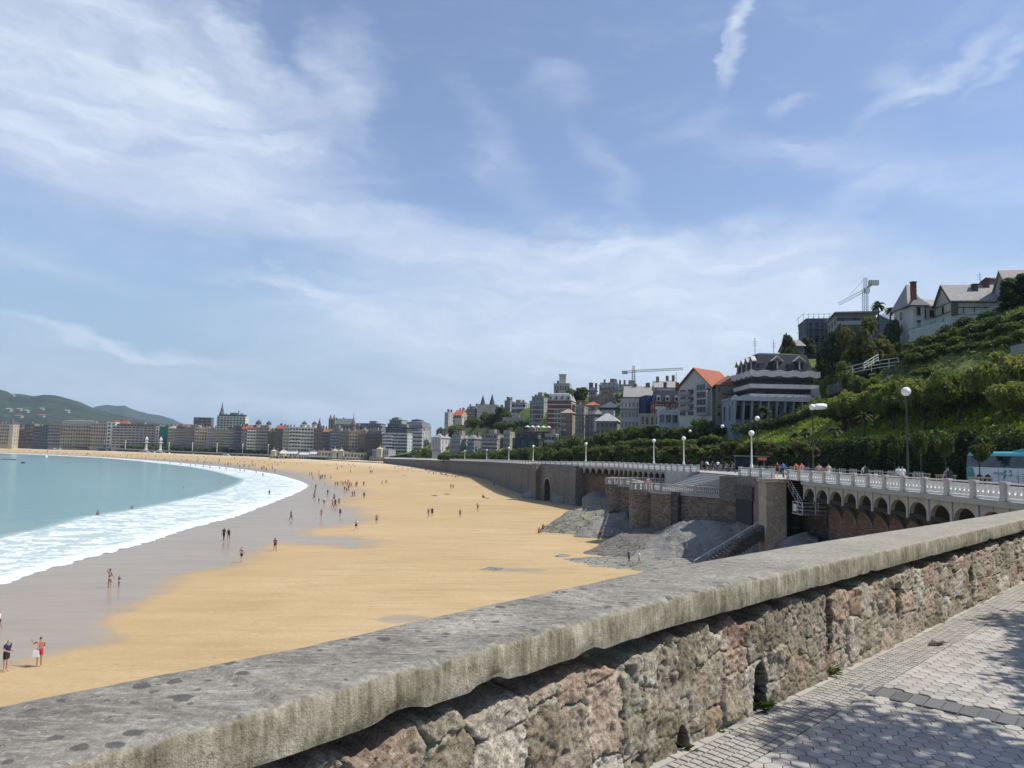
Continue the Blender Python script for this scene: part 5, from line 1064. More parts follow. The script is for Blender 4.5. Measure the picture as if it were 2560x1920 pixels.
for px,yg,lab in [(1893,1046,'globe lamp on a dark pole left of the long capped lamp'),(1806,1066,'globe lamp on a dark pole in front of the low hedge, left of the palm'),(1725,1078,'globe lamp on a dark pole below the orange gabled house'),(1630,1086,'globe lamp on a dark pole below the brick mansard house'),(1544,1090,'globe lamp on a dark pole below the octagonal grey house'),(1477,1094,'globe lamp on a dark pole below the purple grey house'),(1420,1098,'globe lamp on a dark pole below the beige stone house'),(1371,1101,'globe lamp on a dark pole below the brick and cream block'),(1330,1104,'globe lamp on a dark pole right in front of the dark glass building'),(1298,1105,'globe lamp on a dark pole left in front of the dark glass building'),(1210,1112,'globe lamp on a dark pole in front of the modern balconies'),(1174,1114,'globe lamp on a dark pole in front of the grey stone villa')]:
    dlamp(px,yg,lab)
r_ = dlamp(2031,1018,'dark pole lamp with a globe and a long white capsule beside the leftmost slope tree',86); p = at(2031,1018,86)
mb = MB(); mb.lathe([(.05,.0),(.30,.12),(.36,.5),(.36,1.1),(.28,1.5),(.05,1.62)], 14); me = mb.mesh('capsule_light', mg, True); o = link('capsule_light', me, r_, (.1,0,7.52)); o.rotation_euler = (0,R(86),0)
p = at(2475,838,125); root = empty('street_lamp', (p.x,p.y,p.z-1.9), 'old lamp with three stacked globes on the hill path', 'street lamp'); mb = MB(); mb.tube([(0,0,-2),(0,0,4.2)], .09); mb.build('post', simple('lamp_grey', (.35,.36,.36), .5), root)
for k,(x,z) in enumerate(((0,1.9),(-.15,3.1),(.05,4.3))): mb = MB(); mb.sphere((x,0,z), .42 if k == 0 else .34, n=12); mb.build('globe', mg, root, True)
# ================================================================== BUILDINGS
mgl, t = newmat('window_glass'); oi = t.node('ShaderNodeObjectInfo').outputs['Random']
t.put(t.b.inputs['Base Color'], t.ramp(oi, [(0,(.012,.015,.018)),(.55,(.03,.036,.042)),(.75,(.085,.09,.09)),(1.,(.24,.235,.22))], 'CONSTANT')); t.b.inputs['Roughness'].default_value = .12; t.b.inputs['Specular IOR Level'].default_value = .5
WM = {}
def winmesh(w_, h, fc, bars=1):
    k = (round(w_,1), round(h,1), fc, bars)
    if k not in WM:
        w_, h = k[0], k[1]; f = .09; mb = MB()
        mb.add([(-w_/2,-.02,0),(w_/2,-.02,0),(w_/2,-.02,h),(-w_/2,-.02,h)], [(0,1,2,3)], 1)
        for x in (-w_/2+f/2, w_/2-f/2): mb.box((x,-.02,h/2),(f,.10,h-.002))
        for z in (f/2, h-f/2): mb.box((0,-.02,z),(w_-2*f,.10,f))
        for i in range(bars): mb.box((-w_/2+w_*(i+1)/(bars+1),-.025,h/2),(.06,.05,h-2*f))
        mb.box((0,-.09,-.05),(w_+.2,.22,.09))
        WM[k] = mb.mesh('window', [wallmat(fc), mgl])
    return WM[k]
BLD = {}
def bld(label, x0, x1, yt, yb, d, yaw=0, dep=12, nf=5, nc=6, col=(.42,.40,.36), style='w', roof='flat', rc=(.12,.115,.11), rh=2.5, fc=(.55,.53,.5), pc=None, ww=None, wh=None, cat='building', name='apartment_building', side=True, found=7, gfl=0., cols=None, group=None):
    far_ = d > 500 and x1 < 960
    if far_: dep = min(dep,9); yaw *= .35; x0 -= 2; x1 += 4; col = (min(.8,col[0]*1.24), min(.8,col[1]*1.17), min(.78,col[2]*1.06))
    k = ppm(d); xc = (x0+x1)/2; th = math.atan((xc-1280)/FPX); a = th+R(yaw); W_ = (x1-x0)/k; w_ = max(.35*W_, (W_-dep*abs(math.sin(a)))/math.cos(a))
    fcx = (x0+dep*abs(math.sin(a))*k+w_*math.cos(a)/2*k) if a > 0 else (x1-dep*abs(math.sin(a))*k-w_*math.cos(a)/2*k)
    b_ = at(fcx, yb, d); tz = at(fcx, yt, d).z; H_ = tz-b_.z
    root = empty(name, b_, label, cat, group, rz=R(yaw)); rhh = rh if roof != 'flat' else 0.; h = max(2.5, H_-rhh); mw_ = wallmat(col)
    mb = MB(); mb.box((0,dep/2,(h-found)/2),(w_,dep,h+found)); mb.build('wall', mw_, root)
    fh = (h-gfl)/nf; cw = w_/max(1,nc); ww = min(ww or cw*.58, cw*.94); wh = min(wh or fh*.58, fh*.92); me = winmesh(ww, wh, fc)
    for f in range(nf):
        for c in range(nc):
            if cols and c not in cols: continue
            o = link('window', me, root, (-w_/2+cw*(c+.5), 0, gfl+f*fh+(fh-wh)*.45))
    if side and dep >= 6:
        ns = max(1,min(4,int(dep/4))); sx_ = -w_/2 if a > 0 else w_/2
        mes = winmesh(min(1.3,ww), wh, fc)
        for f in range(nf):
            for c in range(ns): o = link('window', mes, root, (sx_, dep*(c+.5)/ns, gfl+f*fh+(fh-wh)*.45), -math.pi/2 if a > 0 else math.pi/2)
    if style in ('b','bc','bs'):
        bw = {'b':w_+.1,'bc':w_*.5,'bs':w_*.36}[style]; bx = {'b':0,'bc':0,'bs':-w_*.27}[style]; mb = MB(); mb.box((0,-.62,-.10),(bw,1.24,.2)); mb.box((0,-1.2,.45),(bw,.1,.9)); 
        for s_ in (-1,1): mb.box((s_*(bw/2-.05),-.6,.45),(.1,1.14,.9))
        bm_ = mb.mesh('balcony', wallmat(pc or tuple(min(.75,x*1.25) for x in col)))
        for f in range(1,nf): link('balcony', bm_, root, (bx,0,gfl+f*fh+.02))
    if d > 280 and style == 'w' and nf > 3:
        mb = MB(); mb.box((0,-.35,-.06),(w_*.94,.7,.14)); mb.box((0,-.66,.32),(w_*.94,.06,.5)); bm_ = mb.mesh('balcony', wallmat(tuple(min(.75,x*1.2) for x in col)))
        for f in range(1,nf): link('balcony', bm_, root, (0,0,gfl+f*fh+.02))
    if d > 280 and d < 1000:
        gq = random.Random(int(x0*13+x1)); mb = MB(); mb.box((0,0,1.2),(1.1,.8,4.)); cmh = mb.mesh('chimney', wallmat((.22,.16,.13)))
        for q_ in range(3): link('chimney', cmh, root, (gq.uniform(-.42,.42)*w_, dep*gq.uniform(.35,.7), h+(rh*.7 if roof != 'flat' else 0)-.8+gq.uniform(0,.8)))
        if roof in ('flat','pent'): mb = MB(); mb.box((0,0,0),(w_*gq.uniform(.2,.35),dep*.35,2.6)); o = mb.build('stair_head', wallmat((.30,.28,.26)), root, loc=(gq.uniform(-.25,.25)*w_, dep*.55, h+(rh if roof == 'pent' else 0)+1.2))
    rm = roofmat(rc)
    if roof == 'flat':
        mb = MB(); mb.box((0,dep/2,h+.25),(w_+.3,dep+.3,.5)); mb.build('cornice', wallmat(tuple(min(.7,x*1.1) for x in col)), root)
    elif roof == 'pent':
        mb = MB(); mb.box((0,dep/2,h+.2),(w_+.5,dep+.5,.4)); mb.build('cornice', wallmat(tuple(min(.7,x*1.1) for x in col)), root)
        mb = MB(); mb.box((0,dep/2+.8,h+.4+(rh-.6)/2),(w_*.86,dep-2.6,rh-.6)); mb.box((0,dep/2+.8,h+rh-.1),(w_*.92,dep-1.6,.2)); mb.build('penthouse', rm, root)
        mw2 = winmesh(ww, max(1.2,rh-1.2), fc)
        for c in range(max(2,nc-2)): link('window', mw2, root, (-w_*.36+w_*.72*(c+.5)/max(2,nc-2), 2.1, h+.55))
    elif roof == 'mans':
        mb = MB(); mb.box((0,dep/2,h+.15),(w_+.6,dep+.6,.3)); mb.build('cornice', wallmat(tuple(min(.7,x*1.1) for x in col)), root)
        mb = MB(); mb.box((0,dep/2,h+.3+(rh-.3)*.4),(w_,dep,(rh-.3)*.8), top=(w_-2.2,dep-2.2)); mb.box((0,dep/2,h+.3+(rh-.3)*.9),(w_-2.2,dep-2.2,(rh-.3)*.2), top=(w_*.6,dep*.3)); mb.build('roof', rm, root)
        nd = max(2,int(nc*.7)); mb = MB(); mb.box((0,.35,.75),(1.3,1.6,1.5)); mb.prism_y([(-.85,1.5),(.85,1.5),(0,2.1)],-.5,1.2); mb.add([(-.42,-.47,.2),(.42,-.47,.2),(.42,-.47,1.3),(-.42,-.47,1.3)],[(0,1,2,3)],1); dm = mb.mesh('dormer', [wallmat(fc), mgl])
        for c in range(nd): link('dormer', dm, root, (-w_/2+w_*(c+.5)/nd, .5, h+.4))
    elif roof == 'hip':
        mb = MB(); o_ = .5; A = [(-w_/2-o_,-o_),(w_/2+o_,-o_),(w_/2+o_,dep+o_),(-w_/2-o_,dep+o_)]; r_ = min(w_,dep)*.42
        T_ = [(-w_/2+r_,dep/2-.2),(w_/2-r_,dep/2-.2),(w_/2-r_,dep/2+.2),(-w_/2+r_,dep/2+.2)] if w_ >= dep else [(-.2,r_),(.2,r_),(.2,dep-r_),(-.2,dep-r_)]
        mb.prism(A, h-.02, h+.18); mb.prism(A, h+.181, h+rh, top=T_); mb.build('roof', rm, root)
    elif roof == 'gable':                                # ridge parallel to the front
        mb = MB(); mb.prism_x([(-.7,h-.15),(dep/2,h+rh),(dep+.7,h-.15),(dep+.7,h-.4),(dep/2,h+rh-.3),(-.7,h-.4)], -w_/2-.4, w_/2+.4); mb.build('roof', rm, root)
        mb = MB(); mb.prism_x([(.02,h-.02),(dep/2,h+rh-.35),(dep-.02,h-.02)], -w_/2, w_/2); mb.build('gable_wall', mw_, root)
    elif roof == 'gablef':                               # gable to the front
        mb = MB(); mb.prism_y([(-w_/2-.7,h-.3),(0,h+rh),(w_/2+.7,h-.3),(w_/2+.7,h-.6),(0,h+rh-.3),(-w_/2-.7,h-.6)], -.9, dep+.3); mb.build('roof', rm, root)
        mb = MB(); mb.prism_y([(-w_/2+.02,h-.02),(0,h+rh-.35),(w_/2-.02,h-.02)], 0.01, dep-.1); mb.build('gable_wall', mw_, root)
    BLD[label] = (root, w_, h, dep); return root, w_, h, dep
def chim(B, x, y, z, s=.8, hh=2., col=(.20,.12,.09)):
    mb = MB(); mb.box((x,y,z+hh/2-1),(s,s,hh+2)); mb.box((x,y,z+hh+.06),(s*1.25,s*1.25,.16)); mb.build('chimney', wallmat(col), B[0])
def dome(B, x, y, z, r, hh, col=(.09,.095,.105), base=(.42,.40,.36), bh=2.5, spire=2.):
    mb = MB(); mb.lathe([(r*1.0,-1),(r*1.0,bh),(r*1.18,bh+.1),(r*1.18,bh+.4)], 12, (x,y,z)); mb.build('turret', wallmat(base), B[0])
    mb = MB(); mb.lathe([(r*1.1,bh+.41),(r*1.05,bh+hh*.35),(r*.75,bh+hh*.72),(r*.25,bh+hh*.97),(.12,bh+hh*1.05),(.03,bh+hh+spire)], 12, (x,y,z)); mb.build('dome', wallmat(col), B[0], True)
def part_box(B, nm, c, size, col, top=None): mb = MB(); mb.box(c, size, top=top); return mb.build(nm, wallmat(col), B[0])
gr, lg, cr, wh_, bg_, br_, dk = (.27,.26,.245), (.36,.35,.325), (.44,.40,.32), (.66,.65,.62), (.38,.33,.26), (.17,.125,.10), (.075,.075,.08)
slate, red, terra = (.085,.088,.095), (.30,.10,.055), (.33,.125,.06)
GC = 'city blocks along the far beach'
Y1 = -18
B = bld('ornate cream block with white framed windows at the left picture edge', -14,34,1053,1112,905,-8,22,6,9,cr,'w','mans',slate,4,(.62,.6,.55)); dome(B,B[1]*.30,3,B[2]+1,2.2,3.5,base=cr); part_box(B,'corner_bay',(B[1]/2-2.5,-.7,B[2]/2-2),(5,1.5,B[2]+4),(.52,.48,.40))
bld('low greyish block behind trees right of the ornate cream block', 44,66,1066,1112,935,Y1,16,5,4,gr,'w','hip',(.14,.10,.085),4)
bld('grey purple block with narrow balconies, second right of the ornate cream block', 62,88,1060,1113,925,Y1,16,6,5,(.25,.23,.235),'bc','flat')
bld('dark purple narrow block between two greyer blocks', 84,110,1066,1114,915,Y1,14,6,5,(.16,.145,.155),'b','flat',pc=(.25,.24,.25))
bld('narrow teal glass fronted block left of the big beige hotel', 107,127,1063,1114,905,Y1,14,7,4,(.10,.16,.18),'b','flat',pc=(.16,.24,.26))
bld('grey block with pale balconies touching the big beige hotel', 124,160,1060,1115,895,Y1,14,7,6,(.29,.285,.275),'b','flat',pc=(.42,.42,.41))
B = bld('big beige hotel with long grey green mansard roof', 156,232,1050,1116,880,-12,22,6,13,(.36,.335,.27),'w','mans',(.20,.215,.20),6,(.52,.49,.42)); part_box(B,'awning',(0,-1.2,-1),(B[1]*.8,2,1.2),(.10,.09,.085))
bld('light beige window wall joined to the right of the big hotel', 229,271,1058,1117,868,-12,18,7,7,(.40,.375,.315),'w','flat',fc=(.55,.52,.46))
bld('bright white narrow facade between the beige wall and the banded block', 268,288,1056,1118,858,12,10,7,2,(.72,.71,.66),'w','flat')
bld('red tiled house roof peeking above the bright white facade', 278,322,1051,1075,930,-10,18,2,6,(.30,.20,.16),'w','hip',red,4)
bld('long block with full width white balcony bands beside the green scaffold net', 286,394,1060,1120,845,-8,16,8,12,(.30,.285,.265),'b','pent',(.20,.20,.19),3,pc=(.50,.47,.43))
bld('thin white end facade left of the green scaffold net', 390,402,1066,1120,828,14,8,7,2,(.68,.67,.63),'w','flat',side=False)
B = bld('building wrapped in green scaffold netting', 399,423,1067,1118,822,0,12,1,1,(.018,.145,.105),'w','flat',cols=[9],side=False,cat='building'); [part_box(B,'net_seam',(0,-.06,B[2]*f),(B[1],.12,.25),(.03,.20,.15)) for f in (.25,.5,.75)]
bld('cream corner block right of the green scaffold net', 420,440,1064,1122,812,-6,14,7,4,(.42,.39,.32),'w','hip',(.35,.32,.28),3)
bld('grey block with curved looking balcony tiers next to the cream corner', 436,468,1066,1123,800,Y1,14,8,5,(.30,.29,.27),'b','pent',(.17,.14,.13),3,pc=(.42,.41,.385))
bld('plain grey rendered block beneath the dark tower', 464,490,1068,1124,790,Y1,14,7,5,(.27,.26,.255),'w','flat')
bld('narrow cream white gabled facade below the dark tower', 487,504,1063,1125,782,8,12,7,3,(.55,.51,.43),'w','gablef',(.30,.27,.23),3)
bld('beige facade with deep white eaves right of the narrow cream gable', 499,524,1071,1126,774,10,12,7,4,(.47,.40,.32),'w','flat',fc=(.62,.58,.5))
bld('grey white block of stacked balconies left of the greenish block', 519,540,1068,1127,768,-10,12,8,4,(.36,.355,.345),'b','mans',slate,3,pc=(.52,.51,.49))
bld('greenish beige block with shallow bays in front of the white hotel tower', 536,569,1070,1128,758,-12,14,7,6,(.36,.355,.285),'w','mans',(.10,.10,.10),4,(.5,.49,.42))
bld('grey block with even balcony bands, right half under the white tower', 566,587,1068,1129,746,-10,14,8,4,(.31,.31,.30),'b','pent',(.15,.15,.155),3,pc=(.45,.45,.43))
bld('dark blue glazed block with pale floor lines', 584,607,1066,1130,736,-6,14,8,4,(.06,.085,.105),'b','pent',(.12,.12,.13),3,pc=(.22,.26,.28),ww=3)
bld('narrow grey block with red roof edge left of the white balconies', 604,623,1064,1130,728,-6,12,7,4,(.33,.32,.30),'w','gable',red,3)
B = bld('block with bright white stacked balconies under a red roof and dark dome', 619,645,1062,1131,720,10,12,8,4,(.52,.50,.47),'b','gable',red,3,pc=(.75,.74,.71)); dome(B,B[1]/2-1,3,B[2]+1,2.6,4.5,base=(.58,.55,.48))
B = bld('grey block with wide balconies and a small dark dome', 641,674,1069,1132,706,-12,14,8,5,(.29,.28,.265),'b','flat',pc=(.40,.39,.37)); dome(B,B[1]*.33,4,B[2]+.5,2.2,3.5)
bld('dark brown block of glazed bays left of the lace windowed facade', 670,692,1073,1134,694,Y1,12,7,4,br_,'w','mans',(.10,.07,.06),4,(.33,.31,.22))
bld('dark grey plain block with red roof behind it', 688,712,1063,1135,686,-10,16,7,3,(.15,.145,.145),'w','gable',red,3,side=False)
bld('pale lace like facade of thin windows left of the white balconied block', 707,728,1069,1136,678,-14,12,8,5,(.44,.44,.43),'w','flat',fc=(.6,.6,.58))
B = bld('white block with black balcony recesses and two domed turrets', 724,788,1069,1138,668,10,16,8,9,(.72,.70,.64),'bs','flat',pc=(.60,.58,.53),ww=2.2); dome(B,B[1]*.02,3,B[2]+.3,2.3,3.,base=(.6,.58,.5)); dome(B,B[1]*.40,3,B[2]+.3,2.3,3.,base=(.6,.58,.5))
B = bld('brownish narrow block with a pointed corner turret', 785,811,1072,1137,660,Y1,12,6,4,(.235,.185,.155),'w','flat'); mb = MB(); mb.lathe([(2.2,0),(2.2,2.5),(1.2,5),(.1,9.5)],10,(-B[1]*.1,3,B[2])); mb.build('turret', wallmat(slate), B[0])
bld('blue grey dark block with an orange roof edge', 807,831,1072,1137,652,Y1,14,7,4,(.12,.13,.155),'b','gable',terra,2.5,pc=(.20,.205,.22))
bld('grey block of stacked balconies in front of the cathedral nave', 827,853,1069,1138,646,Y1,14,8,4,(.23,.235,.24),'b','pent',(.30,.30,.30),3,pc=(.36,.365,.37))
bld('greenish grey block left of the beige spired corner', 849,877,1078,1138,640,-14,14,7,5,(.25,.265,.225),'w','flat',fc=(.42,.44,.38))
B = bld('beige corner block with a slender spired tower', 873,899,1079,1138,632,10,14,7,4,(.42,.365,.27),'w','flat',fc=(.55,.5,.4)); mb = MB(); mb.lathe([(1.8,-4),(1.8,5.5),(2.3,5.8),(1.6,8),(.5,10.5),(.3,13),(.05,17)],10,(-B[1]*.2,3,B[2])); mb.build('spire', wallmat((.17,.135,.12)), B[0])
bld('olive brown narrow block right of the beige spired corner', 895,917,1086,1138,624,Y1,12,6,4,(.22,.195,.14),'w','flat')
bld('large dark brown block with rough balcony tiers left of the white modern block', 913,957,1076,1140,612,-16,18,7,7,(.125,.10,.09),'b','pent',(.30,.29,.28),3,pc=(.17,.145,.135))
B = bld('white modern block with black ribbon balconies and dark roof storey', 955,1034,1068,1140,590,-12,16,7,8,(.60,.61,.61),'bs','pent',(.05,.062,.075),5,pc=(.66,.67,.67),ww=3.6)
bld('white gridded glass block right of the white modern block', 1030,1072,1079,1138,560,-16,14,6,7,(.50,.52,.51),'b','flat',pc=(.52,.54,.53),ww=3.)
# taller things behind the front row
bld('dark grey slab tower rising behind the city blocks', 486,527,1044,1080,1250,-14,22,5,4,(.105,.115,.125),'w','flat',fc=(.17,.18,.19),ww=4.5,cat='tower',name='tower_block')
B = bld('tall white hotel tower with roof sign beside the church spire', 545,613,1036,1080,980,-12,18,6,9,(.60,.59,.52),'b','pent',(.14,.12,.12),3,pc=(.64,.63,.57),cat='tower',name='tower_block'); mb = MB(); mb.tube([(B[1]*.18,6,B[2]),(B[1]*.18,6,B[2]+9)],.5); mb.build('mast', wallmat(dk), B[0])
p = at(553,1066,1080); root = empty('church_spire', p, 'slim dark church spire left of the white hotel tower', 'church'); mb = MB(); mb.box((0,0,4),(8,8,24)); mb.build('tower', wallmat((.24,.215,.19)), root); mb = MB(); mb.lathe([(4.4,15.9),(2.2,24),(.9,30),(.15,36)],8); mb.build('spire', wallmat((.14,.12,.115)), root)
B = bld('cathedral nave with green roof and twin stone front towers', 826,882,1046,1082,800,-10,16,1,7,(.33,.285,.225),'w','gable',(.13,.165,.15),6,cat='church',name='cathedral',wh=5.,found=10)
for x in (-B[1]/2+1,-B[1]/2+5): mb = MB(); mb.box((x,-1,B[2]/2),(3,3,B[2]+10)); mb.box((x,-1,B[2]+7.5),(3,3,5.),top=(.3,.3)); mb.build('front_tower', wallmat((.30,.25,.195)), B[0])
bld('white stepped modern penthouse above the dark brown block', 846,916,1064,1090,690,-10,18,2,8,(.50,.49,.47),'b','pent',(.22,.22,.22),4,pc=(.62,.61,.58))
bld('long dark roofed block with white ribbon floors behind the brown block', 890,968,1058,1092,720,-8,18,3,9,(.16,.17,.175),'b','pent',(.27,.29,.29),3,pc=(.55,.55,.52))
bld('green grey flat roofed block left of the round rotunda', 968,1022,1049,1090,690,-12,20,4,7,(.14,.17,.17),'w','pent',(.26,.30,.27),4)
B = bld('grey corner building crowned by a round dark rotunda', 1012,1078,1053,1098,640,-14,22,4,8,(.30,.30,.295),'w','mans',(.15,.16,.17),5,(.42,.42,.41)); mb = MB(); mb.lathe([(7.2,0),(7.2,2.6),(7.9,2.7),(7.9,3.3),(4.5,4.0),(4.3,5.2),(4.8,5.3),(.1,6.2)],24,(-B[1]*.05,9,B[2]+1.2)); mb.build('rotunda', wallmat((.13,.14,.15)), B[0], False); mb = MB(); mb.box((B[1]*-.43,2,B[2]-6),(4,.4,4.5)); mb.build('red_panel', wallmat((.30,.05,.03)), B[0])
# filler roofs of the old town, farther back
for i,(x0,x1,yt,c,lab) in enumerate([(40,110,1071,(.20,.17,.155),'hazy brown roofs behind the purple block'),(330,420,1062,(.26,.18,.15),'reddish roofs behind the long banded block'),(425,490,1060,(.24,.19,.17),'brown roofs behind the curved balcony block'),(600,700,1070,(.23,.21,.20),'grey roofs behind the red roofed blocks'),(700,830,1075,(.20,.19,.185),'grey roofs behind the white domed block')]):
    bld(lab,x0,x1,yt,1110,1010,-12,20,3,5,c,'w','hip',(c[0]*.9,c[1]*.8,c[2]*.8),4,found=6)
# ---- bathing pavilions on the beach
def pavilion(label, x0,x1,yt,yb,d,yaw,col,towers,nc,nf=2,roofc=(.50,.48,.42)):
    B = bld(label,x0,x1,yt,yb,d,yaw,14,nf,nc,col,'w','flat',fc=(.60,.57,.48),cat='pavilion',name='bathing_pavilion',wh=2.3); mb = MB(); mb.box((0,-2.2,B[2]*.50),(B[1],4.2,.35)); mb.build('terrace', wallmat((.55,.52,.45)), B[0])
    colm = MB(); colm.box((0,0,0),(.5,.5,B[2]*.5)); cm_ = colm.mesh('column', wallmat((.50,.47,.38)))
    for i in range(nc+1): link('column', cm_, B[0], (-B[1]/2+B[1]*i/nc,-4.,B[2]*.25-.1))
    for f in towers: mb = MB(); mb.box((B[1]*f,-1,B[2]/2),(4,4,B[2]+1.6)); mb.box((B[1]*f,-1,B[2]+1.6),(4.4,4.4,1.6),top=(.4,.4)); mb.lathe([(.3,B[2]+2),(.1,B[2]+5)],6,(B[1]*f,-1,0)); mb.build('turret', wallmat((.55,.50,.37)), B[0])
    return B
pavilion('cream beach pavilion with two small turrets, left of the canopies', 682,762,1131,1150,640,-6,(.47,.44,.34),(-.42,-.12),11)
pavilion('long pale pavilion with white canopies and dark arcade, middle of the beach front', 758,802,1132,1151,632,-6,(.50,.50,.46),(),9)
pavilion('cream beach pavilion with a tall yellow turret, right of the canopies', 798,868,1129,1156,622,-6,(.50,.45,.35),(.10,.32),9)
pavilion('plain cream wing with glazed lower storey right of the yellow turret', 862,918,1133,1157,612,-6,(.47,.44,.37),(),7)
pavilion('pale grey two storey bath house at the start of the sea wall', 930,988,1125,1160,575,-14,(.42,.43,.41),(.0,),8,3)
# canopies
for i,(x0,x1,y,d,lab) in enumerate([(704,748,1133,634,'white awning canopy over the left pavilion terrace'),(752,776,1136,628,'glass roofed canopy between the pavilions'),(778,796,1134,626,'pale curved canopy left of the yellow turret')]):
    a, b = at(x0,y,d), at(x1,y,d); mb = MB(); L_ = b.x-a.x; n = 4
    for k in range(n): mb.prism_x([(-6,0),(-3,1.6),(0,0),(0,-.15),(-3,1.45),(-6,-.15)], L_*k/n+.1, L_*(k+1)/n-.1)
    for k in range(n+1): mb.tube([(L_*k/n,-6,0),(L_*k/n,-6,-4)],.15)
    tag(mb.build('canopy', wallmat((.66,.67,.66)), loc=a), lab, 'canopy', 'canopies of the bathing pavilions')
# ---- foot of the hill, right of the city
gl_ = 'villas and blocks on the hill'
B = bld('small columned white pavilion with red wall panels', 1080,1126,1084,1136,500,-22,14,2,6,(.60,.585,.56),'w','hip',(.30,.31,.33),3.,(.24,.10,.08),gfl=2)
for i in range(7): mb = MB(); mb.lathe([(.55,0),(.5,.3),(.42,8.3),(.6,8.6)],8,(-B[1]/2+B[1]*i/6,-1.0,3)); mb.build('column', wallmat((.66,.65,.62)), B[0])
bld('grey stone villa with dark windows right of the columned pavilion', 1124,1172,1086,1137,470,-20,14,3,6,(.36,.36,.335),'w','pent',(.40,.40,.38),3,(.48,.48,.45))
bld('slate grey glazed block between two stone villas', 1168,1208,1087,1137,440,-20,14,4,5,(.20,.215,.225),'b','hip',(.20,.21,.22),2.5,pc=(.33,.34,.345))
bld('modern block with deep beige balconies under a curved roof', 1203,1264,1084,1136,405,-18,14,4,6,(.34,.33,.29),'b','pent',(.30,.30,.285),3,pc=(.46,.44,.375),ww=3)
B = bld('greenish cream square tower with battlemented top', 1258,1286,1082,1135,380,-14,10,4,2,(.42,.42,.32),'w','flat'); [part_box(B,'merlon',(-B[1]/2+B[1]*(i+.5)/4,0,B[2]+.9),(.9,.5,.9),(.45,.45,.36)) for i in range(4)]
B = bld('dark teal glass building with finned front', 1280,1368,1082,1134,345,-18,14,2,11,(.035,.06,.075),'w','pent',(.16,.135,.125),3,(.055,.10,.125),ww=1.3,wh=3.6)
a = at(1312,1076,350); root = empty('roof_terrace', a, 'long brown terrace with white parasol roofs above the dark glass building', 'terrace'); mb = MB(); L_ = at(1378,1076,350).x-a.x; mb.box((L_/2,6,-3.2),(L_,13,5.2)); mb.box((L_/2,6,-.4),(L_+1,14,.5)); mb.build('base', wallmat((.17,.14,.125)), root)
for k in range(5): mb = MB(); mb.lathe([(1.3,1.6),(1.25,1.75),(.1,2.5)],4,(L_*(k+.5)/5,1.5,0)); mb.tube([(L_*(k+.5)/5,1.5,-.2),(L_*(k+.5)/5,1.5,2.2)],.06); mb.build('parasol', wallmat((.72,.71,.69)), root)
bld('small pale villa right of the dark glass building', 1362,1400,1087,1125,318,-18,10,2,3,(.46,.455,.41),'b','flat',pc=(.55,.54,.5),ww=2.6)
# ---- up the hill
bld('white cubic house left of the orange roofed house on the far hill', 1111,1137,1032,1062,560,-20,12,3,3,(.50,.49,.47),'w','flat')
B = bld('house with bright orange roof and timbered gable on the far hill', 1133,1170,1024,1062,545,-20,12,3,3,(.50,.45,.38),'b','gable',(.40,.115,.045),4,(.3,.28,.25),pc=(.12,.10,.09)); part_box(B,'annexe',(B[1]*.35,-2.,2.5),(6,4,5),(.60,.52,.42))
bld('grey apartment house with dark gables left of the twin spires', 1164,1204,1014,1054,555,-20,12,4,4,(.32,.325,.33),'b','mans',(.10,.105,.11),4,pc=(.44,.44,.43))
p = at(1218,1040,545); root = empty('twin_spired_church', p, 'pale church with two dark pointed spires on the far hill', 'church'); mb = MB(); mb.box((0,4,1.5),(15,14,14)); mb.build('nave', wallmat((.38,.36,.35)), root)
for x,hh in ((-3.4,7.5),(3.4,9.)): mb = MB(); mb.box((x,-1,2),(3.8,3.8,hh+4)); mb.build('tower', wallmat((.42,.39,.37)), root); mb = MB(); mb.lathe([(2.2,2+(hh+4)/2),(1.6,4.+(hh+4)/2),(.1,9.6+(hh+4)/2)],8,(x,-1,0)); mb.build('spire', wallmat((.06,.062,.09)), root)
bld('small grey flat roofed house left of the white terraced house', 1261,1286,1003,1030,470,-16,10,2,3,(.30,.30,.295),'w','flat')
bld('white terraced modern house with long curved balconies', 1278,1328,1008,1064,450,-16,14,4,4,(.36,.37,.37),'b','flat',pc=(.66,.66,.64),ww=4)
bld('low pale annexe under the white terraced house', 1256,1330,1046,1072,430,-16,10,1,5,(.50,.48,.44),'w','flat')
B = bld('grey and pink apartment tower left of the brick and cream block', 1323,1374,990,1070,405,-16,14,6,5,(.36,.365,.355),'w','pent',(.25,.26,.26),3,(.45,.45,.44)); part_box(B,'pink_bay',(0,-.25,B[2]/2-1),(B[1]*.22,.5,B[2]-4),(.24,.11,.13))
B = bld('brick red and cream block with grey mansard roof', 1368,1440,981,1070,360,-14,14,6,7,(.50,.46,.38),'w','mans',(.30,.32,.33),4,(.5,.45,.38)); part_box(B,'brick_frieze',(0,-.12,B[2]-2.2),(B[1]+.1,.3,4.2),(.23,.095,.075)); part_box(B,'brick_corner',(-B[1]/2+1.6,-.15,B[2]/2-2.2),(3.3,.35,B[2]-4.4),(.24,.10,.08))
B = bld('castle like cream building with a square tower on the skyline', 1384,1430,960,1000,425,-10,14,2,6,(.50,.47,.39),'w','flat'); part_box(B,'keep',(B[1]*.02,5,B[2]+2.),(B[1]*.42,6,6.5),(.52,.49,.41)); [part_box(B,'merlon',(B[1]*.02-B[1]*.2+B[1]*.4*i/4,2.1,B[2]+5.6),(.8,.5,.8),(.52,.49,.41)) for i in range(5)]
B = bld('beige stone house with arched top windows below the brick block', 1402,1444,1022,1092,325,-16,12,4,4,(.38,.315,.235),'bs','hip',(.36,.29,.22),2,(.45,.4,.32))
bld('grey beige house with glazed turret between stone and purple houses', 1438,1470,1018,1090,310,-14,12,4,3,(.33,.31,.265),'w','flat')
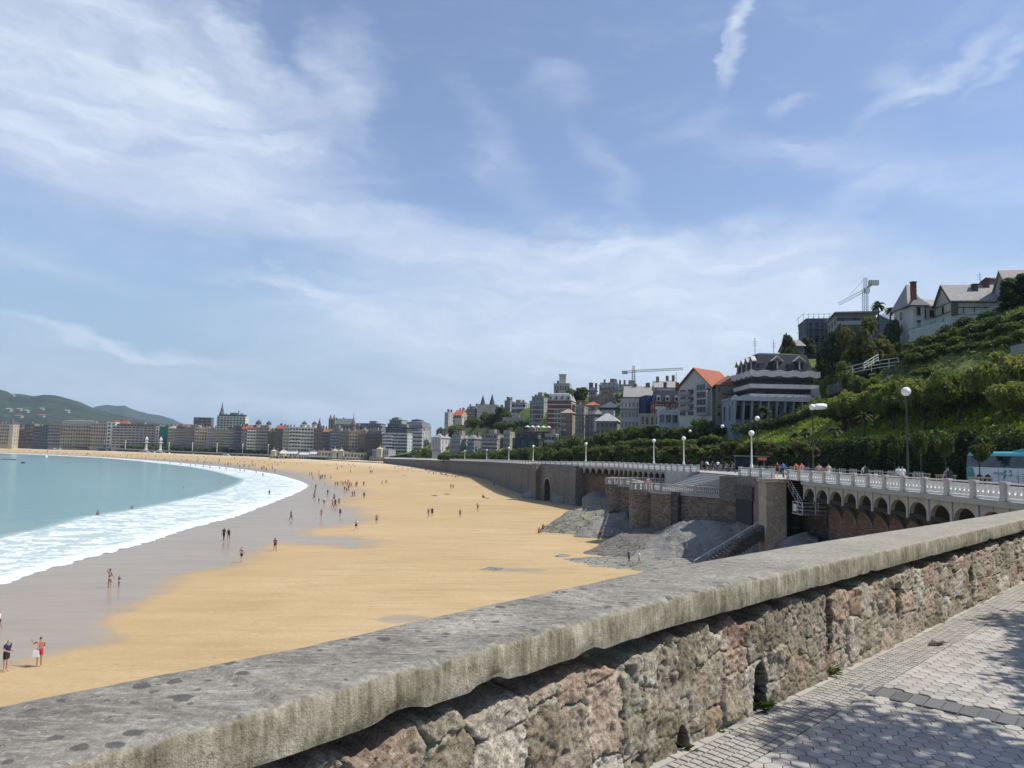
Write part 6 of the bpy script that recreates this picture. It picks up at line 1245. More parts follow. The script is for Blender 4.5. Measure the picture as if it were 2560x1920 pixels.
B = bld('purple grey blank sided house with a glass bay', 1462,1508,1024,1080,298,14,12,3,2,(.13,.115,.125),'w','hip',(.20,.18,.18),2,cols=[0]); part_box(B,'glass_bay',(-B[1]*.38,-.8,B[2]*.42),(2.6,1.8,B[2]*.8),(.22,.30,.30))
bld('small house with orange tiled roof above the purple house', 1464,1503,1003,1030,330,-10,10,1,3,(.36,.33,.27),'w','hip',(.36,.13,.06),2)
bld('dark slate roof house right of the small orange roof', 1500,1552,1005,1034,325,-10,12,1,4,(.085,.09,.10),'w','hip',(.075,.08,.09),3)
B = bld('octagonal grey stone house with pale spreading roof', 1490,1552,1030,1088,272,-14,12,2,5,(.33,.30,.245),'w','hip',(.42,.43,.43),3.5,(.36,.33,.28)); part_box(B,'lantern',(0,5,B[2]+3.),(4.5,4,2.6),(.36,.38,.38))
B = bld('square tower house with a dark hat roof on the skyline', 1471,1492,966,1012,345,-8,5,3,1,(.32,.30,.285),'w','hip',(.055,.055,.065),2.2)
bld('twin gabled old stone house among the trees', 1486,1546,978,1010,335,-12,10,2,4,(.34,.31,.26),'w','gablef',(.28,.27,.25),3.5)
bld('long flat white villa on the skyline left of the crane mast', 1498,1548,956,980,390,-8,14,1,5,(.44,.44,.42),'b','pent',(.38,.38,.36),1.6,pc=(.50,.5,.48))
bld('pale villa with layered flat roofs on the skyline under the crane', 1538,1596,960,982,375,-8,14,1,6,(.42,.42,.405),'w','pent',(.40,.40,.39),2,pc=(.5,.5,.48))
bld('big pale house with long grey sloping roof behind the white villa', 1560,1646,962,1010,310,-12,14,1,4,(.50,.49,.465),'w','gable',(.30,.285,.265),5)
bld('stone gabled house behind the brick mansard house', 1632,1692,954,984,285,-8,12,1,3,(.38,.36,.32),'w','gable',(.32,.31,.28),3)
B = bld('white classical villa with arched windows', 1551,1604,1000,1072,258,-14,12,3,5,(.54,.54,.51),'w','flat',fc=(.6,.6,.57)); part_box(B,'upper_terrace',(0,-.6,B[2]*.72),(B[1]+.4,1.4,.5),(.6,.6,.57))
B = bld('dark blue side wall with a bright blue banner', 1594,1628,992,1052,250,6,10,1,1,(.035,.038,.085),'w','flat',cols=[9],side=False); part_box(B,'banner',(B[1]*.02,-.12,B[2]-1.2),(B[1]*.7,.2,2.4),(.02,.08,.36))
B = bld('brick red house with dark mansard roof and white dormers', 1622,1702,968,1042,240,-4,13,2,5,(.20,.065,.055),'bs','mans',(.035,.045,.065),5.,(.66,.65,.62),pc=(.55,.54,.5)); chim(B,0,6,B[2]+5,1.,2); chim(B,4,6,B[2]+5,1.,2); mb = MB(); mb.tube([(B[1]*.42,6,B[2]+4),(B[1]*.42,6,B[2]+10.5)],.09); mb.build('aerial', wallmat(dk), B[0])
B = bld('open columned loggia below the brick mansard house', 1597,1648,1038,1066,236,-6,6,1,4,(.42,.38,.30),'w','flat',wh=2.6)
bld('white low house with bay front below the orange gabled house', 1642,1742,1029,1064,214,-8,9,1,6,(.60,.62,.62),'w','flat',fc=(.5,.53,.55),ww=1.6)
B = bld('white apartment house with big orange gabled roof', 1697,1838,919,1042,203,-48,12,4,4,(.62,.60,.55),'bs','gablef',(.34,.10,.045),5.5,(.5,.5,.48),pc=(.33,.33,.31),ww=1.9); part_box(B,'bay',(B[1]*.30,-.9,B[2]/2-.3),(3.4,1.8,B[2]-1.5),(.64,.62,.58))
for f in range(4): link('bay_window', winmesh(3.0,1.7,(.45,.45,.44),2), B[0], (B[1]*.30,-1.83,.9+f*B[2]/4))
B = bld('brown stone house with timber brackets and yellow balcony windows', 1782,1856,936,1046,197,-12,12,4,4,(.27,.235,.19),'bc','hip',(.22,.085,.055),3,(.42,.36,.2),pc=(.14,.12,.11))
# the dark modern block
B = bld('dark modern apartment block with white wavy balcony bands and gabled attic', 1838,2030,876,1046,183,0,16,5,6,(.045,.048,.056),'w','mans',(.028,.031,.037),5.2,(.14,.145,.15),ww=1.9,name='modern_block')
rt, w_, h, dep = B; fh = h/5
for f,(zz,col) in enumerate([(fh*2.05,(.60,.57,.55)),(fh*3.1,(.60,.57,.55)),(fh*4.35,(.60,.57,.55))]):
    mb = MB(); n = 70; wob = (lambda u: .17*math.sin(u*1.7) if f == 2 else 0)
    path = [(-w_/2-1.5, dep), (-w_/2-1.5, -1.2), (w_/2+1.2, -1.2)]
    pts = [(-w_/2-1.5, dep-(dep+1.2)*k/n) for k in range(n)]+[(-w_/2-1.5+(w_+2.7)*k/n, -1.2) for k in range(n+1)]
    hh = 1.05 if f < 2 else 1.5
    vs = [(x,y,zz+wob(x+y)+dz) for dz in (0,hh) for x,y in pts]+[(x+.3,y+.3,zz+wob(x+y)+dz) for dz in (0,hh) for x,y in pts]; m_ = len(pts)
    mb.add(vs, [(k,k+1,m_+k+1,m_+k) for k in range(m_-1)]+[(2*m_+k+1,2*m_+k,3*m_+k,3*m_+k+1) for k in range(m_-1)]+[(m_+k,m_+k+1,3*m_+k+1,3*m_+k) for k in range(m_-1)]+[(k+1,k,2*m_+k,2*m_+k+1) for k in range(m_-1)])
    mb.add([(-w_/2-1.4,dep,zz-.1),(-w_/2-1.4,-1.1,zz-.1),(w_/2+1.1,-1.1,zz-.1),(w_/2+1.1,dep,zz-.1)],[(0,1,2,3)]); mb.build('balcony_band', wallmat(col), rt)
mb = MB(); mb.box((0,0,0),(.28,.5,1.9)); 
gm = MB()
for s_ in (-1,1): gm.add([(s_*1.5,-.25,-.1),(s_*1.5,.9,-.1),(0,.9,1.15),(0,-.25,1.15),(s_*1.5,-.25,.15),(s_*1.5,.9,.15),(0,.9,1.42),(0,-.25,1.42)],[(0,1,2,3),(4,5,6,7),(0,4,7,3),(1,2,6,5),(0,1,5,4)])
gm.box((0,0,-1.),(.25,.25,1.9)); gmesh = gm.mesh('attic_gable', wallmat((.62,.60,.57)))
for x in (-w_*.12, w_*.26): link('attic_gable', gmesh, rt, (x,-.35,h+2.4))
for k in range(4): link('attic_gable', gmesh, rt, (-w_/2-.35,1.6+k*3.8,h+2.4), -math.pi/2)
for x,y in ((-w_*.38,5),(0,7)): mb = MB(); mb.tube([(x,y,h+4),(x,y,h+9)],.07); [mb.tube([(x-.6,y,h+7+.5*k),(x+.6,y,h+7+.5*k)],.03) for k in range(3)]; mb.build('aerial', wallmat(dk), rt)
# colonnaded lower block
B = bld('blue grey lower block with stepped concrete fins under the modern block', 1806,2044,1000,1062,176,-2,10,1,9,(.25,.285,.325),'w','flat',fc=(.10,.11,.12),ww=1.6,wh=3.4,name='colonnaded_block'); rt, w_, h, dep = B
fm_ = MB(); fm_.prism_x([(0,0),(-.5,0),(-1.7,h-.9),(-1.7,h+.9),(0,h+.9)], -.2, .2); fin = fm_.mesh('fin', wallmat((.40,.44,.49)))
for i in range(11): link('fin', fin, rt, (-w_/2+w_*(i+.2)/10.6,0,0))
mb = MB(); mb.box((0,-1.2,h+.05),(w_+.6,2.0,1.0)); mb.build('parapet', wallmat((.43,.47,.52)), rt); mb = MB(); mb.box((w_/2+.9,3,h/2),(1.6,6,h+6.5)); mb.build('end_wall', wallmat((.40,.39,.37)), rt)
# hill top houses
B = bld('beige flat gabled house half hidden behind the dark modern block', 1950,2010,850,885,215,-6,12,1,3,(.42,.38,.31),'w','gable',(.28,.245,.21),2.5)
B = bld('house under construction wrapped in scaffolding on the skyline', 1998,2085,800,860,225,-10,12,2,4,(.10,.115,.13),'w','flat',fc=(.06,.07,.08)); rt, w_, h, dep = B; ms = simple('scaffold_tube', (.16,.20,.25), .5, .1, 3, metal=.3); mb = MB()
for i in range(8): mb.tube([(-w_/2-1.2+(w_+2.4)*i/7,-1.4,-4),(-w_/2-1.2+(w_+2.4)*i/7,-1.4,h+1.8)],.06,5); mb.tube([(-w_/2-1.2+(w_+2.4)*i/7,dep*.5,h-2),(-w_/2-1.2+(w_+2.4)*i/7,dep*.5,h+2.2)],.06,5)
for k in range(6): z_ = -2+(h+3.6)*k/5; mb.tube([(-w_/2-1.2,-1.4,z_),(w_/2+1.2,-1.4,z_)],.05,5); mb.tube([(-w_/2-1.2,-1.4,z_),(-w_/2-1.2,dep*.8,z_)],.05,5)
mb.build('scaffold', ms, rt)
mb = MB(); [mb.box((-w_*.1,-.9,-1+(h+1)*k/3),(w_+1.6,1.,.08)) for k in range(3)]; mb.build('scaffold_deck', simple('scaffold_deck', (.14,.12,.09), .8), rt)
B = bld('long flat roofed modern house between the scaffold and the grey annexe', 2072,2186,788,836,200,-14,14,2,5,(.33,.335,.32),'b','flat',fc=(.12,.13,.13),pc=(.42,.42,.40),ww=3.5); part_box(B,'roof_slab',(0,5.5,B[2]+.55),(B[1]+1.6,15,.35),(.36,.355,.33))
B = bld('blue grey metal clad annexe left of the tall chimney villa', 2184,2256,777,832,182,-2,10,1,3,(.13,.165,.205),'w','gable',(.17,.20,.235),2.2,(.10,.13,.16),ww=1.8,wh=3.)
# villa with witch-hat roof and brick chimney
B = bld('white hill villa with steep hat roof and tall brick chimney', 2243,2360,760,832,165,-2,7,2,4,(.56,.545,.50),'w','hip',(.30,.285,.27),.6,(.16,.12,.10),cols=[2],name='hill_villa',ww=1.0,wh=1.6,found=9); rt, w_, h, dep = B
mb = MB(); X0, X1 = -w_/2-.6, w_/2+.5
mb.add([(X0,-.7,h),(X1,-.7,h),(X1,dep+.6,h),(X0,dep+.6,h),(X0+1.5,2.6,h+5.7),(X0+2.5,2.9,h+5.5),(X0+5.,3.2,h+2.5),(X1-1.6,dep/2,h+2.4)],[(0,1,7,6),(0,6,5),(0,5,4),(1,2,7),(2,3,7),(7,3,6),(6,3,5),(5,3,4),(3,0,4),(3,2,1,0)]); mb.build('hat_roof', roofmat((.32,.305,.285)), rt)
part_box(B,'corner_bay',(-w_/2+1.2,-.9,h/2-.4),(2.6,2,h+.6),(.56,.545,.5)); mb = MB(); mb.add([(-w_/2-.9,-2.6,h-.2),(-w_/2+3.6,-2.6,h-.2),(-w_/2+3.6,2,h-.2),(-w_/2-.9,2,h-.2),(-w_/2+1.6,-.3,h+2.4)],[(0,1,4),(1,2,4),(2,3,4),(3,0,4),(3,2,1,0)]); mb.build('bay_roof', roofmat((.12,.115,.115)), rt)
mb = MB(); mb.box((-w_/2+.7,-.9,h+2.6),(1.0,.9,5.4)); mb.box((-w_/2+.7,-.9,h+5.35),(1.2,1.1,.2)); mb.build('chimney', wallmat((.16,.065,.05)), rt)
for x,z in ((-w_/2+1.2,h*.62),(-w_/2+1.2,h*.12),(-w_/2+3.4,h*.55)): link('window', winmesh(.8,1.8,(.16,.12,.10),0), rt, (x,-1.93 if x < -w_/2+2 else -.02,z))
# second villa, half timbered
B = bld('cream hill villa with half timbering and grey gabled roof', 2352,2512,703,812,156,-6,7,2,4,(.54,.50,.42),'w','gable',(.30,.285,.27),4.2,(.10,.09,.085),cols=[3],name='hill_villa',ww=.9,wh=1.5,found=10); rt, w_, h, dep = B; mb = MB(); tb = wallmat((.06,.05,.045))
for zz in (h*.93,h*.72,h*.42): mb.box((0,-.04,zz),(w_,.10,.16))
for i in range(6): mb.box((-w_/2+.4+(w_-.8)*i/5,-.045,h*.57),(.15,.09,h*.30))
for zz in (h*.93,h*.55): mb.box((-w_/2-.02,dep/2,zz),(.10,dep,.18))
for s_ in (-1,1): mb.tube([(-w_/2-.45,dep/2+s_*(dep/2+.5),h-.3),(-w_/2-.45,dep/2,h+4.0)],.13,4)
mb.build('timbering', tb, rt); chim(B,w_*.02,2.2,h+1.6,1.,2.3,(.13,.075,.06)); chim(B,w_*.26,3.2,h+2.4,1.1,2.6,(.13,.075,.06)); part_box(B,'corner_bracket',(-w_/2+.6,-.35,h*.62),(1.1,.7,h*.5),(.10,.08,.07))
mb = MB(); mb.tube([(w_*.2,4,h+3),(w_*.2,4,h+7)],.05); [mb.tube([(w_*.2-.7,4,h+5.4+.5*k),(w_*.2+.4,4,h+5.6+.5*k)],.03) for k in range(3)]; mb.build('aerial', wallmat((.35,.36,.38)), rt)
B = bld('low house with orange brown roof edge behind the half timbered villa', 2452,2506,700,722,185,0,8,1,3,(.20,.17,.15),'w','gable',(.27,.14,.075),1.4)
B = bld('grey gabled house at the top right picture corner', 2497,2640,670,760,150,-8,7,2,4,(.38,.40,.40),'w','gable',(.34,.30,.265),5.5,(.40,.41,.40),name='hill_villa',found=10)
# white terrace wall with glass balustrade in front of the villas
def poly_wall(name, label, pts, h, th, mat, cat='wall', topoff=0., glass=0.):
    P3_ = [at(*q) for q in pts]; o = P3_[0]; mb = MB()
    for a, b in zip(P3_[:-1],P3_[1:]):
        dxy = Vector((b.x-a.x,b.y-a.y,0)).normalized(); n_ = Vector((-dxy.y,dxy.x,0))*th
        q = [a-o,b-o,b-o+n_,a-o+n_]; mb.add([v-Vector((0,0,h)) for v in q]+q, [(3,2,1,0),(4,5,6,7),(0,1,5,4),(1,2,6,5),(2,3,7,6),(3,0,4,7)])
    w0 = tag(mb.build(name, mat, loc=o), label, cat)
    if glass:
        mb = MB()
        for a, b in zip(P3_[:-1],P3_[1:]): mb.add([a-o,b-o,b-o+Vector((0,0,glass)),a-o+Vector((0,0,glass))],[(0,1,2,3)]); mb.tube([a-o+Vector((0,0,glass)),b-o+Vector((0,0,glass))],.04)
        g_, t = newmat('green_glass'); t.put(t.b.inputs['Base Color'], (.35,.5,.45)); t.b.inputs['Roughness'].default_value = .1; t.b.inputs['Alpha'].default_value = .45; mb.build('glass_balustrade', g_, w0)
    return w0
poly_wall('terrace_wall','long white terrace wall with glass balustrade below the chimney villa',[(2272,826,156),(2345,806,153),(2376,804,152),(2450,790,150)],2.6,.4,wallmat((.60,.61,.57)),glass=1.)
poly_wall('terrace_wall','pale sloping wall climbing right of the half timbered villa',[(2448,778,148),(2500,758,146),(2560,722,143)],3.2,.4,wallmat((.50,.52,.48)))
poly_wall('stone_wall','weathered stone retaining wall under the white path railing',[(2206,924,139),(2262,917,137),(2320,922,134),(2352,920,130)],3.4,.6,rubble('hill_stone',[(.12,.12,.105),(.18,.175,.155),(.09,.09,.08),(.21,.20,.175)],(.06,.07,.045),.8))
poly_wall('stone_wall','old stone wall end left under the path railing, beside the modern block',[(2066,965,150),(2105,950,148)],2.2,.6,MATS['hill_stone'])
poly_wall('garden_wall','grey wall beside the pedestrian hill path, right of the white railing',[(2336,908,138),(2400,896,128),(2452,884,119)],1.2,.3,wallmat((.33,.32,.29)))
poly_wall('garden_wall','grey parapet of the upper road at the right picture edge',[(2526,866,104),(2600,848,100)],1.3,.3,wallmat((.36,.36,.34)))
# white timber railing of the hill path
def path_rail(label, pts, hh=1.15):
    P3_ = [at(*q) for q in pts]; o = P3_[0]; mb = MB()
    for a, b in zip(P3_[:-1],P3_[1:]):
        for f in (1.,.5,.08): mb.tube([a-o+Vector((0,0,hh*f)),b-o+Vector((0,0,hh*f))],.055,5)
        n = max(2,int((b-a).length/1.5))
        for i in range(n+1): q = a.lerp(b,i/n)-o; mb.tube([q-Vector((0,0,.4)),q+Vector((0,0,hh+.05))],.065,5)
    return tag(mb.build('path_railing', simple('railing_white', (.66,.66,.62), .6), loc=o), label, 'railing', 'white railings of the hill path')
path_rail('white railing of the hill path, long left stretch above the stone wall', [(2106,939,150),(2158,927,147),(2200,920,144),(2270,910,140)],1.5)
path_rail('white railing of the hill path, short stretch at the right end', [(2278,910,141),(2318,912,138)],1.3)
path_rail('white railing descending from the path corner', [(2268,920,139),(2288,934,134)],1.2); path_rail('white railing of the steps climbing left up from the path', [(2160,922,148),(2196,900,150)],1.2)
# ---- distant hills and the houses on them
def hill(name, ridge, d, dz, label_mat, ybase=1120, seed=1):
    xs = np.arange(ridge[0][0], ridge[-1][0]+1, 6); ys = np.interp(xs,[a for a,_ in ridge],[b for _,b in ridge]); co = []; nrow = 26
    for j in range(nrow):
        f = j/(nrow-1)
        for x, y in zip(xs, ys):
            dd = d-dz*(1-f)**.8; r = at(x, y, d); z = -12+(r.z+12)*f**.75; X = r.x*dd/d; n = float(vnoise(np.array([X*.006]),np.array([dd*.006+f*4]),seed=seed,octv=5)[0]); co.append((X,dd,z+n*42*f*(1-f*.75)))
    global HILLB
    if name == 'forest_hill': HILLB = BVHTree.FromPolygons([tuple(v) for v in co], [tuple(int(i) for i in f) for f in gridfaces(nrow,len(xs))])
    return tag(link(name, npmesh(name, np.array(co), gridfaces(nrow,len(xs)), label_mat, True)), kind='structure')
m, t = newmat('far_forest'); n1 = t.noise(t.pos, .012, 5, .65); n2 = t.noise(t.pos, .08, 5, .7)
t.put(t.b.inputs['Base Color'], t.ramp(t.math('ADD', t.math('MULTIPLY', n1, .65), t.math('MULTIPLY', n2, .35)), [(.32,(.014,.030,.018)),(.5,(.028,.050,.026)),(.60,(.06,.09,.035)),(.68,(.10,.13,.05))])); t.put(t.b.inputs['Normal'], t.bump(t.math('ADD', n1, n2), 1., 14.))
hill('forest_hill', [(-400,985),(-150,968),(0,974),(20,980),(28,985),(60,986),(85,990),(112,986),(140,988),(170,996),(200,1004),(225,1016),(245,1024),(270,1032),(300,1040),(330,1046),(370,1054),(420,1062),(520,1075)], 2600, 900, m, seed=5)
hill('far_hill', [(180,1040),(220,1024),(240,1016),(268,1012),(290,1015),(312,1014),(325,1021),(345,1028),(370,1034),(405,1040),(430,1047),(450,1056),(480,1066),(560,1080)], 5200, 1200, m, seed=8)
for i,(px,py,w_,lab) in enumerate([(18,1028,16,'white farmhouse low on the forest hill at the left edge'),(45,1028,12,'small white house right of the white farmhouse'),(64,1032,9,'small pale house on the forest hill slope'),(44,1045,20,'long pale red roofed house at the hill foot'),(100,1044,18,'pale long villa at the hill foot below the forest'),(165,1032,11,'single white house on the forest hill above the beige hotel'),(30,992,6,'tiny white house near the top of the forest hill'),(102,1027,9,'pale house in a clearing of the forest hill')]):
    h_ = HILLB.ray_cast(Vector((0,0,EYE)), ray(px,py).normalized()); p = h_[0]; d = p.y; W_ = w_/ppm(d); mb = MB(); W_ *= .8; mb.box((0,6,2.5),(W_,12,7)); root = empty('hill_house', p, lab, 'house', 'houses on the forest hill'); mb.build('wall', wallmat((.36,.35,.33)), root); mb = MB(); mb.prism_x([(-.4,6.02),(6,9),(12.4,6.02)],-W_/2-.5,W_/2+.5); mb.build('roof', roofmat((.26,.12,.08) if i in (3,4) else (.3,.27,.25)), root)
# ---- far promenade wall, ramps and clock posts on the distant beach
mb = MB(); sv = [s for s in np.arange(s_of_px(690), PS[-1], 12)]
for a, b in zip(sv[:-1],sv[1:]):
    x0,y0,z0,nx,ny,_,_ = pth(a); x1,y1,z1,_,_,_,_ = pth(b); hh = 4.2
    mb.add([(x0,y0,z0-6.5),(x1,y1,z1-6.5),(x1,y1,z1-1.1),(x0,y0,z0-1.1)],[(3,2,1,0)]); mb.add([(x0-nx*1.6,y0-ny*1.6,z0-1.05),(x1-nx*1.6,y1-ny*1.6,z1-1.05),(x1+nx,y1+ny,z1-1.05),(x0+nx,y0+ny,z0-1.05)],[(0,1,2,3)]); mb.add([(x0-nx*1.6,y0-ny*1.6,z0-1.75),(x1-nx*1.6,y1-ny*1.6,z1-1.75),(x1-nx*1.6,y1-ny*1.6,z1-1.05),(x0-nx*1.6,y0-ny*1.6,z0-1.05)],[(3,2,1,0)])
tag(mb.build('beach_gallery', simple('gallery_shadow', (.12,.115,.115), .9), None), 'long dark colonnaded gallery under the distant promenade at the left', 'gallery')
mb = MB()
for a, b in zip(sv[:-1],sv[1:]):
    x0,y0,z0,nx,ny,_,_ = pth(a); x1,y1,z1,_,_,_,_ = pth(b); dd = Vector((x1-x0,y1-y0,0)); mb.box(((x0+x1)/2-nx*1.62,(y0+y1)/2-ny*1.62,(z0+z1)/2-.7),(dd.length+.2,.25,1.0), rz=math.atan2(dd.y,dd.x))
tag(mb.build('balustrade', wallmat((.46,.46,.45))), 'distant pale balustrade on the gallery at the left, below the city blocks', 'balustrade', 'white balustrade runs of the promenade')
def ramp(px, label, w=16, hgt=6.):
    s = s_of_px(px); x,y,z,nx,ny,dx,dy = pth(s); root = empty('beach_ramp', (x-nx*2.4,y-ny*2.4,z-1.2), label, 'ramp', 'beach ramps of the far promenade', rz=math.atan2(-ny,-nx)+math.pi/2)
    for s_ in (-1,1): mb = MB(); mb.prism_y([(0,0),(s_*3,0),(s_*w,-hgt+.9),(s_*w,-hgt),(s_*(w-3),-hgt),(0,-.9)][::s_], -1.4, .0); mb.build('flight', simple('ramp_concrete', (.42,.41,.39), .85), root)
    return x-nx*1.5, y-ny*1.5, z
ramp(155,'pale forked beach ramp, leftmost on the distant promenade'); ramp(580,'forked beach ramp below the dark blue glazed block')
for px, lab in ((377,'left white clock post with ramp on the distant promenade'),(412,'right white clock post with ramp below the green scaffold net')):
    x,y,z = ramp(px,'long pale beach ramp by the '+lab.split(' with')[0],26,5.5); root = empty('clock_post', (x,y,z-1), lab, 'clock post', 'white clock posts on the distant promenade'); mb = MB(); mb.lathe([(2.6,0),(2.6,1.),(1.6,1.2),(1.3,2.),(1.15,8),(2.4,8.3),(2.4,9),(1.,9.3),(1.,10.2)],12); mb.build('post', wallmat((.62,.61,.58)), root); mb = MB(); mb.lathe([(1.3,10.3),(1.7,11.4),(1.6,12.6),(.9,13.8),(.2,15)],12); mb.build('clock_head', wallmat((.68,.67,.64)), root, True)
for i,px in enumerate((84,95,208,268,322,430,489,550,613,678)):
    s = s_of_px(px); x,y,z,*_ = pth(s); mb = MB(); mb.tube([(0,0,0),(0,0,9)],.28,6); mb.sphere((0,0,9.4),.55,n=8); tag(mb.build('promenade_lamp', mlampw, loc=(x,y,z-1)), 'distant thin white lamp post on the far promenade, %s from the left'%ordw[i].replace('nearest','first'), 'street lamp', 'distant lamp posts')
# ---- tower cranes
def lattice(mb, a, b, w_, n, r=.09):
    a, b = Vector(a), Vector(b); d_ = (b-a).normalized(); u = d_.cross(Vector((0,1,0))).normalized()*w_/2; v = d_.cross(u).normalized()*w_/2; C4 = [u+v,u-v,-u-v,-u+v]
    for c in C4: mb.tube([a+c,b+c], r, 4)
    for i in range(n):
        p, q = a.lerp(b,i/n), a.lerp(b,(i+1)/n)
        for k in range(4): mb.tube([p+C4[k],q+C4[(k+1)%4]], r*.6, 3)
mcb, mcw = simple('crane_blue', (.14,.24,.42), .5), simple('crane_white', (.55,.57,.60), .5)
p = at(2163,800,290); k = ppm(290); root = empty('tower_crane', p, 'luffing tower crane with blue mast, skyline behind the flat roofed house', 'crane', 'tower cranes')
f2 = lambda px,py: Vector(at(px,py,290))-p
mb = MB(); lattice(mb,(0,0,-8),f2(2163,722),1.5,16,.11); mb.build('mast', mcb, root)
mb = MB(); lattice(mb,f2(2168,722),f2(2097,760),1.1,14,.10); mb.build('jib', mcw, root); mb = MB(); lattice(mb,f2(2163,722),f2(2163,694),1.0,4,.1); mb.tube([f2(2163,695),f2(2124,738)],.07,4); mb.tube([f2(2163,695),f2(2186,706)],.07,4); mb.build('tower_head', mcw, root)
mb = MB(); q = f2(2184,707); mb.tube([f2(2165,722),q],.5,4); mb.box((q.x,q.y,q.z),(3.6,1.6,1.9)); mb.build('counterweight', simple('crane_grey', (.36,.38,.37), .8), root); mb = MB(); mb.box((f2(2165,728).x,-.9,f2(2165,728).z),(1.6,1.4,1.8)); mb.build('cab', mcw, root)
p = at(1584,968,420); root = empty('tower_crane', p, 'hammerhead tower crane with long thin jib above the pale villas', 'crane', 'tower cranes'); f2 = lambda px,py: Vector(at(px,py,420))-p
mb = MB(); lattice(mb,(0,0,-6),f2(1584,928),1.5,12,.16); mb.build('mast', simple('crane_steel', (.27,.30,.33), .6), root); mb = MB(); lattice(mb,f2(1584,928),f2(1708,922),1.1,26,.12); mb.build('jib', MATS['crane_steel'], root)
mb = MB(); lattice(mb,f2(1584,928),f2(1560,931),1.2,5,.12); mb.box(tuple(f2(1562,931)),(3.,1.4,1.8)); mb.build('counter_jib', MATS['crane_steel'], root); mb = MB(); lattice(mb,f2(1584,928),f2(1584,914),.9,3,.12); mb.build('tower_head', MATS['crane_steel'], root)
# ================================================================== PEOPLE
SKIN = simple('skin_tan', (.36,.20,.135), .6, .08, 3); SKIN_D = simple('skin_brown', (.20,.105,.07), .6, .08, 3); SKIN_L = simple('skin_light', (.50,.32,.245), .6, .06, 3)
def cloth(n, c): return simple('cloth_'+n, c, .85, .12, 3)
CL = {'navy':cloth('navy',(.015,.02,.06)),'black':cloth('black',(.018,.018,.02)),'red':cloth('red',(.45,.03,.05)),'white':cloth('white',(.72,.71,.68)),'blue':cloth('blue',(.04,.12,.38)),'pink':cloth('pink',(.58,.20,.24)),'orange':cloth('orange',(.62,.13,.06)),'beige':cloth('beige',(.48,.40,.28)),'grey':cloth('grey',(.20,.20,.21)),'green':cloth('green',(.06,.14,.12)),'teal':cloth('teal',(.05,.25,.28)),'maroon':cloth('maroon',(.16,.03,.04)),'peach':cloth('peach',(.60,.34,.24)),'hair':simple('hair_dark',(.018,.013,.010),.6),'hairg':simple('hair_grey',(.22,.20,.175),.7),'hairb':simple('hair_brown',(.075,.045,.028),.6)}
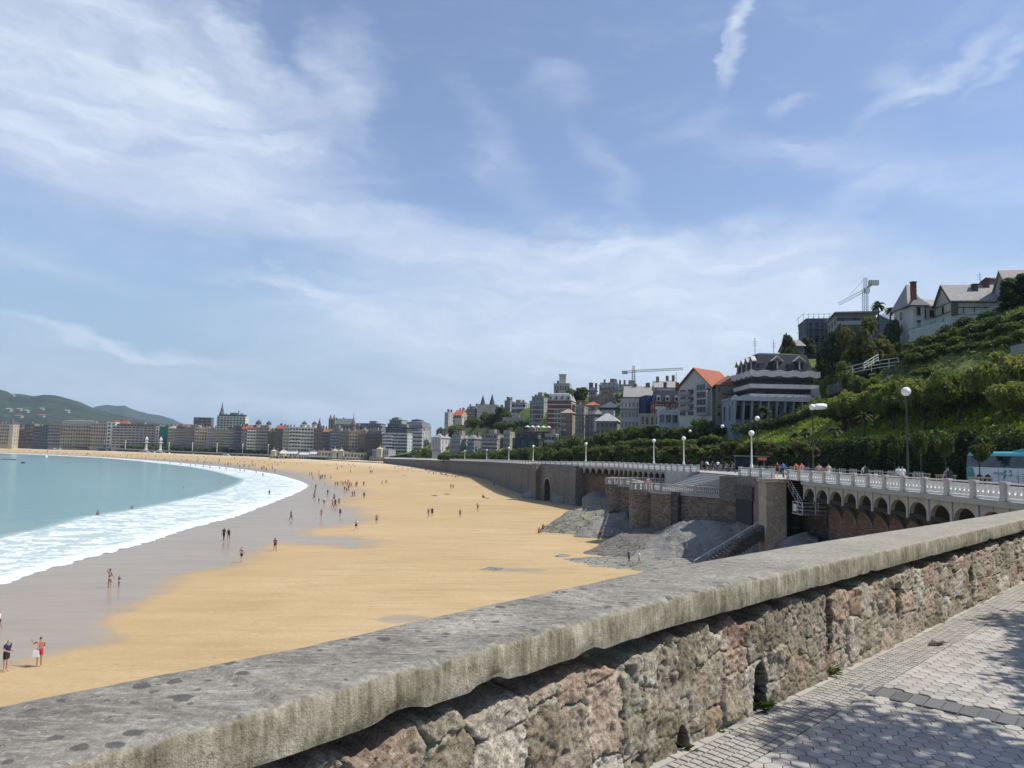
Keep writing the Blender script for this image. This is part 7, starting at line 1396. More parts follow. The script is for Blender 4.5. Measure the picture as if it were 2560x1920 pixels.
def skeleton(pose):
    J = {'pelvis':(0,0,.94),'waist':(0,0,1.10),'chest':(0,0,1.30),'neck':(0,.01,1.47),'head':(0,-.01,1.585),'crown':(0,.0,1.675),'chin':(0,-.055,1.535),
         'hipL':(.085,0,.90),'kneeL':(.095,-.01,.49),'ankL':(.10,.02,.085),'toeL':(.12,-.13,.035),'shL':(.175,.01,1.41),'elL':(.235,.03,1.13),'wrL':(.245,-.03,.90)}
    for k in list(J):
        if k.endswith('L'): J[k[:-1]+'R'] = (-J[k][0],)+J[k][1:]
    def s(**kw): J.update(kw)
    if pose == 'walk': s(kneeL=(.09,-.13,.52),ankL=(.095,-.22,.10),toeL=(.11,-.37,.06),kneeR=(-.09,.06,.49),ankR=(-.095,.30,.16),toeR=(-.10,.20,.05),elL=(.24,.12,1.15),wrL=(.22,.16,.92),elR=(-.24,-.06,1.15),wrR=(-.21,-.22,.98))
    if pose == 'walk2': s(kneeR=(-.09,-.13,.52),ankR=(-.095,-.22,.10),toeR=(-.11,-.37,.06),kneeL=(.09,.06,.49),ankL=(.095,.30,.16),toeL=(.10,.20,.05),elR=(-.24,.12,1.15),wrR=(-.22,.16,.92),elL=(.24,-.06,1.15),wrL=(.21,-.22,.98))
    if pose == 'handhead': s(elL=(.38,-.04,1.50),wrL=(.15,-.06,1.62),kneeR=(-.10,-.06,.50),ankR=(-.11,.06,.09),toeR=(-.12,-.09,.035),elR=(-.26,.0,1.14),wrR=(-.36,-.06,.95))
    if pose == 'talk': s(elR=(-.23,-.02,1.14),wrR=(-.20,-.27,1.10),elL=(.23,.0,1.13),wrL=(.21,-.24,1.06),chest=(0,-.04,1.30),neck=(0,-.05,1.46),head=(0,-.09,1.575),crown=(0,-.08,1.665),chin=(0,-.14,1.53),shL=(.175,-.04,1.40),shR=(-.175,-.04,1.40))
    if pose == 'point': s(elL=(.30,-.20,1.28),wrL=(.36,-.42,1.42),elR=(-.23,-.02,1.14),wrR=(-.10,-.16,1.10))
    if pose == 'holdhand': s(elR=(-.22,0,1.16),wrR=(-.30,-.04,1.22),elL=(.24,.0,1.14),wrL=(.16,-.18,1.08))
    if pose in ('sit','ride'):
        s(pelvis=(0,0,.14),waist=(0,.0,.30),chest=(0,-.03,.50),neck=(0,-.05,.67),head=(0,-.07,.785),crown=(0,-.06,.875),chin=(0,-.12,.735),hipL=(.09,-.02,.12),hipR=(-.09,-.02,.12),kneeL=(.13,-.36,.40),kneeR=(-.13,-.38,.40),ankL=(.11,-.56,.09),ankR=(-.12,-.58,.09),toeL=(.12,-.70,.04),toeR=(-.13,-.72,.04),shL=(.175,-.03,.61),shR=(-.175,-.03,.61),elL=(.22,-.16,.42),elR=(-.22,-.16,.42),wrL=(.12,-.34,.42),wrR=(-.12,-.34,.42))
    if pose == 'ride':
        s(pelvis=(0,.12,.92),waist=(0,.06,1.08),chest=(0,-.08,1.26),neck=(0,-.18,1.40),head=(0,-.25,1.50),crown=(0,-.24,1.59),chin=(0,-.30,1.45),hipL=(.09,.10,.90),hipR=(-.09,.10,.90),kneeL=(.10,-.20,.72),kneeR=(-.10,-.14,.60),ankL=(.10,-.06,.40),ankR=(-.10,.02,.22),toeL=(.11,-.20,.36),toeR=(-.11,-.12,.18),shL=(.175,-.14,1.35),shR=(-.175,-.14,1.35),elL=(.24,-.34,1.18),elR=(-.24,-.34,1.18),wrL=(.22,-.50,1.05),wrR=(-.22,-.50,1.05))
    if pose == 'lie':
        s(**{k:(v[0]*1.1, -(v[2]-.94), .10+abs(v[1])*.3) for k,v in J.items()})
    if pose == 'lean': s(elL=(.24,-.18,1.20),wrL=(.16,-.38,1.10),elR=(-.24,-.18,1.20),wrR=(-.16,-.38,1.10))
    return J
EDG = [('pelvis','waist'),('waist','chest'),('chest','neck'),('neck','head'),('head','crown'),('head','chin')]+[(a+q,b+q) for q in 'LR' for a,b in (('hip','knee'),('knee','ank'),('ank','toe'),('sh','el'),('el','wr'))]+[('pelvis','hipL'),('pelvis','hipR'),('chest','shL'),('chest','shR')]
RAD = {'pelvis':(.135,.105),'waist':(.120,.09),'chest':(.145,.10),'neck':(.052,.052),'head':(.082,.095),'crown':(.062,.07),'chin':(.038,.035),'hip':(.088,.088),'knee':(.056,.056),'ank':(.038,.038),'toe':(.032,.028),'sh':(.060,.06),'el':(.041,.041),'wr':(.027,.027)}
def skinmesh(pose, slim=1., fingers=False, sub=1):
    J = skeleton(pose); names = list(J); vs = [Vector(J[n]) for n in names]; ix = {n:i for i,n in enumerate(names)}; es = [(ix[a],ix[b]) for a,b in EDG]; rd = []
    for n in names:
        k = n if n in RAD else n[:-1]; r = RAD[k]; rd.append((r[0]*slim, r[1]*slim) if k not in ('head','crown','chin') else r)
    if fingers:
        for q in 'LR':
            w_, e_ = vs[ix['wr'+q]], vs[ix['el'+q]]; d = (w_-e_).normalized(); side = d.cross(Vector((0,1,0))); side = side.normalized() if side.length > .1 else Vector((1,0,0)); nn = d.cross(side)
            vs.append(w_+d*.065); rd.append((.032,.018)); pi_ = len(vs)-1; es.append((ix['wr'+q], pi_))
            for k,(o,l) in enumerate(((-.030,.062),(-.010,.072),(.010,.067),(.028,.052))):
                vs.append(w_+d*.085+side*o); rd.append((.010,.010)); es.append((pi_,len(vs)-1)); vs.append(w_+d*(.085+l)+side*o*1.15+nn*.015*(k+1)*.5); rd.append((.008,.008)); es.append((len(vs)-2,len(vs)-1))
            vs.append(w_+d*.06-side*.055); rd.append((.010,.010)); es.append((ix['wr'+q],len(vs)-1))
    me = bpy.data.meshes.new('body'); me.from_pydata([tuple(v) for v in vs], es, []); o = bpy.data.objects.new('tmp_body', me); C.objects.link(o); m = o.modifiers.new('s','SKIN'); m.use_smooth_shade = True
    for i, d in enumerate(me.skin_vertices[0].data): d.radius = rd[i]; d.use_root = (i == 0)
    if sub: o.modifiers.new('b','SUBSURF').levels = sub
    dg = bpy.context.evaluated_depsgraph_get(); ev = o.evaluated_get(dg); out = bpy.data.meshes.new_from_object(ev); out.name = 'body'; bpy.data.objects.remove(o); 
    P_ = np.array([v.co for v in out.vertices]); cen = np.array([p.center for p in out.polygons]); best = np.full(len(cen),9.); lab = np.zeros(len(cen),int); tt = np.zeros(len(cen))
    for k,(a,b) in enumerate(EDG):
        A, B = np.array(J[a]), np.array(J[b]); v = B-A; t_ = np.clip(((cen-A)@v)/(v@v),0,1); d = np.linalg.norm(cen-A-t_[:,None]*v,axis=1)-.5*(RAD.get(a,RAD.get(a[:-1]))[0]+RAD.get(b,RAD.get(b[:-1]))[0]); m_ = d < best; best = np.where(m_,d,best); lab = np.where(m_,k,lab); tt = np.where(m_,t_,tt)
    nm = [a.rstrip('LR')+'-'+b.rstrip('LR') for a,b in EDG]; seg_ = [nm[k] for k in lab]; return out, seg_, tt, cen, J
def pick(kind, seg_, tt, cen, J):
    hd = np.array(J['head']); cr = np.array(J['crown']); up = (cr-hd)/np.linalg.norm(cr-hd); ch = np.array(J['chin'])-hd; fw = ch-up*(ch@up); fw /= np.linalg.norm(fw)+1e-6; r = []
    for i,(s_,t_) in enumerate(zip(seg_,tt)):
        if kind == 'shirt': ok = s_ in ('waist-chest','chest-sh','pelvis-waist') or (s_ == 'chest-neck' and t_ < .6) or (s_ == 'sh-el' and t_ < .6)
        elif kind == 'vest': ok = s_ in ('waist-chest','pelvis-waist') or (s_ == 'chest-neck' and t_ < .3) or (s_ == 'chest-sh' and t_ < .7)
        elif kind == 'top': ok = (s_ == 'waist-chest' and t_ > .55) or (s_ == 'chest-neck' and t_ < .08)
        elif kind == 'shorts': ok = s_ == 'pelvis-hip' or (s_ == 'pelvis-waist' and t_ < .45) or (s_ == 'hip-knee' and t_ < .62)
        elif kind == 'trunks': ok = s_ == 'pelvis-hip' or (s_ == 'pelvis-waist' and t_ < .35) or (s_ == 'hip-knee' and t_ < .38)
        elif kind == 'bikini': ok = (s_ == 'pelvis-hip') or (s_ == 'pelvis-waist' and t_ < .2) or (s_ == 'hip-knee' and t_ < .12)
        elif kind == 'trousers': ok = s_ in ('pelvis-hip','hip-knee') or (s_ == 'pelvis-waist' and t_ < .45) or (s_ == 'knee-ank' and t_ < .9)
        elif kind in ('hair','long_hair'):
            v = cen[i]-hd; f = v@fw; u = v@up; ok = s_ in ('head-crown','neck-head','head-chin') and (u > .075 or f < (.035 if u > .0 else -.015)) and u > (-.06 if kind == 'hair' else -.13)
        r.append(ok)
    return np.array(r)
def person_parts(pose, wear, skin, slim=1., fingers=True, sub=1):
    """wear: [(kind, material key)]; body mesh + clothing meshes lifted off the skin"""
    me, seg_, tt, cen, J = skinmesh(pose, slim, fingers, sub); me.materials.clear(); me.materials.append(skin); res = []
    for kind, mk in wear:
        ok = pick(kind, seg_, tt, cen, J); bm = bmesh.new(); bm.from_mesh(me); bm.faces.ensure_lookup_table(); bm.normal_update()
        bmesh.ops.delete(bm, geom=[f for f, k in zip(bm.faces, ok) if not k], context='FACES'); off = {'hair':.014,'long_hair':.020,'shirt':.018,'vest':.014,'shorts':.022,'trousers':.02,'trunks':.016}.get(kind,.008)
        nv = {v: v.normal.copy() for v in bm.verts}
        for v in bm.verts: v.co += nv[v]*off
        c_ = bpy.data.meshes.new({'long_hair':'hair','top':'bikini_top','bikini':'bikini_bottom','trunks':'swim_trunks'}.get(kind,kind)); bm.to_mesh(c_); bm.free(); c_.materials.clear(); c_.materials.append(CL[mk]); c_.polygons.foreach_set('use_smooth',[True]*len(c_.polygons)); res.append(c_)
    return me, res
def person_far(pose, wear, skin, slim=1.):
    me, seg_, tt, cen, J = skinmesh(pose, slim, False, 0); me.materials.clear(); me.materials.append(skin); mi = np.zeros(len(cen), np.int32)
    for k,(kind,mk) in enumerate(wear): me.materials.append(CL[mk]); mi[pick(kind, seg_, tt, cen, J)] = k+1
    me.polygons.foreach_set('material_index', mi); me.name = 'person'; return me
PCACHE = {}
def person(label, loc, face, pose, wear, skin=SKIN, h=1.72, slim=1., group=None, fingers=True):
    """face: heading in degrees, 0 = looking at the camera side (-Y), 90 = +X"""
    k = (pose, tuple(wear), skin.name, slim)
    if k not in PCACHE: PCACHE[k] = person_parts(pose, wear, skin, slim, fingers)
    me, parts = PCACHE[k]; o = link('person', me); tag(o, label, 'person', group); o.location = loc; o.rotation_euler = (0,0,R(face)); o.scale = (h/1.74,)*3
    for c_ in parts: link(c_.name.split('.')[0], c_, o)
    return o
TR = lambda c: (('trunks',c),('hair','hair')); BK = lambda c: (('top',c),('bikini',c),('long_hair','hair')); SH = lambda a,b,h='hair': (('shirt',a),('shorts',b),('hair',h)); VT = lambda a,b: (('vest',a),('trunks',b),('long_hair','hair')); TS = lambda a,b,h='hair': (('shirt',a),('trousers',b),('hair',h))
G_B = 'people walking on the near sand'
man = person('man in navy polo and black shorts gesturing on the wet sand, bottom left corner', sand_pt(13,1679), 85, 'talk', SH('navy','black','hairg'), SKIN_L, 1.78, 1.12)
wom = person('tanned woman in red shorts with white tote bag pointing left, bottom left corner', sand_pt(97,1666), 218, 'point', (('shorts','red'),('top','orange'),('hair','hair')), SKIN, 1.68)
q = sand_pt(97,1666); mb = MB(); mb.prism([(-.17,-.05),(.17,-.05),(.17,.05),(-.17,.05)], -.36, 0, top=[(-.14,-.02),(.14,-.02),(.14,.02),(-.14,.02)]); mb.tube([(-.09,0,-.02),(.06,.08,.52)], .010, 4); mb.tube([(.09,0,-.02),(.09,.08,.52)], .010, 4)
o = mb.build('tote_bag', CL['white'], loc=(q.x-.10,q.y-.20,q.z+.92), rz=R(12)); tag(o, 'white cloth tote bag hanging from the shoulder of the woman in red shorts', 'bag')
person('child in white shirt cut by the left picture edge', sand_pt(-4,1573), 100, 'walk', SH('white','black'), SKIN, 1.25)
person('woman in pale bikini raising a hand to her head, walking beside a child', sand_pt(273,1470), 170, 'handhead', BK('white'), SKIN, 1.70)
person('small child in white swimwear holding hands with the woman in pale bikini', sand_pt(297,1468), 165, 'holdhand', (('bikini','white'),('hair','hair')), SKIN, 1.08)
NEAR = [('man in dark trunks, left one of the couple reflected in wet sand',559,1351,175,'walk',TS('black','black'),SKIN_D,1.75),('woman in dark swimwear, right one of the couple reflected in wet sand',571,1351,185,'walk2',VT('black','maroon'),SKIN_D,1.66),('bare chested man in navy trunks walking away at the edge of the wet sand',603,1407,165,'walk',TR('navy'),SKIN_L,1.78),('stout tanned man in brown trunks standing where the sand turns dry',687,1378,180,'walk2',TR('maroon'),SKIN_D,1.70),
 ('person all in black walking alone on the wet sand near the foam tip',727,1300,90,'walk',TS('black','black'),SKIN_D,1.72),('tall woman in pink swimsuit with a long reflection on the wet sand',803,1296,180,'walk',VT('pink','pink'),SKIN,1.74),('woman in maroon swimsuit beside a small reflection, right of the pink swimsuit',850,1292,10,'stand',VT('maroon','maroon'),SKIN,1.66),('person in white top and dark shorts between the tide pools',890,1326,170,'walk2',SH('white','navy'),SKIN,1.72),('tanned man in brown trunks on dry sand right of the tide pools',941,1311,185,'walk',TR('maroon'),SKIN,1.74),
 ('woman with grey skirt, left of the dark pair in the middle of the dry sand',1071,1293,175,'walk',(('vest','grey'),('shorts','grey'),('long_hair','hair')),SKIN,1.66),('man in black, right of the dark pair in the middle of the dry sand',1080,1292,180,'walk2',SH('black','black'),SKIN,1.76),('tanned swimmer walking alone right of the dark pair',1150,1295,170,'walk2',TR('green'),SKIN,1.70),('person with hand to head, farthest right of the walkers on dry sand',1194,1279,180,'handhead',VT('red','red'),SKIN,1.68)]
for lab,px,py,fc_,po,we,sk,h in NEAR: person(lab, sand_pt(px,py), fc_, po, we, sk, h, group=G_B)
# two on the rock shelf, sitters on the rocks, terrace
p = at(1572,1414,80.3); person('man in dark green top and black shorts walking on the flat rock shelf', p, 100, 'walk', SH('green','black'), SKIN_L, 1.76); p = at(1598,1416,79.8); person('woman in pale grey shirt with a bag walking on the flat rock shelf', p, 95, 'walk2', SH('white','beige','hairb'), SKIN_L, 1.66)
for lab,px,py,d,c in (('person in red sitting at the tip of the pale cracked slab',1347,1332,112,'red'),('person in dark sitting just right of the red one on the slab tip',1357,1323,112.5,'black'),('person in red sitting under the smooth shaded rock face',1500,1336,106.5,'maroon'),('pale sunbather sitting right of the red sitter under the rock',1531,1334,106.5,'white')): person(lab, at(px,py,d), 30, 'sit', VT(c,c), SKIN, 1.7, group='people resting on the rocks')
p = at(1620,1203,100.5); person('person in pink leaning on the terrace balustrade', (p.x,p.y,TZ), 20, 'lean', SH('pink','white','hairb'), SKIN_L, 1.72)
# strollers and cyclists on the promenade
def prom(px, X=29.6): d = X*FPX/(px-1280); s = s_of_y(d); return Vector((X, d, pth(s)[2]-1.0))
WALK = [(2368,'stroller in grey white shirt with dark backpack, nearest the rear of the bus','grey','black','hairb',180),(2255,'man in white shirt, right one of two at the foot of the tall globe lamp','white','beige','hairb',175),(2246,'person in white, left one of two at the foot of the tall globe lamp','white','grey','hair',185),(2188,'small child in white beside the man with dark backpack','white','navy','hair',180),(2162,'man in white shirt with black backpack walking away on the promenade','white','black','hair',180),
 (2072,'woman in beige top, right of the tanned stroller','beige','white','hairb',200),(2048,'tanned bare shouldered stroller in peach','peach','grey','hairb',170),(2005,'man with grey hair in pink shirt','pink','grey','hairg',180),(1991,'stroller in orange red shirt left of the pink shirt','orange','navy','hairb',180),(1944,'stroller in brown red beside the blue cyclist','maroon','black','hairb',180)]
for px,lab,a,b,hh,fc_ in WALK:
    q = prom(px); ch = 'child' in lab; o = person(lab, q, fc_, 'walk' if px%2 else 'walk2', SH(a,b,hh), SKIN_L if a != 'peach' else SKIN, 1.15 if ch else 1.72, group='strollers on the promenade')
    if px in (2368,2162): mb = MB(); mb.box((0,0,0),(.34,.20,.50),top=(.26,.14)); tag(mb.build('backpack', CL['black'], loc=(q.x,q.y-.24,q.z+1.22)), 'black backpack worn by the '+('man in plain white shirt' if px == 2162 else 'stroller nearest the coach'), 'backpack')
def bicycle_mesh():
    T_ = simple('bike_black', (.02,.02,.022), .5); W_ = MB()
    n = 18; W_.tube([(0,.33*math.cos(2*math.pi*i/n),.33*math.sin(2*math.pi*i/n)) for i in range(n+1)], .022, 6, cap=False); [W_.tube([(0,0,0),(0,.32*math.cos(a),.32*math.sin(a))],.005,3) for a in np.linspace(0,6.28,9)[:-1]]
    F_ = MB(); J = dict(r=(0,.52,.33), f=(0,-.52,.33), bb=(0,.06,.30), st=(0,.20,.82), hd=(0,-.38,.88), hl=(0,-.42,.72))
    for a,b in (('r','bb'),('bb','st'),('st','r'),('bb','hl'),('st','hl'),('hd','f')): F_.tube([J[a],J[b]],.02,5)
    H_ = MB(); H_.tube([(-.24,-.50,1.0),(-.2,-.40,1.0),(0,-.38,.96),(.2,-.40,1.0),(.24,-.50,1.0)],.014,5); H_.tube([(0,-.38,.86),(0,-.38,.97)],.016,5); S_ = MB(); S_.box((0,.22,.88),(.13,.26,.06),top=(.06,.2)); S_.tube([(0,.2,.8),(0,.21,.87)],.015,5)
    return W_.mesh('wheel', T_), F_.mesh('frame', simple('bike_frame', (.06,.07,.09), .4)), H_.mesh('handlebar', T_), S_.mesh('saddle', T_)
BM = bicycle_mesh()
def bike(label, loc, rz):
    r_ = empty('bicycle', loc, label, 'bicycle', 'bicycles on the promenade', R(rz)); link('wheel', BM[0], r_, (0,.52,.34)); link('wheel', BM[0], r_, (0,-.52,.34)); link('frame', BM[1], r_); link('handlebar', BM[2], r_); link('saddle', BM[3], r_); return r_
for px,d,rz,c,lab in ((1959,80,165,'blue','blue cyclist at the gap above the narrow stairs'),(1771,116,215,'white','cyclist in white and blue at the head of the wide stairs, left'),(1796,115,150,'white','white shirted cyclist in the middle of the stair head'),(1812,113,100,'black','dark cyclist, left of the dark pair at the stair head'),(1829,111,95,'black','dark cyclist, right end of the stair head')):
    X = (px-1280)/FPX*d; z = pth(s_of_y(d))[2]-1.0; bike('black bicycle of the '+lab.replace(' at the gap above the narrow stairs',' above the narrow stairs').replace(' in the middle of the stair head',' in mid stair head').replace(' at the head of the wide stairs, left',' at the left stair head'), (X,d,z), rz); person(lab, (X,d,z+.04), rz, 'ride', SH(c,'black'), SKIN, 1.74, group='cyclists on the promenade')
for px,d,c,lab in ((1757,118,'maroon','stroller in dark red at the left end of the stair head'),(1783,117,'black','dark clad stroller between the two white cyclists')):
    X = (px-1280)/FPX*d; person(lab, (X,d,pth(s_of_y(d))[2]-1.0), 190, 'walk', SH(c,'black'), SKIN, 1.72, group='strollers on the promenade')
# ---------------------------------------------------------------- distant beachgoers, one shared mesh per look
LOOK = [('dark',person_far('stand',TR('black'),SKIN_D)),('tanned',person_far('walk',TR('navy'),SKIN)),('red clad',person_far('walk2',VT('red','red'),SKIN)),('white clad',person_far('stand',SH('white','navy'),SKIN)),('black clad',person_far('walk',TS('black','black'),SKIN_D)),('brown',person_far('walk2',TR('maroon'),SKIN_D)),('blue clad',person_far('stand',VT('blue','blue'),SKIN))]
SIT = person_far('sit',TR('navy'),SKIN_D); SIT2 = person_far('sit',VT('red','red'),SKIN); LIE = person_far('lie',TR('black'),SKIN_D); LIE2 = person_far('lie',VT('pink','pink'),SKIN)
def far(me, px, py, label, group, rz=None, h=None, p=None):
    p = p or sand_pt(px,py); o = link('person', me, None, p); o.rotation_euler = (0,0,random.uniform(0,6.28) if rz is None else rz); o.scale = ((h or random.uniform(.92,1.06)),)*3; return tag(o, label, 'person', group)
MID = [(785,1247,4),(789,1223,0),(787,1237,5),(797,1257,3),(810,1262,3),(819,1239,4),(835,1251,4),(831,1268,2),(838,1268,4),(847,1262,5),(881,1243,5),(886,1242,5),(838,1216,1),(844,1215,0),(852,1213,0),(857,1216,1),(863,1213,5),(870,1211,2),(861,1229,2),(866,1229,3),(871,1227,4),(868,1217,1),(874,1217,5),(879,1217,1),(889,1218,5),(892,1216,0),(812,1214,3),(797,1193,1),(802,1197,5),(806,1197,4),(812,1198,4),(800,1201,4),(782,1199,0),(779,1189,5),(774,1190,1),(827,1198,1),(843,1176,5),(876,1182,1),(797,1184,0),(909,1215,4),(910,1247,5),(955,1212,1),(965,1211,5),(1127,1223,1),(1133,1223,2),(926,1184,0),(930,1184,5),(843,1174,1)]
for px,py,k in MID:
    where = 'by the tide pools' if py > 1205 and px < 900 else ('at the water line beyond the foam tip' if px < 830 else 'on the dry middle sand')
    far(LOOK[k][1], px, py, 'small %s bather %s, among several alike'%(LOOK[k][0], where), '%s bathers %s'%(LOOK[k][0], where))
for i in range(108):                                      # the crowd along the distant water line and beach
    u = random.random(); px = 60+640*u; ys = float(np.interp(px,[0,145,253,362,452,542,615,687,723],[1131,1137,1142,1149.5,1157,1165,1173.5,1184,1193])); yt = float(np.interp(px,[0,240,480,690],[1120,1128,1137,1146])); f = abs(random.gauss(0,.32))
    k = random.choice((0,0,1,4,5,5,2,3,6)); far(LOOK[k][1], px, ys-1-(ys-yt)*min(.9,f), 'tiny %s figure standing on the distant beach below the city'%LOOK[k][0], 'tiny %s standing figures on the distant beach'%LOOK[k][0])
for i in range(92):
    px = random.uniform(10,960); yt = float(np.interp(px,[0,240,480,690,800,960],[1119.5,1128,1137,1146,1152,1161])); k = random.random(); py = yt+random.uniform(.3,1)**1.5*(9 if px < 500 else 14)
    me, nm = ((SIT,'sitting dark'),(SIT2,'sitting red'),(LIE,'lying dark'),(LIE2,'lying pink'))[min(3,int(k*4))]; far(me, px, py, 'tiny %s sunbather on the distant sand below the promenade'%nm, 'tiny %s sunbathers on the distant sand'%nm)
for i in range(26):
    px = random.uniform(985,1150); yt = float(np.interp(px,[971,1028,1088,1147],[1160,1168,1177,1187])); py = yt+random.uniform(1,9); me, nm = random.choice(((SIT,'sitting dark'),(LIE,'lying dark'),(SIT2,'sitting red'))); far(me, px, py, 'tiny %s sunbather near the foot of the weathered sea wall'%nm, 'tiny %s sunbathers near the sea wall foot'%nm)
for px,py,me,lab in [(1087,1240,LIE,'dark sunbather lying alone on the dry sand'),(1118,1236,LIE,'sunbather lying right of the lone lying one'),(1207,1245,SIT,'dark sunbather sitting in the middle of the right dry sand'),(1218,1246,LIE2,'sunbather lying right beside the sitting one on the right'),(1235,1213,SIT,'sunbather sitting at the edge of the wall shadow'),(1010,1190,LIE2,'sunbather lying by the far pale sand'),(1147,1191,SIT2,'red sunbather sitting near the far wall shadow'),(1377,1254,SIT2,'sunbather sitting in front of the rounded grey boulder'),(1393,1245,SIT,'dark sitter left of the tunnel boulder'),(1421,1243,SIT,'dark sitter against the rounded grey boulder'),(1235,1199,LOOK[0][1],'dark figure standing inside the wall shadow'),(1262,1207,LOOK[5][1],'brown figure standing at the wall foot')]: far(me, px, py, lab, None)
wp = lambda px,py,dz=0: at_z(px,py,SEA)+Vector((0,0,dz))
for px,py,k,dz,lab in [(244,1287,5,-.95,'bather waist deep in the sea, left one near the foam edge'),(330,1271,0,-1.2,'bather neck deep at the inner foam edge'),(673,1237,4,-.3,'bather standing in the middle of the white foam'),(657,1189,0,-.4,'bather standing in the far foam'),(459,1220,0,-1.4,'swimmer head far out in the teal water'),(350,1206,0,-1.45,'swimmer head farthest out in the teal water')]: far(LOOK[k][1], 0,0, lab, None, p=wp(px,py,dz))
for i,px in enumerate((476,489,508,525,549,565,588,611,600,640,425,452)): far(LOOK[i%2*5][1], 0,0, 'tiny %s bather wading in the thin far surf'%LOOK[i%2*5][0], 'tiny %s bathers wading in the far surf'%LOOK[i%2*5][0], p=wp(px,float(np.interp(px,[420,500,560,640],[1158.5,1167,1173,1183])),-.5))
# beach parasols far away
pm_ = {}
for c in ('white','blue','red','teal'): mb = MB(); mb.lathe([(1.25,1.75),(1.2,1.8),(.7,2.15),(.02,2.35)],8); mb.tube([(0,0,0),(0,0,2.3)],.04,5); pm_[c] = mb.mesh('beach_parasol', CL[c])
for i in range(20): c = random.choice(list(pm_)); px = random.uniform(20,640); yt = float(np.interp(px,[0,240,480,690],[1120,1128.5,1138,1147])); tag(link('beach_parasol', pm_[c], None, sand_pt(px,yt+random.uniform(0,3))), 'tiny %s parasol on the distant sand below the promenade'%c, 'parasol', 'tiny %s parasols on the distant sand'%c)
# ================================================================== BOAT, BUOY
p = at_z(10,1149,SEA); root = empty('rowing_boat', p, 'long low white rowing boat with dark crew at the left picture edge', 'boat'); mb = MB()
n = 12; prof = [(-8+16*i/n, .95*math.sin(math.pi*(i+.35)/(n+.7))**.6) for i in range(n+1)]; vs = []
for x,wd_ in prof: vs += [(x,-wd_*.55,-.1),(x,-wd_,.55+abs(x)*.02),(x,wd_,.55+abs(x)*.02),(x,wd_*.55,-.1)]
mb.add(vs, [(i*4+k,(i+1)*4+k,(i+1)*4+k+1,i*4+k+1) for i in range(n) for k in range(3)]); mb.build('hull', wallmat((.66,.66,.66)), root); mb = MB(); mb.box((0,0,.30),(14,1.0,.06)); mb.build('deck', CL['navy'], root)
for i in range(6): far(SIT, 0,0, 'dark rower seated in the white boat, number %d from the bow'%(i+1) if False else 'dark rower seated in the long white boat', 'rowers in the white boat', 0, 1, p=p+Vector((-5+2*i,0,.3)))
p = at_z(58,1158,SEA); mb = MB(); mb.lathe([(.2,-.2),(1.1,.0),(1.2,.35),(.5,.7),(.05,.9)],10); tag(mb.build('buoy', CL['navy'], loc=p), 'dark small buoy right of the rowing boat', 'buoy'); p = at_z(116,1143,SEA); mb = MB(); mb.lathe([(.2,-.2),(.8,.0),(.9,.4),(.5,1.2),(.1,1.8)],10); tag(mb.build('buoy', CL['white'], loc=p), 'white buoy near the distant shore line', 'buoy')
# ================================================================== BUS
zr = ter(s_of_y(65),17)[2]; root = empty('coach_bus', (43.6,65,zr), 'white and teal coach parked along the road at the right edge', 'bus')
teal, tealL, bw = simple('bus_teal', (.01,.30,.29), .3, .04), simple('bus_teal_light', (.06,.42,.42), .3, .04), simple('bus_white', (.78,.80,.80), .3, .03); bgl, t = newmat('bus_glass'); t.put(t.b.inputs['Base Color'], t.ramp(t.noise(t.pos,.9,3,.5),[(.4,(.006,.012,.018)),(.6,(.02,.045,.06))])); t.b.inputs['Roughness'].default_value = .08
def sideprof(): return [(.0,.35),(-.02,1.75),(.03,1.80),(.10,2.85),(.22,3.05),(.5,3.22),(1.9,3.22),(2.2,3.05),(2.4,2.85),(2.48,1.8),(2.5,.35)]
mb = MB(); pr = sideprof(); ys = [(-6,0,0),(5.6,0,0),(5.9,.06,.05),(6.05,.25,.18)]; vs = []
for y,ins,dz in ys: vs += [(x+(ins if x < 1.2 else -ins), y, z-dz*(z > 2)) for x,z in pr]
n = len(pr); fs = [(j*n+i,j*n+i+1,(j+1)*n+i+1,(j+1)*n+i) for j in range(3) for i in range(n-1)]+[tuple(range(3*n+n-1,3*n-1,-1)),tuple(range(n))]
mb.add(vs, fs); body = mb.build('body', bw, root); bpy_ = None
mb = MB(); mb.add([(-.035,6.0,.35),(-.035,4.55,.35),(-.045,4.75,1.0),(-.045,5.0,1.74),(-.045,5.98,1.74)],[(0,4,3,2,1)]); mb.build('rear_panel', teal, root)
mb = MB(); mb.add([(-.018,5.99,1.80),(-.018,-6,1.80),(.075,-6,2.82),(.075,5.97,2.82)],[(0,3,2,1)]); mb.add([(.3,6.12,1.85),(2.2,6.12,1.85),(2.1,6.1,2.75),(.4,6.1,2.75)],[(0,1,2,3)]); mb.build('window_band', bgl, root)
mb = MB(); mb.add([(.072,6.0,2.84),(.072,-6,2.84),(.205,-6,3.05),(.205,5.9,3.05)],[(0,3,2,1)]); mb.add([(.20,5.9,3.06),(.20,-6,3.06),(.5,-6,3.235),(.5,5.85,3.225)],[(0,3,2,1)]); mb.add([(.5,5.85,3.23),(.5,-6,3.24),(2.0,-6,3.24),(2.0,5.85,3.23)],[(0,3,2,1)]); mb.prism_x([(-6,3.2),(.6,3.2),(-.2,3.34),(-.9,3.44),(-2.2,3.5),(-6,3.5)],.5,1.9); mb.build('roof', tealL, root)
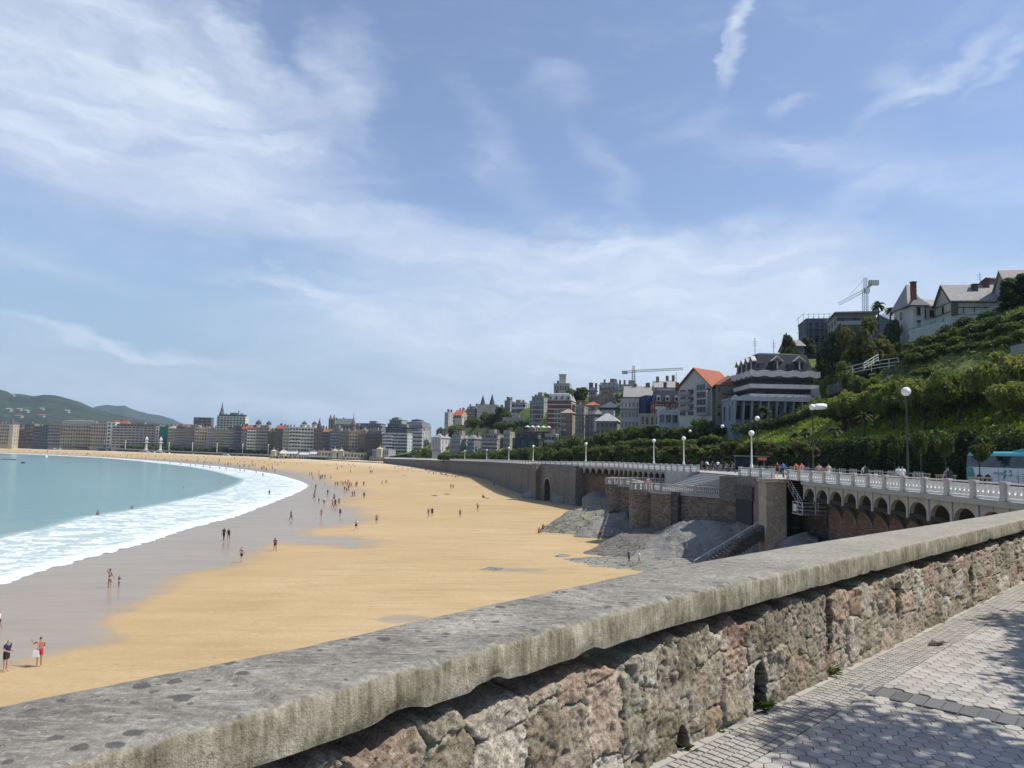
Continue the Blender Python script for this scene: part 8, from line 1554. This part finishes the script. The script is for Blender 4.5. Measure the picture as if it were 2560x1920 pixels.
for y in (4.05,2.85,-3.6):
    mb = MB(); nn_ = 20; mb.add([(-.02,y+.60*math.cos(a),.52+.62*math.sin(a)) for a in np.linspace(0,math.pi,12)]+[(-.02,y-.6,.2),(-.02,y+.6,.2)],[tuple(range(13,-1,-1))]); mb.build('wheel_arch', CL['black'], root)
    mb = MB(); mb.tube([(-.06,y,.5),(.25,y,.5)],.48,20); w_ = mb.build('wheel', simple('tyre', (.015,.015,.016), .9), root); mb = MB(); mb.tube([(-.08,y,.5),(-.02,y,.5)],.26,14); mb.build('rim', simple('rim_grey', (.35,.36,.37), .4, metal=.5), w_)
mb = MB()
for y in (1.35,.6,-1.2): mb.box((-.022,y,1.05),(.012,.03,1.36))
mb.box((-.022,-.4,1.12),(.012,3.6,.025)); mb.build('panel_seams', simple('seam_dark', (.06,.065,.07), .6), root)
def text_mesh(body_, size, mat, parent, loc, ext=.004):
    cu = bpy.data.curves.new('lettering','FONT'); cu.body = body_; cu.size = size; cu.extrude = ext; o = bpy.data.objects.new('tmp_text', cu); C.objects.link(o); dg = bpy.context.evaluated_depsgraph_get(); me = bpy.data.meshes.new_from_object(o.evaluated_get(dg)); bpy.data.objects.remove(o); me.name = 'lettering'; me.materials.clear(); me.materials.append(mat)
    t_ = link('lettering', me, parent, loc); t_.rotation_euler = (R(90),0,R(-90)); return t_
mgy = simple('bus_lettering', (.22,.23,.24), .5); text_mesh('LURRALDE', .30, mgy, root, (-.05,2.05,1.18)); text_mesh('Lurralde', .20, CL['white'], root, (-.06,5.9,1.38)); 
mb = MB()
for cx,cy,r_,an in ((.42,1.45,.20,.8),(.55,.98,.20,.8),(.40,1.18,.10,.5)): mb.add([(-.045,cx+r_*1.1*math.cos(a)*math.cos(an)-r_*.5*math.sin(a)*math.sin(an), cy-r_*1.1*math.cos(a)*math.sin(an)-r_*.5*math.sin(a)*math.cos(an)) for a in np.linspace(0,6.28,13)[:-1]],[tuple(range(12))])
mb.build('leaf_emblem', simple('emblem_green', (.07,.30,.10), .5), root)
mb = MB(); sh_ = [(.26,1.62),(-.02,1.62),(-.04,1.52),(-.03,1.15),(.12,1.0),(.27,1.15),(.28,1.52)]; mb.add([(-.045,a-.35,b) for a,b in sh_],[tuple(range(7))]); mb.build('shield_emblem', mgy, root); mb = MB(); mb.add([(-.049,a*.7-.315,b*.5+.66) for a,b in sh_[2:]],[tuple(range(5))]); mb.build('shield_field', bw, root)
mb = MB(); mb.box((-.045,-2.2,1.28),(.01,.9,.05)); mb.box((-.045,-2.3,.95),(.01,1.1,.05)); mb.box((-.045,-2.3,.75),(.01,1.1,.05)); mb.tube([(-.05,-1.15,.95),(-.05,-1.15,1.0)],.09,10); mb.build('markings', mgy, root)
# ================================================================== BUS SHELTER, FENCE
p = at(1845,1180,101); q = at(1919,1180,101); zr = pth(s_of_y(101))[2]-1; root = empty('bus_shelter', (p.x,101,zr), 'glazed bus shelter with an orange sign box behind the balustrade', 'bus shelter'); L_ = q.x-p.x
mb = MB(); mb.box((L_/2,.6,2.35),(L_+.3,1.9,.14)); mb.build('roof', simple('shelter_grey', (.12,.14,.14), .5), root); mb = MB(); 
for x in (0,L_/2,L_): mb.box((x,1.3,1.15),(.08,.08,2.3))
mb.build('posts', MATS['shelter_grey'], root)['kind'] = 'stuff'; mb = MB(); mb.box((L_*.3,1.34,1.3),(L_*.58,.03,1.8)); mb.build('glass_panel', bgl, root); mb = MB(); mb.box((L_*.79,-.4,2.02),(1.15,.12,.34)); mb.build('sign_box', CL['orange'], root)
mb = MB(); s = s_of_y(68)
while s < s_of_y(128):
    x,y,z = ter(s,10.3); mb.box((x,y,z+.62),(.09,.09,1.25)); s += .42 if int(s*3)%7 else 1.1
for k in (0.35,1.05):
    a = [Vector(ter(s,10.3))+Vector((.06,0,k)) for s in np.linspace(s_of_y(68),s_of_y(128),16)]; mb.tube(a,.035,4)
tag(mb.build('picket_fence', simple('fence_grey', (.34,.34,.33), .7)), 'grey picket fence between the promenade and the road', 'fence')

for i in range(30):
    c = random.choice(('white','blue','red','teal','orange','pink')); px = random.uniform(960,1150) if i < 16 else random.uniform(500,960); yt = float(np.interp(px,[480,690,800,971,1028,1088,1147],[1137,1146,1153,1161,1168,1177,1188])); q = sand_pt(px, yt+random.uniform(1,10))
    mb = MB(); mb.box((0,0,.03),(1.0,1.9,.05)); tag(mb.build('beach_towel', CL[c], loc=q+Vector((0,0,.03)), rz=random.uniform(0,3)), 'tiny %s towel spread on the distant sand'%c, 'towel', 'tiny %s towels on the distant sand'%c)
# ================================================================== HAZE (one closed box of even air)
mb = MB(); mb.box((0,3700,165-7.3),(13200,10800,345)); m = bpy.data.materials.new('haze_air'); m.use_nodes = True; t = NT(m.node_tree); t.n.clear(); o_ = t.node('ShaderNodeOutputMaterial'); pv = t.node('ShaderNodeVolumePrincipled')
pv.inputs['Color'].default_value = (.62,.78,1.,1); pv.inputs['Density'].default_value = HAZE_D; pv.inputs['Anisotropy'].default_value = .1; t.l.new(pv.outputs[0], o_.inputs['Volume'])
hz_ = mb.build('haze', m); tag(hz_, kind='stuff'); S.cycles.volume_bounces = 0
